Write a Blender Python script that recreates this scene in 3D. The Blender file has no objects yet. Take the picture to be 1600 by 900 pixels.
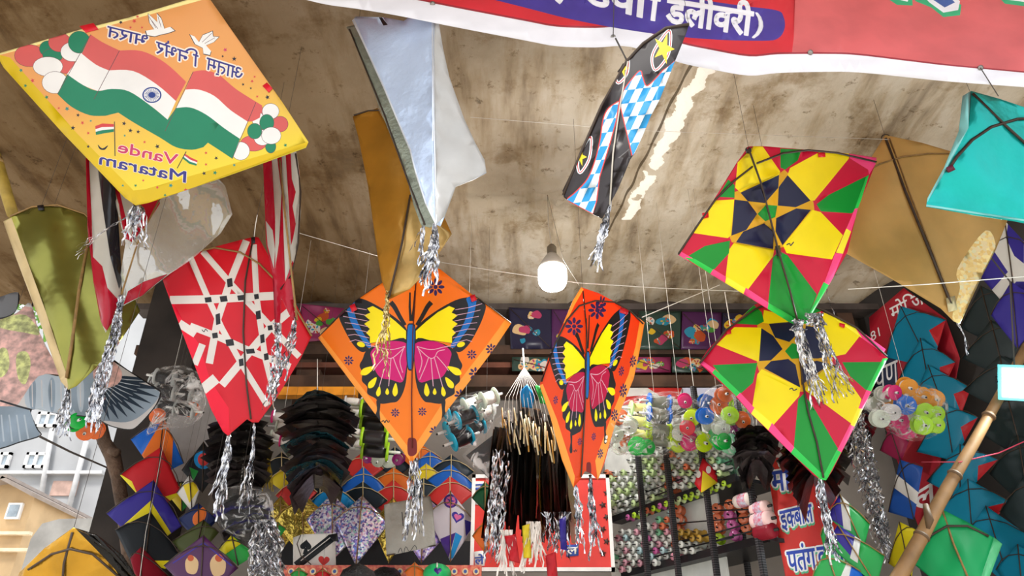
import bpy, bmesh, math, random
import numpy as np
from mathutils import Vector, Matrix
from mathutils.geometry import delaunay_2d_cdt

random.seed(7)
S = bpy.context.scene
COL = S.collection
PI = math.pi

# ------------------------------------------------------------------ camera, sky, lights, exposure
F_PX, PITCH = 1200.0, math.radians(30.0)
CAM = Vector((0.0, 0.0, 1.6))
cam_data = bpy.data.cameras.new('camera')
cam_data.sensor_width = 36.0
cam_data.lens = 36.0 * F_PX / 1600.0
cam_data.clip_start = 0.05
cam = bpy.data.objects.new('camera', cam_data)
COL.objects.link(cam)
cam.location = CAM
cam.rotation_euler = (PI / 2 + PITCH, 0, 0)
S.camera = cam

S.view_settings.view_transform = 'Standard'
S.view_settings.look = 'None'
S.view_settings.gamma = 1.0
S.view_settings.use_curve_mapping = False
S.view_settings.exposure = 0.55

world = bpy.data.worlds.new('sky')
S.world = world
world.use_nodes = True
wn, wl = world.node_tree.nodes, world.node_tree.links
bg = wn['Background']
tc = wn.new('ShaderNodeTexCoord')
sep = wn.new('ShaderNodeSeparateXYZ')
rmp = wn.new('ShaderNodeValToRGB')
wl.new(tc.outputs['Generated'], sep.inputs[0])
wl.new(sep.outputs['Z'], rmp.inputs[0])
rmp.color_ramp.elements[0].color = (0.95, 0.96, 0.98, 1)
rmp.color_ramp.elements[1].color = (0.80, 0.88, 1.0, 1)
wl.new(rmp.outputs[0], bg.inputs[0])
bg.inputs[1].default_value = 1.25

sun_d = bpy.data.lights.new('sun', 'SUN')
sun_d.energy = 2.6
sun_d.angle = math.radians(12)
sun_d.color = (1.0, 0.95, 0.88)
sun = bpy.data.objects.new('sun', sun_d)
COL.objects.link(sun)
sun.rotation_euler = (math.radians(34), 0, math.radians(-25))

# ------------------------------------------------------------------ helpers
def srgb(h):
    h = h.lstrip('#')
    c = [int(h[i:i + 2], 16) / 255 for i in (0, 2, 4)]
    return tuple((x / 12.92 if x <= 0.04045 else ((x + 0.055) / 1.055) ** 2.4) for x in c) + (1.0,)

MATS = {}
def mat(name, hexc, rough=0.5, metal=0.0, transl=0.0, noise=0.10, nscale=9.0, bump=0.0, bscale=40.0, spec=0.4, alpha=1.0, hex2=None, emit=0.0, patchy=0.0):
    """Procedural surface: base colour broken up by noise, optional crinkle bump, light passing through thin film."""
    if name in MATS: return MATS[name]
    m = bpy.data.materials.new(name); m.use_nodes = True
    n, l = m.node_tree.nodes, m.node_tree.links
    p = n['Principled BSDF']; out = n['Material Output']
    c = srgb(hexc)
    tcn = n.new('ShaderNodeTexCoord')
    nz = n.new('ShaderNodeTexNoise'); nz.inputs['Scale'].default_value = nscale; nz.inputs['Detail'].default_value = 5
    l.new(tcn.outputs['Object'], nz.inputs['Vector'])
    rp = n.new('ShaderNodeValToRGB')
    c2 = srgb(hex2) if hex2 else tuple(min(1, x * (1 + noise)) for x in c[:3]) + (1,)
    c1 = c if hex2 else tuple(x * (1 - noise) for x in c[:3]) + (1,)
    rp.color_ramp.elements[0].color, rp.color_ramp.elements[1].color = c1, c2
    rp.color_ramp.elements[0].position, rp.color_ramp.elements[1].position = 0.35, 0.65
    l.new(nz.outputs[0], rp.inputs[0])
    l.new(rp.outputs[0], p.inputs['Base Color'])
    p.inputs['Roughness'].default_value = rough
    p.inputs['Metallic'].default_value = metal
    p.inputs['Specular IOR Level'].default_value = spec
    if bump:
        b = n.new('ShaderNodeBump'); b.inputs['Strength'].default_value = bump; b.inputs['Distance'].default_value = 0.02
        nb = n.new('ShaderNodeTexNoise'); nb.inputs['Scale'].default_value = bscale; nb.inputs['Detail'].default_value = 3
        l.new(tcn.outputs['Object'], nb.inputs['Vector']); l.new(nb.outputs[0], b.inputs['Height'])
        l.new(b.outputs[0], p.inputs['Normal'])
    if emit:
        p.inputs['Emission Color'].default_value = c; p.inputs['Emission Strength'].default_value = emit
    sh = p.outputs[0]
    if transl:
        t = n.new('ShaderNodeBsdfTranslucent'); l.new(rp.outputs[0], t.inputs[0])
        mx = n.new('ShaderNodeMixShader'); mx.inputs[0].default_value = transl
        l.new(sh, mx.inputs[1]); l.new(t.outputs[0], mx.inputs[2]); sh = mx.outputs[0]
    if alpha < 1:
        t = n.new('ShaderNodeBsdfTransparent')
        mx = n.new('ShaderNodeMixShader'); mx.inputs[0].default_value = alpha
        if patchy:                                                   # noise patches: milky plastic, and highlight streaks painted on the clear wraps
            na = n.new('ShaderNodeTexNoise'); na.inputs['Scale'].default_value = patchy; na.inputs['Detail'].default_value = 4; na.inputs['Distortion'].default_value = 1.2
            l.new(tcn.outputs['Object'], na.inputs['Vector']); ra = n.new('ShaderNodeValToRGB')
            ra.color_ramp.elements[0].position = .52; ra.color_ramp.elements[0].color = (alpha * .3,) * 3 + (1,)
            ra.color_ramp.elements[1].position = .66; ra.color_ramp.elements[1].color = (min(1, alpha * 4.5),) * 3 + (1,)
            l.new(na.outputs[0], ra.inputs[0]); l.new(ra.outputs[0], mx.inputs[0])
        l.new(t.outputs[0], mx.inputs[1]); l.new(sh, mx.inputs[2]); sh = mx.outputs[0]
    l.new(sh, out.inputs[0])
    MATS[name] = m
    return m

def film(name, hexc, transl=0.30, rough=0.38, **k):
    k.setdefault('noise', 0.05); k.setdefault('nscale', 4)
    return mat(name, hexc, rough=rough, transl=transl, **k)

def foil(name, hexc, rough=0.28, bump=0.25, bscale=22, **k):
    return mat(name, hexc, rough=rough, metal=0.85, bump=bump, bscale=bscale, noise=0.12, nscale=6, **k)

def holo(name, cols, rough=0.25, scale=130):
    """Speckled holographic foil."""
    if name in MATS: return MATS[name]
    m = bpy.data.materials.new(name); m.use_nodes = True
    n, l = m.node_tree.nodes, m.node_tree.links
    p = n['Principled BSDF']
    t = n.new('ShaderNodeTexCoord'); v = n.new('ShaderNodeTexVoronoi'); v.inputs['Scale'].default_value = scale
    l.new(t.outputs['Object'], v.inputs['Vector'])
    s = n.new('ShaderNodeSeparateColor'); l.new(v.outputs['Color'], s.inputs[0])
    r = n.new('ShaderNodeValToRGB'); r.color_ramp.interpolation = 'CONSTANT'
    while len(r.color_ramp.elements) < len(cols): r.color_ramp.elements.new(0.5)
    for i, c in enumerate(cols):
        r.color_ramp.elements[i].position = i / len(cols); r.color_ramp.elements[i].color = srgb(c)
    l.new(s.outputs[0], r.inputs[0]); l.new(r.outputs[0], p.inputs['Base Color'])
    p.inputs['Metallic'].default_value = 0.6; p.inputs['Roughness'].default_value = rough
    b = n.new('ShaderNodeBump'); b.inputs['Strength'].default_value = 0.5; b.inputs['Distance'].default_value = 0.01
    l.new(s.outputs[1], b.inputs['Height']); l.new(b.outputs[0], p.inputs['Normal'])
    MATS[name] = m
    return m

# ---- rays through the photograph, surfaces standing in the room
CP, SP = math.cos(PITCH), math.sin(PITCH)
def ray(px, py):
    u, v = (px - 800.0) / F_PX, (450.0 - py) / F_PX
    return Vector((u, CP - SP * v, SP + CP * v))
class Pl:
    """A plane in the room; pl(px, py) is the point where the line of sight meets it, pushed off metres nearer."""
    def __init__(self, p, n): self.p, self.n = Vector(p), Vector(n).normalized()
    def __call__(self, px, py, off=0.0):
        d = ray(px, py)
        t = (self.p - CAM).dot(self.n) / d.dot(self.n)
        q = CAM + d * t
        return q - d.normalized() * off if off else q
def at(px, py, Y):
    d = ray(px, py)
    return CAM + d * (Y / d.y)
def PY(Y): return Pl((0, Y, 0), (0, 1, 0))
def P3(a, b, c):
    a, b, c = at(*a), at(*b), at(*c)
    return Pl(a, (b - a).cross(c - a))
RW_DIR = Vector((0.51, -1.0, 0)).normalized()           # the wall on the right runs this way
RW_N = Vector((RW_DIR.y, -RW_DIR.x, 0)).normalized()
def RW(off): return Pl(Vector((2.8, 5.5, 0)) + (RW_N if RW_N.x < 0 else -RW_N) * off, RW_N)
RK_DIR = Vector((0.587, -1.0, 0)).normalized()          # the spool rack runs this way
RK_N = Vector((RK_DIR.y, -RK_DIR.x, 0)).normalized()
if RK_N.x > 0: RK_N = -RK_N
def RK(off): return Pl(Vector((0.722, 5.5, 0)) + RK_N * off, RK_N)

# ---- objects
def tag(o, label=None, cat=None, group=None, kind=None):
    if label: o['label'] = label
    if cat: o['category'] = cat
    if group: o['group'] = group
    if kind: o['kind'] = kind
    return o
def thing(name, label, cat, loc=(0, 0, 0), group=None):
    o = bpy.data.objects.new(name, None); COL.objects.link(o)
    o.location = loc; o.empty_display_size = 0.05
    return tag(o, label, cat, group)
def root_of(o):
    v = Vector((0, 0, 0))
    while o is not None:
        v += Vector(o.location); o = o.parent
    return v
def link_mesh(name, verts, faces, mats, parent=None, midx=None, smooth=True, loc=None):
    """Verts are given in room coordinates; the object keeps its own origin."""
    me = bpy.data.meshes.new(name)
    if parent is not None: org = root_of(parent)
    else:
        org = Vector(loc) if loc is not None else sum((Vector(v) for v in verts), Vector()) / max(1, len(verts))
    me.from_pydata([tuple(Vector(v) - org) for v in verts], [], faces)
    for m in (mats if isinstance(mats, (list, tuple)) else [mats]): me.materials.append(m)
    if midx is not None: me.polygons.foreach_set('material_index', midx)
    if smooth: me.polygons.foreach_set('use_smooth', [True] * len(me.polygons))
    me.update()
    o = bpy.data.objects.new(name, me); COL.objects.link(o)
    if parent is not None: o.parent = parent
    else: o.location = org
    return o

class MB:
    def __init__(s): s.v, s.f, s.m = [], [], []
    def add(s, vs, fs, mi=0):
        b = len(s.v); s.v += [Vector(v) for v in vs]
        s.f += [tuple(i + b for i in f) for f in fs]; s.m += [mi] * len(fs)
    def box(s, lo, hi, mi=0):
        x0, y0, z0 = lo; x1, y1, z1 = hi
        s.add([(x0, y0, z0), (x1, y0, z0), (x1, y1, z0), (x0, y1, z0), (x0, y0, z1), (x1, y0, z1), (x1, y1, z1), (x0, y1, z1)],
              [(0, 3, 2, 1), (4, 5, 6, 7), (0, 1, 5, 4), (1, 2, 6, 5), (2, 3, 7, 6), (3, 0, 4, 7)], mi)
    def obox(s, c, ax, ay, az, mi=0):
        c = Vector(c); vs = []
        for k in (-1, 1):
            for a, b in ((-1, -1), (1, -1), (1, 1), (-1, 1)):
                vs.append(c + ax * a + ay * b + az * k)
        s.add(vs, [(0, 3, 2, 1), (4, 5, 6, 7), (0, 1, 5, 4), (1, 2, 6, 5), (2, 3, 7, 6), (3, 0, 4, 7)], mi)
    def tube(s, pts, r, n=6, mi=0, cap=True):
        pts = [Vector(p) for p in pts]
        if len(pts) < 2: return
        rr = r if isinstance(r, (list, tuple)) else [r] * len(pts)
        base = len(s.v); up = Vector((0.3, 0.1, 0.95))
        for i, p in enumerate(pts):
            t = (pts[min(i + 1, len(pts) - 1)] - pts[max(i - 1, 0)])
            if t.length < 1e-9: t = Vector((0, 0, 1))
            t.normalize()
            a = t.cross(up)
            if a.length < 0.05: a = t.cross(Vector((1, 0, 0)))
            a.normalize(); b = t.cross(a)
            for k in range(n):
                an = 2 * PI * k / n
                s.v.append(p + (a * math.cos(an) + b * math.sin(an)) * rr[i])
        for i in range(len(pts) - 1):
            for k in range(n):
                k2 = (k + 1) % n
                s.f.append((base + i * n + k, base + i * n + k2, base + (i + 1) * n + k2, base + (i + 1) * n + k)); s.m.append(mi)
        if cap:
            s.f.append(tuple(base + k for k in range(n))[::-1]); s.m.append(mi)
            s.f.append(tuple(base + (len(pts) - 1) * n + k for k in range(n))); s.m.append(mi)
    def lathe(s, prof, c, axis, n=16, mi=0):
        """prof = [(radius, height)], revolved about axis through c."""
        axis = Vector(axis).normalized(); c = Vector(c)
        a = axis.cross(Vector((0.2, 0.5, 0.9)));
        if a.length < 0.1: a = axis.cross(Vector((1, 0, 0)))
        a.normalize(); b = axis.cross(a); base = len(s.v)
        for r, h in prof:
            for k in range(n):
                an = 2 * PI * k / n
                s.v.append(c + axis * h + (a * math.cos(an) + b * math.sin(an)) * r)
        for i in range(len(prof) - 1):
            for k in range(n):
                k2 = (k + 1) % n
                s.f.append((base + i * n + k, base + i * n + k2, base + (i + 1) * n + k2, base + (i + 1) * n + k)); s.m.append(mi)
        s.f.append(tuple(base + k for k in range(n))[::-1]); s.m.append(mi)
        s.f.append(tuple(base + (len(prof) - 1) * n + k for k in range(n))); s.m.append(mi)
    def build(s, name, mats, parent=None, smooth=True, loc=None):
        return link_mesh(name, s.v, s.f, mats, parent, s.m, smooth, loc)

# ---- flat drawing on a film: loops of 2D points in photo pixels
def cr(pts, n=5, closed=True):
    """Smooth curve through points."""
    pts = [Vector(p) for p in pts]; N = len(pts); out = []
    for i in range(N if closed else N - 1):
        g = (lambda k: pts[k % N]) if closed else (lambda k: pts[max(0, min(N - 1, k))])
        p0, p1, p2, p3 = g(i - 1), g(i), g(i + 1), g(i + 2)
        for k in range(n):
            t = k / n
            q = 0.5 * ((2 * p1) + (p2 - p0) * t + (2 * p0 - 5 * p1 + 4 * p2 - p3) * t * t + (3 * p1 - p0 - 3 * p2 + p3) * t ** 3)
            out.append((q.x, q.y))
    if not closed: out.append(tuple(pts[-1]))
    return out
def circ(cx, cy, rx, ry=None, n=18, rot=0.0):
    ry = rx if ry is None else ry
    ca, sa = math.cos(rot), math.sin(rot)
    return [(cx + rx * math.cos(t) * ca - ry * math.sin(t) * sa, cy + rx * math.cos(t) * sa + ry * math.sin(t) * ca)
            for t in (2 * PI * k / n for k in range(n))]
def stroke(pts, w, w2=None):
    pts = [Vector(p) for p in pts]; L, R = [], []; w2 = w if w2 is None else w2
    for i, p in enumerate(pts):
        t = pts[min(i + 1, len(pts) - 1)] - pts[max(i - 1, 0)]
        if t.length < 1e-6: t = Vector((1, 0))
        t.normalize(); nn = Vector((-t.y, t.x)) * (w + (w2 - w) * i / max(1, len(pts) - 1)) * 0.5
        L.append(tuple(p + nn)); R.append(tuple(p - nn))
    return L + R[::-1]
def star(cx, cy, r, rot=0.0, k=0.42, sx=1.0, sy=1.0, n=5):
    return [(cx + sx * (r if i % 2 == 0 else r * k) * math.sin(rot + i * PI / n), cy - sy * (r if i % 2 == 0 else r * k) * math.cos(rot + i * PI / n)) for i in range(2 * n)]
def flower(cx, cy, r, mi, n=8, sx=1.0):
    """Layers of a printed flower: petals round a ring."""
    out = [([circ(cx, cy, r * 0.24 * sx, r * 0.24, 8)], mi)]
    for i in range(n):
        a = 2 * PI * i / n
        out.append(([circ(cx + sx * math.cos(a) * r * 0.66, cy + math.sin(a) * r * 0.66, r * 0.36, r * 0.19, 8, a)], mi))
    return out
def heart(cx, cy, r, flip=1, rot=0.0):
    o = []
    for k in range(22):
        t = 2 * PI * k / 22
        x = 16 * math.sin(t) ** 3 / 16; y = -(13 * math.cos(t) - 5 * math.cos(2 * t) - 2 * math.cos(3 * t) - math.cos(4 * t)) / 16 * flip
        o.append((cx + r * (x * math.cos(rot) - y * math.sin(rot)), cy + r * (x * math.sin(rot) + y * math.cos(rot))))
    return o
def inside(loops, P):
    """Even-odd test of points P (N,2) against loops."""
    res = np.zeros(len(P), bool)
    for lp in loops:
        a = np.asarray(lp, float); b = np.roll(a, -1, 0)
        y = P[:, 1][:, None]; x = P[:, 0][:, None]
        c = (a[:, 1] > y) != (b[:, 1] > y)
        dy = b[:, 1] - a[:, 1]; dy[np.abs(dy) < 1e-12] = 1e-12
        xi = (b[:, 0] - a[:, 0]) * (y - a[:, 1]) / dy + a[:, 0]
        res ^= ((c & (x < xi)).sum(1) % 2).astype(bool)
    return res
def sheet(name, outline, surf, mats, parent=None, layers=(), grid=14.0, disp=None, thick=0.0012, loc=None):
    """A thin film with its printed pattern: one mesh, one material slot per ink.
    surf(px,py,off) gives the point on the film's plane, disp the bow of the film towards the viewer."""
    V, E = [], []
    def addloop(lp):
        b = len(V)
        V.extend(Vector((float(p[0]), float(p[1]))) for p in lp)
        n = len(lp); E.extend((b + i, b + (i + 1) % n) for i in range(n))
    outs = [outline]
    addloop(outline)
    for L in layers:
        for lp in L[0]: addloop(lp)
        if len(L) > 2:
            for lp in L[2]: addloop(lp)
    o = np.asarray(outline, float)
    x0, y0 = o.min(0); x1, y1 = o.max(0)
    gx = np.arange(x0 + grid * 0.37, x1, grid); gy = np.arange(y0 + grid * 0.41, y1, grid)
    if len(gx) and len(gy):
        G = np.array([(x + (grid * 0.5 if j % 2 else 0), y) for j, y in enumerate(gy) for x in gx])
        G = G[inside(outs, G)]
        V.extend(Vector((float(p[0]), float(p[1]))) for p in G)
    vs, es, fs, _, _, _ = delaunay_2d_cdt(V, E, [], 0, 1e-4, False)
    P = np.array([(v.x, v.y) for v in vs]); T = np.array([f for f in fs if len(f) == 3], int)
    cen = P[T].mean(1)
    T = T[inside(outs, cen)]; cen = P[T].mean(1)
    mi = np.zeros(len(T), int)
    for L in layers:
        pts = np.concatenate([np.asarray(lp, float) for lp in L[0]])
        bx0, by0 = pts.min(0); bx1, by1 = pts.max(0)
        sel = np.where((cen[:, 0] >= bx0) & (cen[:, 0] <= bx1) & (cen[:, 1] >= by0) & (cen[:, 1] <= by1))[0]
        if not len(sel): continue
        ok = inside(L[0], cen[sel])
        if len(L) > 2: ok &= inside(L[2], cen[sel])
        mi[sel[ok]] = L[1]
    used = np.unique(T); remap = {int(u): i for i, u in enumerate(used)}
    verts = []
    for u in used:
        x, y = P[u]
        verts.append(surf(x, y, disp(x, y) if disp else 0.0))
    faces = [tuple(remap[int(i)] for i in t) for t in T]
    ob = link_mesh(name, verts, faces, mats, parent, mi.tolist(), True, loc)
    bm = bmesh.new(); bm.from_mesh(ob.data)
    bmesh.ops.recalc_face_normals(bm, faces=bm.faces)
    bm.to_mesh(ob.data); bm.free()
    if thick:
        md = ob.modifiers.new('thickness', 'SOLIDIFY'); md.thickness = thick; md.offset = 0
    return ob
def bow(p0, p1, half, amp, wr=0.0):
    """Bow of a film about its spine p0-p1 (pixels): highest on the spine, falling to the side corners; wr adds soft wrinkles."""
    a, b = Vector(p0), Vector(p1); d = (b - a); L = d.length; d = d / L; nn = Vector((-d.y, d.x))
    def f(x, y):
        q = Vector((x, y)) - a; s = q.dot(nn) / half; t = q.dot(d) / L
        return amp * (1 - min(1.4, abs(s)) ** 1.6) + wr * (math.sin(s * 9 + t * 4) * 0.5 + math.sin(t * 13 - s * 5) * 0.5)
    return f

# ---- lettering as loops
_txt = {}
def glyphs(s, bold=0.0):
    """Outline loops of a string set in Blender's own font, per connected stroke; '|' after a letter cuts away its stem (half form)."""
    key = (s, bold)
    if key in _txt: return _txt[key]
    res = []; xoff = 0.0
    i = 0; runs = []
    while i < len(s):
        half = i + 1 < len(s) and s[i + 1] == '|'
        runs.append((s[i], half)); i += 2 if half else 1
    def loops_of(body):
        cu = bpy.data.curves.new('lettering', 'FONT'); cu.body = body; cu.size = 1.0; cu.offset = bold; cu.resolution_u = 3
        ob = bpy.data.objects.new('lettering', cu); COL.objects.link(ob)
        bpy.context.view_layer.update()
        dg = bpy.context.evaluated_depsgraph_get()
        me = ob.evaluated_get(dg).to_mesh()
        bm = bmesh.new(); bm.from_mesh(me)
        bmesh.ops.remove_doubles(bm, verts=bm.verts, dist=1e-5)
        isl = []; seen = set()
        for f0 in bm.faces:
            if f0 in seen: continue
            stack = [f0]; comp = []; seen.add(f0)
            while stack:
                f = stack.pop(); comp.append(f)
                for e in f.edges:
                    for g in e.link_faces:
                        if g not in seen: seen.add(g); stack.append(g)
            cs = set(comp); be = [e for f in comp for e in f.edges if sum(1 for g in e.link_faces if g in cs) == 1]
            nxt = {}
            for e in be:
                a, b = e.verts
                nxt.setdefault(a, []).append(b); nxt.setdefault(b, []).append(a)
            done = set(); loops = []
            for v in list(nxt):
                if v in done: continue
                lp = [v]; done.add(v); cur = v
                while True:
                    c = [w for w in nxt[cur] if w not in done]
                    if not c: break
                    cur = c[0]; done.add(cur); lp.append(cur)
                if len(lp) > 2: loops.append([(w.co.x, w.co.y) for w in lp])
            if loops: isl.append(loops)
        bm.free(); ob.evaluated_get(dg).to_mesh_clear()
        bpy.data.objects.remove(ob); bpy.data.curves.remove(cu)
        return isl
    def width_of(body):
        a = loops_of(body + 'I'); b = loops_of('I')
        ma = max(p[0] for g in a for l in g for p in l); mb = max(p[0] for g in b for l in g for p in l)
        return ma - mb
    for ch, half in runs:
        if ch == ' ': xoff += 0.26; continue
        isl = loops_of(ch); w = width_of(ch)
        if half:
            cut = w * (0.86 if ch == 'क' else 0.64)
            isl = [[[(min(x, cut), y) for x, y in l] for l in g] for g in isl]; w = cut
        for g in isl: res.append([[(x + xoff, y) for x, y in l] for l in g])
        xoff += w
    _txt[key] = (res, xoff)
    return _txt[key]
def lettering(s, p0, p1, up, mi, href=0.62, bold=0.0, reph=None):
    """Layers for a word running from p0 to p1 along its baseline (pixels), up = the vector to its head line."""
    g, w = glyphs(s, bold); p0, p1, up = Vector(p0), Vector(p1), Vector(up)
    d = (p1 - p0) / w; u = up / href
    out = []
    for loops in g:
        out.append(([[tuple(p0 + d * x + u * y) for x, y in l] for l in loops], mi))
    if reph is not None:
        pts = [(reph - 0.10, 0.86), (reph - 0.12, 0.76), (reph - 0.03, 0.70), (reph + 0.02, 0.62)]
        out.append(([stroke([tuple(p0 + d * x + u * y) for x, y in cr(pts, 4, False)], d.length * 0.09)], mi))
    return out
def halo(layers, r, mi):
    out = []
    for k in range(8):
        a = 2 * PI * k / 8
        for L in layers:
            out.append(([[(x + r * math.cos(a), y + r * math.sin(a)) for x, y in l] for l in L[0]], mi))
    return out

# ---- common small parts
def cord(name, pts, r, m, parent=None, n=5):
    b = MB(); b.tube(pts, r, n); return b.build(name, m, parent)
def pstick(name, surf, pxs, r, m, parent, off=0.006, disp=None):
    return cord(name, [surf(x, y, off + (disp(x, y) if disp else 0)) for x, y in pxs], r, m, parent)
def tinsel(name, strands, m, parent, w=0.006, seg=0.022, wob=0.006, rs=None):
    """Crinkled foil ribbons hanging along polylines given in room coordinates."""
    R = rs or random
    b = MB(); w *= .66
    for pts in strands:
        pts = [Vector(p) for p in pts]; fine = []
        for a, c in zip(pts[:-1], pts[1:]):
            k = max(1, int((c - a).length / seg))
            for i in range(k): fine.append(a.lerp(c, i / k))
        fine.append(pts[-1])
        vs = []
        ang = R.uniform(0, PI)
        for i, p in enumerate(fine):
            q = p + Vector((R.uniform(-1, 1), R.uniform(-1, 1), 0)) * wob
            ang += R.uniform(-1.1, 1.1)
            h = Vector((math.cos(ang), math.sin(ang), R.uniform(-0.5, 0.5))) * w * 0.5
            vs += [q - h, q + h]
        b.add(vs, [(2 * i, 2 * i + 1, 2 * i + 3, 2 * i + 2) for i in range(len(fine) - 1)])
    return b.build(name, m, parent, smooth=False)
def fan(top, ends, Y, spread=0.03, dY=0.05, R=random, mid=None):
    """Strands from one knot (px) to scattered ends (px), at distance Y."""
    out = []
    for ex, ey in ends:
        y = Y + R.uniform(-dY, dY)
        p = [at(top[0], top[1], Y)]
        if mid: p.append(at(mid[0] + R.uniform(-6, 6), mid[1] + R.uniform(-6, 6), y))
        p.append(at(ex, ey, y)); out.append(p)
    return out
# ------------------------------------------------------------------ the setting
from mathutils import noise as mnoise
CEIL_Z, Y_BACK = 4.65, 5.5
def struct(name, mb, m, smooth=False):
    return tag(mb.build(name, m, None, smooth, loc=(0, 0, 0)), kind='structure')

concrete = mat('street_concrete', '#cfc9bd', 0.9, noise=0.12, nscale=1.5)
b = MB(); b.box((-40, -25, -0.1), (40, 70, 0.0)); struct('ground', b, concrete)
b = MB(); b.box((-3.2, 3.0, 0.0), (4.5, 5.6, 0.55)); struct('floor', b, mat('shop_floor', '#b9b0a2', 0.7, noise=0.15))

def ceiling_mat():
    m = bpy.data.materials.new('stained_tarpaulin'); m.use_nodes = True
    n, l = m.node_tree.nodes, m.node_tree.links
    p = n['Principled BSDF']; p.inputs['Roughness'].default_value = 0.85; p.inputs['Specular IOR Level'].default_value = 0.15
    t = n.new('ShaderNodeTexCoord')
    def nz(scale, detail, sx=1, sy=1, rough=0.6, rot=0.0):
        mp = n.new('ShaderNodeMapping'); mp.inputs['Scale'].default_value = (sx, sy, 1); mp.inputs['Rotation'].default_value = (0, 0, rot)
        a = n.new('ShaderNodeTexNoise'); a.inputs['Scale'].default_value = scale; a.inputs['Detail'].default_value = detail; a.inputs['Roughness'].default_value = rough
        l.new(t.outputs['Object'], mp.inputs[0]); l.new(mp.outputs[0], a.inputs['Vector']); return a.outputs[0]
    def ramp(src, stops):
        r = n.new('ShaderNodeValToRGB')
        while len(r.color_ramp.elements) < len(stops): r.color_ramp.elements.new(0.5)
        for i, (pos, c) in enumerate(stops):
            r.color_ramp.elements[i].position = pos; r.color_ramp.elements[i].color = srgb(c) if isinstance(c, str) else (c, c, c, 1)
        l.new(src, r.inputs[0]); return r.outputs[0]
    def mul(a, b_, f=1.0):
        x = n.new('ShaderNodeMix'); x.data_type = 'RGBA'; x.blend_type = 'MULTIPLY'; x.inputs[0].default_value = f
        l.new(a, x.inputs[6]); l.new(b_, x.inputs[7]); return x.outputs[2]
    def math_(op, a, b_=None, c=None):
        x = n.new('ShaderNodeMath'); x.operation = op
        for i, q in enumerate((a, b_, c)):
            if q is None: continue
            if isinstance(q, (int, float)): x.inputs[i].default_value = q
            else: l.new(q, x.inputs[i])
        return x.outputs[0]
    base = ramp(nz(0.9, 6), [(0.30, '#b3a691'), (0.47, '#cdc2b0'), (0.62, '#ddd5c8'), (0.75, '#e6e0d6')])
    blot = ramp(nz(1.7, 9, rough=0.72), [(0.30, '#86704f'), (0.40, '#c4b08c'), (0.48, '#ffffff')])
    streak = ramp(nz(2.2, 6, 3.2, 0.55, rot=0.15), [(0.34, '#9a8466'), (0.45, '#e6dccb'), (0.54, '#ffffff')])
    spots = ramp(nz(9, 6, rough=0.75), [(0.33, '#54463a'), (0.37, '#c9bba5'), (0.41, '#ffffff')])
    col = mul(mul(mul(base, blot, 0.55), streak, 0.60), spots, 0.55)
    # greenish mould towards the lamp
    sp = n.new('ShaderNodeSeparateXYZ'); l.new(t.outputs['Object'], sp.inputs[0])
    # darker and browner towards the left
    left_tone = math_('SMOOTH_MIN', math_('MULTIPLY', math_('ADD', math_('MULTIPLY', sp.outputs[0], -0.45), math_('MULTIPLY', nz(0.6, 4), 0.7)), 1.0), 0.95, 0.3)
    dr = ramp(left_tone, [(0.10, '#ffffff'), (0.95, '#a8947a')]); col = mul(col, dr, 1.0)
    # a scraped pale joint between two sheets and the dark seam beside it
    s = math_('SUBTRACT', math_('ADD', math_('MULTIPLY', sp.outputs[0], 0.985), math_('MULTIPLY', sp.outputs[1], 0.171)), 1.522)
    wob = math_('MULTIPLY', math_('SUBTRACT', nz(7, 5), 0.5), 0.16)
    d = math_('ABSOLUTE', math_('ADD', s, wob))
    inr = math_('LESS_THAN', d, 0.040)
    yin = math_('MULTIPLY', math_('LESS_THAN', sp.outputs[1], 4.35), math_('GREATER_THAN', nz(3.1, 3), 0.41))
    msk = math_('MULTIPLY', inr, yin)
    x = n.new('ShaderNodeMix'); x.data_type = 'RGBA'; l.new(msk, x.inputs[0]); l.new(col, x.inputs[6]); x.inputs[7].default_value = srgb('#f6f1e8'); col = x.outputs[2]
    dk = math_('MULTIPLY', math_('LESS_THAN', math_('ABSOLUTE', math_('ADD', s, 0.075)), 0.008), math_('LESS_THAN', sp.outputs[1], 5.0))
    x = n.new('ShaderNodeMix'); x.data_type = 'RGBA'; l.new(math_('MULTIPLY', dk, 0.8), x.inputs[0]); l.new(col, x.inputs[6]); x.inputs[7].default_value = srgb('#54442f'); col = x.outputs[2]
    l.new(col, p.inputs['Base Color'])
    bp = n.new('ShaderNodeBump'); bp.inputs['Strength'].default_value = 0.35; bp.inputs['Distance'].default_value = 0.03
    l.new(nz(14, 6), bp.inputs['Height']); l.new(bp.outputs[0], p.inputs['Normal'])
    tr = n.new('ShaderNodeBsdfTranslucent'); l.new(col, tr.inputs[0])
    mx = n.new('ShaderNodeMixShader'); mx.inputs[0].default_value = 0.36
    l.new(p.outputs[0], mx.inputs[1]); l.new(tr.outputs[0], mx.inputs[2]); l.new(mx.outputs[0], n['Material Output'].inputs[0])
    return m
TIE = at(856, 322, 4.05)
def ceil_z(x, y):
    v = Vector((x, y, 0))
    z = CEIL_Z + 0.05 * mnoise.noise(v * 0.8) + 0.02 * mnoise.noise(v * 2.3 + Vector((5, 1, 0)))
    back = max(0.0, (y - 4.1) / 1.4)
    z += 0.030 * back * math.sin(x * 15 + 2.2 * mnoise.noise(v * 1.5)) * (0.6 + 0.5 * mnoise.noise(v * 0.9 + Vector((9, 0, 0))))
    r = math.hypot(x - TIE.x, y - TIE.y); a = math.atan2(y - TIE.y, x - TIE.x)
    z += (0.018 * math.sin(a * 11) + 0.010 * math.sin(a * 17 + 1)) * math.exp(-r / 0.45) * min(1, r / 0.08)
    s = 0.985 * x + 0.171 * y - 1.522
    z += 0.03 * math.exp(-((s + 0.075) / 0.03) ** 2)
    return z
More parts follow.
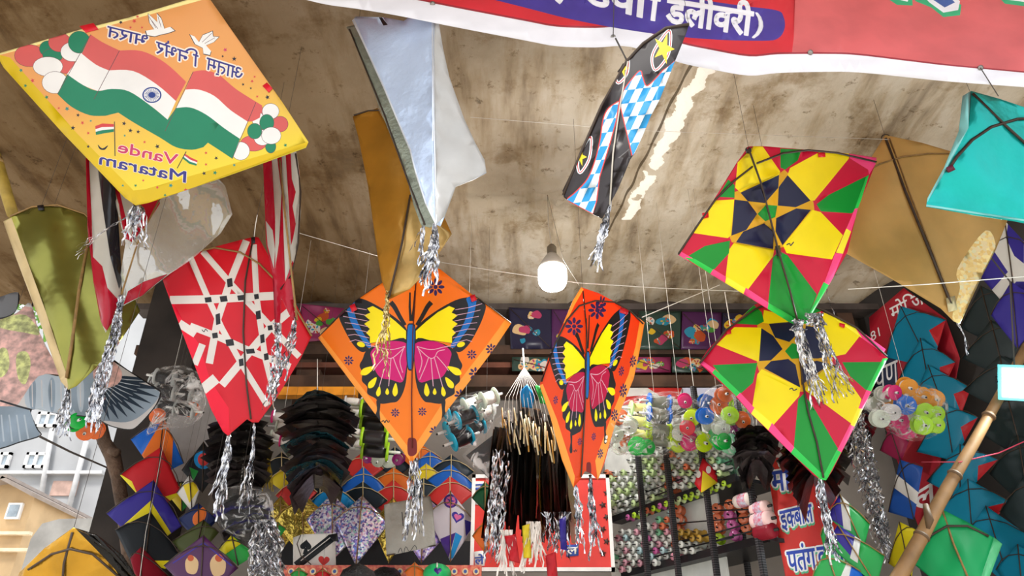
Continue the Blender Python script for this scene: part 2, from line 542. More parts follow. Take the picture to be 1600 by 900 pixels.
nx, ny = 230, 130
vs = [(-5.6 + 10.6 * i / nx, 1.5 + (Y_BACK + 0.1 - 1.5) * j / ny) for j in range(ny + 1) for i in range(nx + 1)]
fs = [(j * (nx + 1) + i, j * (nx + 1) + i + 1, (j + 1) * (nx + 1) + i + 1, (j + 1) * (nx + 1) + i) for j in range(ny) for i in range(nx)]
o = link_mesh('ceiling', [(x, y, ceil_z(x, y)) for x, y in vs], fs, ceiling_mat(), None, None, True, loc=(0, 0, 0))
tag(o, kind='structure')
md = o.modifiers.new('thickness', 'SOLIDIFY'); md.thickness = 0.004; md.offset = 1

wall_m = mat('grey_plaster', '#7f7973', 0.85, noise=0.25, nscale=1.6)
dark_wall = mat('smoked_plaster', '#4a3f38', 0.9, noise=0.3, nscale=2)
b = MB(); b.box((-2.95, Y_BACK + 0.04, 0), (2.85, Y_BACK + 0.16, 3.86)); struct('wall_back', b, wall_m)
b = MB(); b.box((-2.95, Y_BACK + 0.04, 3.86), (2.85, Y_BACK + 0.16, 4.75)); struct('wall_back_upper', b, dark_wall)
b = MB()
w0 = Vector((2.8, 5.55, 0)); w1 = w0 + RW_DIR * 4.2; th = -RW_N * 0.12 if RW_N.x < 0 else RW_N * 0.12
b.add([w0, w1, w1 + th, w0 + th, w0 + Vector((0, 0, 4.7)), w1 + Vector((0, 0, 4.7)), w1 + th + Vector((0, 0, 4.7)), w0 + th + Vector((0, 0, 4.7))],
      [(0, 3, 2, 1), (4, 5, 6, 7), (0, 1, 5, 4), (1, 2, 6, 5), (2, 3, 7, 6), (3, 0, 4, 7)])
struct('wall_right', b, mat('dim_plaster', '#3c3836', 0.9, noise=0.25, nscale=2))
# the pillar at the left end of the shop
pil0, pil1 = at(212, 560, 5.12), at(302, 560, 5.12)
b = MB(); b.box((pil0.x, 5.12, 0), (pil1.x, 5.56, 4.64)); struct('wall_left', b, mat('sooty_pillar', '#2b2522', 0.85, noise=0.4, nscale=3))
# grey panel seen beside the pillar
p0, p1 = at(272, 612, 5.08), at(332, 705, 5.08)
b = MB(); b.box((p0.x, 5.08, p1.z - 0.2), (p1.x, 5.115, p0.z)); struct('trim_1', b, mat('grey_board', '#8e8a88', 0.7, noise=0.1))

wood = mat('old_dark_timber', '#5d4435', 0.8, noise=0.35, nscale=5, hex2='#39291f')
def beam(n, px0, px1, py0, py1, Y, d=0.10, m=wood):
    a, c = at(px0, py0, Y), at(px1, py1, Y)
    bb = MB(); bb.box((a.x, Y, c.z), (c.x, Y + d, a.z)); return struct(n, bb, m)
beam('trim_2', 213, 1350, 539, 553, 5.30, 0.2)
beam('trim_3', 213, 1350, 586, 604, 5.26, 0.24)
beam('trim_4', 213, 1350, 566, 574, 5.36, 0.14, mat('red_brown_timber', '#6a3f30', 0.8, noise=0.3, nscale=6))
beam('trim_5', 213, 1380, 474, 483, 5.34, 0.16, mat('ledge_timber', '#4b4340', 0.8, noise=0.3, nscale=6))
for i, px in enumerate((330, 478, 690, 812, 905, 1060, 1210, 1330)):
    beam('trim_%d' % (6 + i), px, px + 14, 484, 640, 5.40, 0.1, wood)

# ------------------------------------------------------------------ outdoors on the left
def building():
    root = thing('apartment_building', 'pale grey apartment block with small white framed windows across the street', 'building', (at(60, 700, 14).x, 14, 0))
    Y = 14.0; m = mat('weathered_render', '#a3a4a6', 0.9, noise=0.16, nscale=0.7)
    a, c = at(-330, 420, Y), at(163, 900, Y)
    b = MB(); b.box((a.x, Y, 0), (c.x, Y + 6, at(0, 480, Y).z)); b.build('wall', m, root, False)
    trim = mat('pale_pipe', '#c0c0c0', 0.7); wf = mat('white_window_frame', '#f1efec', 0.5); gl = mat('dusty_glass', '#9aa6b0', 0.15, noise=0.2)
    for k, (x0, y0, x1, y1) in enumerate(((45, 708, 70, 732), (63, 645, 88, 668), (-8, 708, 13, 732), (-70, 650, -40, 680), (-72, 712, -45, 738))):
        q0, q1 = at(x0, y0, Y), at(x1, y1, Y)
        f = MB(); w = 0.05
        f.box((q0.x, Y - .06, q1.z), (q0.x + w, Y + .02, q0.z)); f.box((q1.x - w, Y - .06, q1.z), (q1.x, Y + .02, q0.z))
        f.box((q0.x, Y - .06, q0.z - w), (q1.x, Y + .02, q0.z)); f.box((q0.x, Y - .06, q1.z), (q1.x, Y + .02, q1.z + w))
        mx = (q0.x + q1.x) / 2; f.box((mx - w / 2, Y - .06, q1.z), (mx + w / 2, Y + .02, q0.z))
        fo = f.build('window', wf, root, False)
        g = MB(); g.box((q0.x + .02, Y - .02, q1.z + .02), (q1.x - .02, Y - .005, q0.z - .02)); g.build('pane', gl, fo, False)
    for (x0, y0, x1, y1) in ((135, 690, 104, 808), (82, 670, 62, 790)):
        cord('pipe', [at(x0, y0, Y - .1), at(x1, y1, Y - .1)], 0.05, trim, root)
    q0, q1 = at(-330, 738, Y), at(163, 743, Y)
    b = MB(); b.box((q0.x, Y - .12, q1.z), (q1.x, Y, q0.z)); b.build('ledge', trim, root, False)
    b = MB(); br = mat('bare_brick', '#b79a8e', 0.9, noise=0.2, nscale=6)
    q0, q1 = at(85, 752, Y), at(118, 775, Y); b.box((q0.x, Y - .03, q1.z), (q1.x, Y, q0.z)); b.build('brick_patch', br, root, False)
building()
def yellow_house():
    Y = 11.0
    root = thing('house', 'small ochre rendered house with a sloping roof edge in front of the grey block', 'building', (at(20, 800, Y).x, Y, 0))
    m = mat('ochre_render', '#c2a47c', 0.9, noise=0.15, nscale=2)
    a, t, c = at(-160, 756, Y), at(15, 756, Y), at(54, 777, Y)
    b = MB(); prof = [(a.x, 0), (c.x, 0), (c.x, c.z), (t.x, t.z), (a.x, a.z - .3)]
    n = len(prof); b.add([(x, Y, z) for x, z in prof] + [(x, Y + 2.4, z) for x, z in prof],
                         [tuple(range(n)), tuple(range(n, 2 * n))[::-1]] + [(i, i + n, (i + 1) % n + n, (i + 1) % n) for i in range(n)])
    b.build('wall', m, root, False)
    b = MB()
    for p, q in ((a - Vector((0, 0, .3)), t), (t, c)):
        d = (q - p).normalized(); nn = Vector((-d.z, 0, d.x)) * 0.05
        b.add([p - Vector((0, .25, 0)), q + d * .1 - Vector((0, .25, 0)), q + d * .1 - Vector((0, .25, 0)) + nn, p - Vector((0, .25, 0)) + nn,
               p + Vector((0, 2.5, 0)), q + d * .1 + Vector((0, 2.5, 0)), q + d * .1 + Vector((0, 2.5, 0)) + nn, p + Vector((0, 2.5, 0)) + nn],
              [(0, 1, 2, 3), (7, 6, 5, 4), (0, 4, 5, 1), (3, 2, 6, 7), (1, 5, 6, 2), (0, 3, 7, 4)])
    b.build('roof', mat('roof_slab', '#9c8f86', 0.9), root, False)
    wf = mat('white_window_frame', '#f1efec'); gl = mat('dusty_glass', '#9aa6b0')
    q0, q1 = at(17, 787, Y), at(31, 812, Y)
    b = MB(); b.box((q0.x, Y - .05, q1.z), (q1.x, Y + .01, q0.z)); f = b.build('window', wf, root, False)
    b = MB(); b.box((q0.x + .03, Y - .06, q1.z + .03), (q1.x - .03, Y - .04, q0.z - .03)); b.build('pane', gl, f, False)
    for y in (832, 858):
        q0, q1 = at(-160, y, Y), at(50, y + 5, Y)
        b = MB(); b.box((q0.x, Y - .08, q1.z), (q1.x, Y, q0.z)); b.build('ledge', mat('cream_ledge', '#e6d3b4', .9), root, False)
yellow_house()
Yw = 9.0
out = [at(x, y, Yw) for x, y in ((28, 960), (34, 888), (48, 842), (66, 818), (92, 811), (160, 809), (236, 806), (236, 960))]
b = MB(); n = len(out); b.add(out + [p + Vector((0, 0.5, 0)) for p in out], [tuple(range(n)), tuple(range(n, 2 * n))[::-1]] + [(i, i + n, (i + 1) % n + n, (i + 1) % n) for i in range(n)])
tag(b.build('boundary_wall', mat('old_boundary_render', '#93908b', .95, noise=.25, nscale=3), None, False), 'rough grey boundary wall with a broken sloping end below the apartment block', 'wall')
# leafy tree seen in the top left gap
root = thing('tree', 'green leafy street tree peeking past the grey wing tip at the left edge', 'tree', (at(-10, 600, 9.5).x, 9.5, 0))
b = MB(); R = random.Random(3)
c0 = at(0, 478, 9.5)
for k in range(900):
    d = Vector((R.gauss(0, .55), R.gauss(0, .5), R.gauss(0, .35))); p = c0 + d
    u = Vector((R.uniform(-1, 1), R.uniform(-1, 1), R.uniform(-1, 1))).normalized(); w = u.cross(Vector((0.3, .2, .9))).normalized()
    b.add([p - u * .07, p + w * .035, p + u * .07, p - w * .035], [(0, 1, 2, 3)])
b.build('foliage', film('fresh_leaves', '#6fa03a', .35, noise=.3), root)
b = MB(); b.tube([(c0.x, 9.5, 0), (c0.x + .1, 9.5, 2), c0], [.12, .1, .05], 8); b.build('trunk', mat('bark', '#5c4a3a', .9, noise=.3), root)
# trunk and bamboo at the left of the shop
root = thing('wooden_post', 'rough brown wooden post leaning beside the left pillar', 'post', at(158, 672, 4.9))
b = MB(); b.tube([at(x, y, 4.9) for x, y in ((156, 664), (163, 690), (176, 712), (184, 745), (193, 800), (204, 880), (212, 980))], [.045, .042, .05, .042, .04, .045, .05], 10)
b.build('post', mat('bark_brown', '#5a473a', .9, noise=.35, nscale=12, bump=.6), root)
b = MB(); b.tube([at(172, 703, 4.86), at(184, 708, 4.85)], .028, 8); b.build('knot', mat('bark_brown', '#5a473a'), root)
bam = mat('weathered_bamboo', '#a8895a', .55, noise=.25, nscale=7)
root = thing('bamboo_pole', 'yellow brown bamboo end slanting under the roof at the left edge', 'pole', at(-8, 240, 3.6))
b = MB(); b.tube([at(-34, 170, 3.6), at(-4, 255, 3.6), at(20, 335, 3.6)], [.034, .034, .03], 10); b.build('culm', mat('yellow_bamboo', '#a58b3c', .5, noise=.25), root)
b = MB(); b.tube([at(-6, 250, 3.6), at(-3, 258, 3.6)], .037, 10); b.build('node', bam, root)
# ------------------------------------------------------------------ materials shared by the kites
bamboo = mat('split_bamboo', '#8a6a3c', .55, noise=.2, nscale=30)
dkstick = mat('dark_bamboo', '#3a2c22', .5, noise=.2, nscale=30)
tape_blk = mat('black_tape', '#17151a', .4)
tape_red = mat('red_tape', '#cf1326', .4, noise=.05)
silver_t = mat('silver_tinsel', '#e9e9ec', .24, metal=.9, hex2='#6d6d74', nscale=35)
gold_t = foil('gold_tinsel', '#d9c48a', .25, bump=0)
white_str = mat('white_thread', '#e4e0d8', .8)
dark_str = mat('dark_thread', '#4a4440', .8)

def gradient_film(name, stops, transl=.3, rough=.35):
    """Printed colour running up the sheet (generated coordinate from its lower to its upper corner)."""
    m = bpy.data.materials.new(name); m.use_nodes = True
    n, l = m.node_tree.nodes, m.node_tree.links; p = n['Principled BSDF']
    t = n.new('ShaderNodeTexCoord'); s = n.new('ShaderNodeSeparateXYZ'); l.new(t.outputs['Generated'], s.inputs[0])
    a = n.new('ShaderNodeTexNoise'); a.inputs['Scale'].default_value = 3; l.new(t.outputs['Generated'], a.inputs['Vector'])
    ad = n.new('ShaderNodeMath'); ad.operation = 'MULTIPLY_ADD'; ad.inputs[1].default_value = .12; l.new(a.outputs[0], ad.inputs[0]); l.new(s.outputs['Z'], ad.inputs[2])
    r = n.new('ShaderNodeValToRGB')
    while len(r.color_ramp.elements) < len(stops): r.color_ramp.elements.new(.5)
    for i, (q, c) in enumerate(stops): r.color_ramp.elements[i].position = q; r.color_ramp.elements[i].color = srgb(c)
    l.new(ad.outputs[0], r.inputs[0]); l.new(r.outputs[0], p.inputs['Base Color']); p.inputs['Roughness'].default_value = rough
    tr = n.new('ShaderNodeBsdfTranslucent'); l.new(r.outputs[0], tr.inputs[0])
    mx = n.new('ShaderNodeMixShader'); mx.inputs[0].default_value = transl
    l.new(p.outputs[0], mx.inputs[1]); l.new(tr.outputs[0], mx.inputs[2]); l.new(mx.outputs[0], n['Material Output'].inputs[0])
    return m

# ------------------------------------------------------------------ 1. the flag kite
def flag_kite():
    pl = P3((322, -4, 2.28), (0, 90, 2.55), (480, 224, 2.42))
    root = thing('kite', 'large orange and yellow kite printed with a waving tricolour flag and white doves', 'kite', pl(318, 0), 'large hanging kites')
    out = [(318, -8), (200, 28), (130, 45), (0, 83), (-2, 92), (6, 106), (100, 210), (196, 310), (212, 321), (232, 317), (350, 277), (478, 231), (482, 222), (440, 158), (329, 0)]
    mats = [gradient_film('orange_to_yellow_print', [(.18, '#ecd83a'), (.42, '#ecc44c'), (.62, '#eaa85a'), (1, '#eaa662')]),
            film('flag_red', '#d9625f'), film('flag_white', '#efecea'), film('flag_green', '#1f8763'), film('navy_ink', '#3b3a8c'),
            film('hem_yellow', '#e0c010'), film('fine_line', '#6b4a50'), film('pale_hem', '#f5e7a0'), film('flag_blue', '#24408e'), film('magenta_ink', '#cf3f6e'),
            film('teal_star', '#2b8f8a'), film('ink_black', '#262436'), film('red_star', '#d8484a'), film('halo_white', '#f3e6d8')]
    OR, RD, WH, GR, NV, HM, LN, PH, BL, MG, TE, BK, RS, HW = range(14)
    L = []
    L += [([[(0, 86), (16, 90), (120, 208), (208, 297), (212, 322), (196, 312), (100, 212), (0, 110)]], HM), ([[(204, 298), (226, 296), (480, 222), (482, 228), (232, 319), (208, 322)]], HM),
          ([[(318, -8), (200, 25), (0, 78), (0, 86), (205, 31), (320, -1)]], PH)]
    def bal(cx, cy, rx, ry, m, rot=0): L.append(([circ(cx, cy, rx + .6, ry + .6, 22, rot)], LN)); L.append(([circ(cx, cy, rx, ry, 22, rot)], m))
    for q in ((46, 87, 23, 17, RD), (75, 76, 13, 12, GR), (83, 86, 16, 10, GR), (93, 66, 17, 15, RD), (104, 103, 14, 12, RD), (114, 81, 19, 15, WH), (124, 66, 17, 17, GR), (75, 104, 23, 15, WH), (86, 129, 20, 17, WH)): bal(*q)
    for q in ((402, 176, 10, 12, RD), (423, 174, 13, 12, WH), (438, 194, 12, 12, RD), (403, 186, 9, 11, WH), (417, 192, 11, 13, GR), (423, 229, 8, 10, GR), (396, 224, 20, 12, RD), (410, 215, 13, 12, WH), (398, 205, 11, 12, GR), (424, 212, 15, 13, WH), (376, 236, 14, 14, WH)): bal(*q)
    redA = cr([(142, 54), (160, 66), (187, 79)], 4, False) + [(170, 110)] + cr([(170, 110), (150, 101), (128, 84)], 4, False)
    whA = cr([(128, 84), (150, 101), (170, 110)], 4, False) + cr([(152, 142), (130, 133), (105, 116)], 4, False)
    redB = cr([(187, 79), (222, 80), (258, 98), (291, 128)], 4, False) + cr([(275, 158), (245, 132), (208, 111), (170, 110)], 4, False)
    whB = cr([(170, 110), (208, 111), (245, 132), (275, 158)], 4, False) + cr([(262, 187), (235, 165), (197, 142), (152, 142)], 4, False)
    redC = cr([(302, 112), (320, 110), (342, 117), (370, 140), (410, 165)], 4, False) + cr([(406, 184), (387, 190), (360, 172), (335, 150), (310, 140), (290, 140)], 4, False)
    whC = cr([(290, 140), (310, 140), (335, 150), (360, 172), (387, 190)], 4, False) + cr([(375, 217), (350, 200), (322, 179), (297, 168), (275, 170)], 4, False)
    gr = cr([(105, 116), (130, 133), (152, 142), (175, 139), (202, 143), (235, 165), (262, 187)], 4, False) + cr([(275, 169), (297, 168), (322, 179), (350, 200), (375, 217)], 4, False) + \
        cr([(363, 248), (345, 236), (325, 223)], 3, False) + cr([(318, 230), (300, 234), (275, 230), (250, 215), (210, 192), (185, 176)], 4, False) + cr([(165, 181), (140, 180), (112, 167), (90, 147)], 4, False)
    for p, m in ((redA, RD), (redB, RD), (redC, RD), (whA, WH), (whB, WH), (whC, WH), (gr, GR)): L.append(([p], m))
    for p in ([(142, 54), (90, 147)], [(187, 79), (147, 155)], [(302, 112), (258, 205)], [(400, 160), (363, 248)]): L.append(([stroke(p, 0.9)], LN))
    L.append(([circ(237.5, 148.5, 15, 12.5, 26)], BL)); L.append(([circ(237.5, 148.5, 12.8, 10.5, 26)], WH))
    for k in range(12):
        a = PI * k / 12; L.append(([stroke([(237.5 - 12 * math.cos(a), 148.5 - 10 * math.sin(a)), (237.5 + 12 * math.cos(a), 148.5 + 10 * math.sin(a))], .8)], BL))
    L.append(([circ(237.5, 148.5, 5.5, 4.6, 12)], BL))
    # lettering, seen from behind the print so it reads mirrored
    words = [('आत्|म', (379, 126), (322, 108), (2, -18), None), ('िनभर', (309, 105), (244, 83), (1, -18), 1.72), ('भारत', (231, 73), (167, 57), (2, -16), None)]
    for w, p, q, u, rp in words:
        ly = lettering(w, p, q, u, NV, bold=.012, reph=rp); L.extend(halo(lettering(w, p, q, u, HW, bold=.012), 2.2, HW)); L.extend(ly)
    L += halo(lettering('Vande', (277, 258), (183, 237), (2, -17), HW, .72), 1.3, HW) + halo(lettering('Mataram', (293, 286), (153, 256), (1, -18), HW, .72), 1.3, HW)
    L += halo(lettering('Vande', (277, 258), (183, 237), (2, -17), MG, .72), .5, MG) + halo(lettering('Mataram', (293, 286), (153, 256), (1, -18), NV, .72), .5, NV)
    for fl, po in (([(149, 197), (160, 193), (178, 194), (178, 206), (160, 209), (150, 211)], [(179, 190), (180, 244)]), ([(289, 240), (298, 246), (309, 251), (307, 259), (296, 256), (286, 248)], [(291, 237), (277, 263)])):
        (x0, y0), (x1, y1), (x2, y2), (x3, y3), (x4, y4), (x5, y5) = fl
        L.append(([fl], WH)); L.append(([[(x0, y0), (x1, y1), (x2, y2), (x2 * .65 + x3 * .35, y2 * .65 + y3 * .35), (x1 * .65 + x4 * .35, y1 * .65 + y4 * .35), (x0 * .65 + x5 * .35, y0 * .65 + y5 * .35)]], RS))
        L.append(([[(x3, y3), (x4, y4), (x5, y5), (x5 * .65 + x0 * .35, y5 * .65 + y0 * .35), (x4 * .65 + x1 * .35, y4 * .65 + y1 * .35), (x3 * .65 + x2 * .35, y3 * .65 + y2 * .35)]], GR)); L.append(([stroke(po, 1.3)], BK))
    d1 = [(232, 22), (241, 30), (246, 35), (245, 21), (252, 29), (257, 45), (266, 42), (273, 48), (262, 52), (252, 54), (242, 57), (230, 55), (228, 48), (241, 46), (234, 36)]
    d2 = [(297, 54), (304, 57), (311, 66), (317, 55), (332, 49), (333, 57), (342, 58), (334, 66), (322, 71), (330, 80), (328, 86), (318, 84), (317, 75), (305, 69)]
    for d in (d1, d2): L.append(([[( (x - sum(p[0] for p in d) / len(d)) * 1.07 + sum(p[0] for p in d) / len(d), (y - sum(p[1] for p in d) / len(d)) * 1.07 + sum(p[1] for p in d) / len(d)) for x, y in d]], BK)); L.append(([d], WH))
    for a in ([(233, 26), (244, 44)], [(237, 32), (247, 45)], [(247, 26), (252, 43)], [(331, 52), (316, 66)], [(336, 59), (320, 68)]): L.append(([stroke(a, .7)], LN))
    R = random.Random(5)
    sp = [(33, 110, TE), (51, 126, RS), (73, 152, GR), (92, 169, RS), (105, 170, TE), (114, 200, BK), (122, 180, BK), (129, 192, RS), (142, 189, TE), (138, 208, RS), (194, 193, BK), (204, 204, BK), (216, 206, BK), (195, 212, TE), (226, 222, RS), (246, 229, BK), (322, 239, RS), (338, 247, BK), (322, 257, RS), (319, 271, BK), (336, 270, GR),
          (138, 229, BK), (192, 290, TE), (212, 290, GR), (224, 282, RS), (246, 293, RS), (267, 290, TE), (258, 305, GR), (290, 297, RS), (366, 92, BK), (352, 78, MG), (348, 88, BK), (394, 127, RS), (392, 138, BK), (380, 132, BK), (402, 151, RS), (418, 152, BK), (215, 26, RS), (189, 35, BK), (204, 43, RS), (210, 33, RS), (222, 43, RS), (398, 120, RS), (446, 227, GR), (366, 258, TE), (40, 134, GR)]
    for x, y, m in sp: L.append(([star(x, y, R.uniform(2.2, 4.2), R.uniform(0, 1))], m))
    L.append(([cr([(153, 226), (160, 232), (169, 227), (164, 234), (156, 233)], 3)], BK))
    sheet('film', out, pl, mats, root, L, 15, bow((320, 0), (214, 320), 260, .035, .008))
    dp = bow((320, 0), (214, 320), 260, .035, .008)
    pstick('spine', pl, [(316, 2), (265, 160), (214, 318)], .004, bamboo, root, -.012, dp)
    pstick('bow', pl, [(2, 88), (100, 55), (220, 45), (330, 75), (420, 138), (478, 224)], .0035, bamboo, root, -.02, dp)
    for q in ([(124, 41), (146, 36), (154, 46), (134, 51)], [(410, 134), (417, 129), (426, 138), (420, 145)]):
        sheet('tape_patch', q, pl, [tape_red], root, (), 30, lambda x, y: dp(x, y) + .004)
    R = random.Random(11)
    tinsel('tail', [[pl(214, 316), pl(214 + R.uniform(-14, 14), 332, .02), pl(R.uniform(188, 230), R.uniform(352, 392), .03)] for k in range(26)], silver_t, root, .010, .02, .008, R)
    tinsel('streamer', [[pl(205, 335), pl(160, 362), pl(120, 385 + k * 5)] for k in range(5)], silver_t, root, .005, .02, .006, R)
flag_kite()

# ------------------------------------------------------------------ 2. olive foil kite
def olive_kite():
    pl = P3((65, 321, 3.18), (5, 345, 3.18), (110, 606, 3.16))
    root = thing('kite', 'olive gold foil kite with a pale edge hanging at the far left', 'kite', pl(65, 321), 'large hanging kites')
    out = [(5, 346), (35, 329), (65, 321), (100, 324), (136, 336), (180, 400), (219, 486), (190, 530), (150, 575), (120, 603), (107, 609), (95, 596), (58, 490), (24, 400)]
    dp = bow((66, 320), (108, 608), 100, .11, .02)
    sheet('film', out, pl, [mat('olive_gold_foil', '#97954a', .2, metal=.8, transl=.2, noise=.15, nscale=3, bump=.3, bscale=4), mat('tan_hem', '#c2aa7c', .5)], root,
          [([[(5, 346), (18, 340), (40, 400), (72, 488), (104, 585), (107, 610), (95, 597), (58, 491), (24, 401)]], 1)], 12, dp)
    pstick('spine', pl, [(141, 362), (124, 450), (112, 540), (104, 590)], .007, bamboo, root, .01, dp)
    pstick('bow', pl, [(16, 338), (50, 323), (90, 320), (132, 334), (150, 352)], .0045, bamboo, root, .012, dp)
    sheet('tape_patch', [(58, 321), (68, 320), (69, 328), (60, 329)], pl, [tape_blk], root, (), 30, lambda x, y: dp(x, y) + .012)
    R = random.Random(2)
    tinsel('tail', [[pl(106, 585, .04), pl(104 + R.uniform(-5, 5), 620, .04), pl(R.uniform(78, 110), R.uniform(655, 690), .03)] for k in range(18)], silver_t, root, .010, .02, .006, R)
olive_kite()

# ------------------------------------------------------------------ 3. red, white and clear film kite seen on edge
def clear_kite():
    pl = P3((150, 250, 2.9), (360, 330, 2.95), (180, 520, 2.88))
    root = thing('kite', 'folded red, white, black and clear film kite hanging behind the flag kite', 'kite', pl(190, 250), 'large hanging kites')
    red, wht, blk = film('lacquer_red', '#b3122b', .25, .22), film('milky_film', '#c9c3b8', .3, .25), film('gloss_black', '#1c1b20', .1, .2)
    clear = mat('clear_cellophane', '#e9e9e4', .06, metal=.35, alpha=.34, noise=.05, bump=.5, bscale=7, spec=1.0)
    a = [(134, 246), (160, 238), (176, 262), (184, 330), (190, 430), (188, 470), (177, 500), (165, 520), (157, 500), (146, 440), (137, 360)]
    dp = lambda x, y: .05 * math.sin(x * .11 + y * .004) + .02 * math.sin(y * .03)
    sheet('side_panel', a, pl, [wht, red, blk], root, [([[(150, 236), (170, 236), (186, 330), (190, 440), (186, 452), (172, 400), (160, 320)]], 2),
          ([[(136, 330), (144, 400), (160, 416), (168, 450), (186, 470), (170, 520), (157, 505), (143, 440)]], 1), ([[(134, 246), (139, 246), (143, 330), (146, 420), (141, 410), (136, 340)]], 1)], 9, dp)
    c = [(160, 240), (340, 278), (352, 290), (363, 335), (345, 364), (300, 405), (262, 430), (222, 462), (193, 478), (188, 430), (196, 380), (176, 300)]
    dc = lambda x, y: .05 * math.sin((x - y) * .028) + .012 * math.sin(x * .11)
    sheet('film', c, pl, [clear, red, wht], root, [([[(168, 260), (246, 304), (250, 318), (228, 352), (206, 378), (194, 372), (186, 320)]], 1), ([[(180, 270), (196, 278), (214, 340), (204, 372), (194, 330)]], 2),
          ([[(262, 428), (225, 440), (200, 455), (193, 476), (222, 462)]], 1)], 11, dc)
    pstick('spine', pl, [(250, 310), (215, 380), (190, 460)], .004, bamboo, root, .05)
    R = random.Random(4)
    tinsel('tail', [[pl(190 + R.uniform(-3, 3), 462, .08), pl(181 + R.uniform(-9, 9), 520, .08), pl(160 + R.uniform(-12, 12), 585, .08), pl(144 + R.uniform(-12, 12), R.uniform(655, 676), .08)] for k in range(26)], silver_t, root, .010, .02, .006, R)
clear_kite()

# ------------------------------------------------------------------ 4. narrow red and white kite, edge on
def edge_kite():
    pl = P3((414, 245, 2.75), (462, 240, 2.85), (440, 510, 2.7))
    root = thing('kite', 'narrow red and white film kite seen edge on right of the flag kite', 'kite', pl(440, 235), 'large hanging kites')
    red, wht = film('lacquer_red', '#b3122b'), film('milky_film', '#c9c3b8')
    out = [(411, 250), (416, 240), (462, 232), (468, 270), (470, 330), (466, 384), (458, 415), (458, 470), (462, 505), (452, 492), (440, 466), (436, 526), (430, 520), (426, 430), (416, 380)]
    dp = lambda x, y: .06 * math.sin(x * .10) + .01 * math.sin(y * .05)
    L = [([[(424, 240), (432, 238), (440, 300), (436, 380), (430, 420), (430, 340)]], 1), ([[(440, 236), (446, 236), (450, 300), (456, 410), (446, 440), (442, 330)]], 1), ([[(454, 234), (463, 233), (470, 290), (470, 330), (466, 384), (460, 412), (450, 400), (458, 372), (462, 350), (457, 322), (462, 300), (456, 280)]], 1),
         ([[(415, 345), (426, 360), (430, 390), (428, 420), (418, 384)]], 1)]
    sheet('film', out, pl, [red, wht], root, L, 8, dp)
    pstick('spine', pl, [(437, 250), (445, 330), (456, 430), (464, 500)], .0045, bamboo, root, .02, dp)
    pstick('bow', pl, [(462, 240), (470, 300), (466, 380), (455, 430), (438, 452)], .004, dkstick, root, .01, dp)
    R = random.Random(6)
    tinsel('tail', [[pl(434 + R.uniform(-4, 4), 505, .05), pl(430 + R.uniform(-12, 12), 560, .06), pl(R.uniform(405, 432), R.uniform(600, 650), .06)] for k in range(12)] +
           [[pl(462, 495, .05), pl(458 + R.uniform(-10, 10), 540, .06), pl(R.uniform(420, 446), R.uniform(585, 625), .06)] for k in range(10)], silver_t, root, .010, .02, .007, R)
edge_kite()

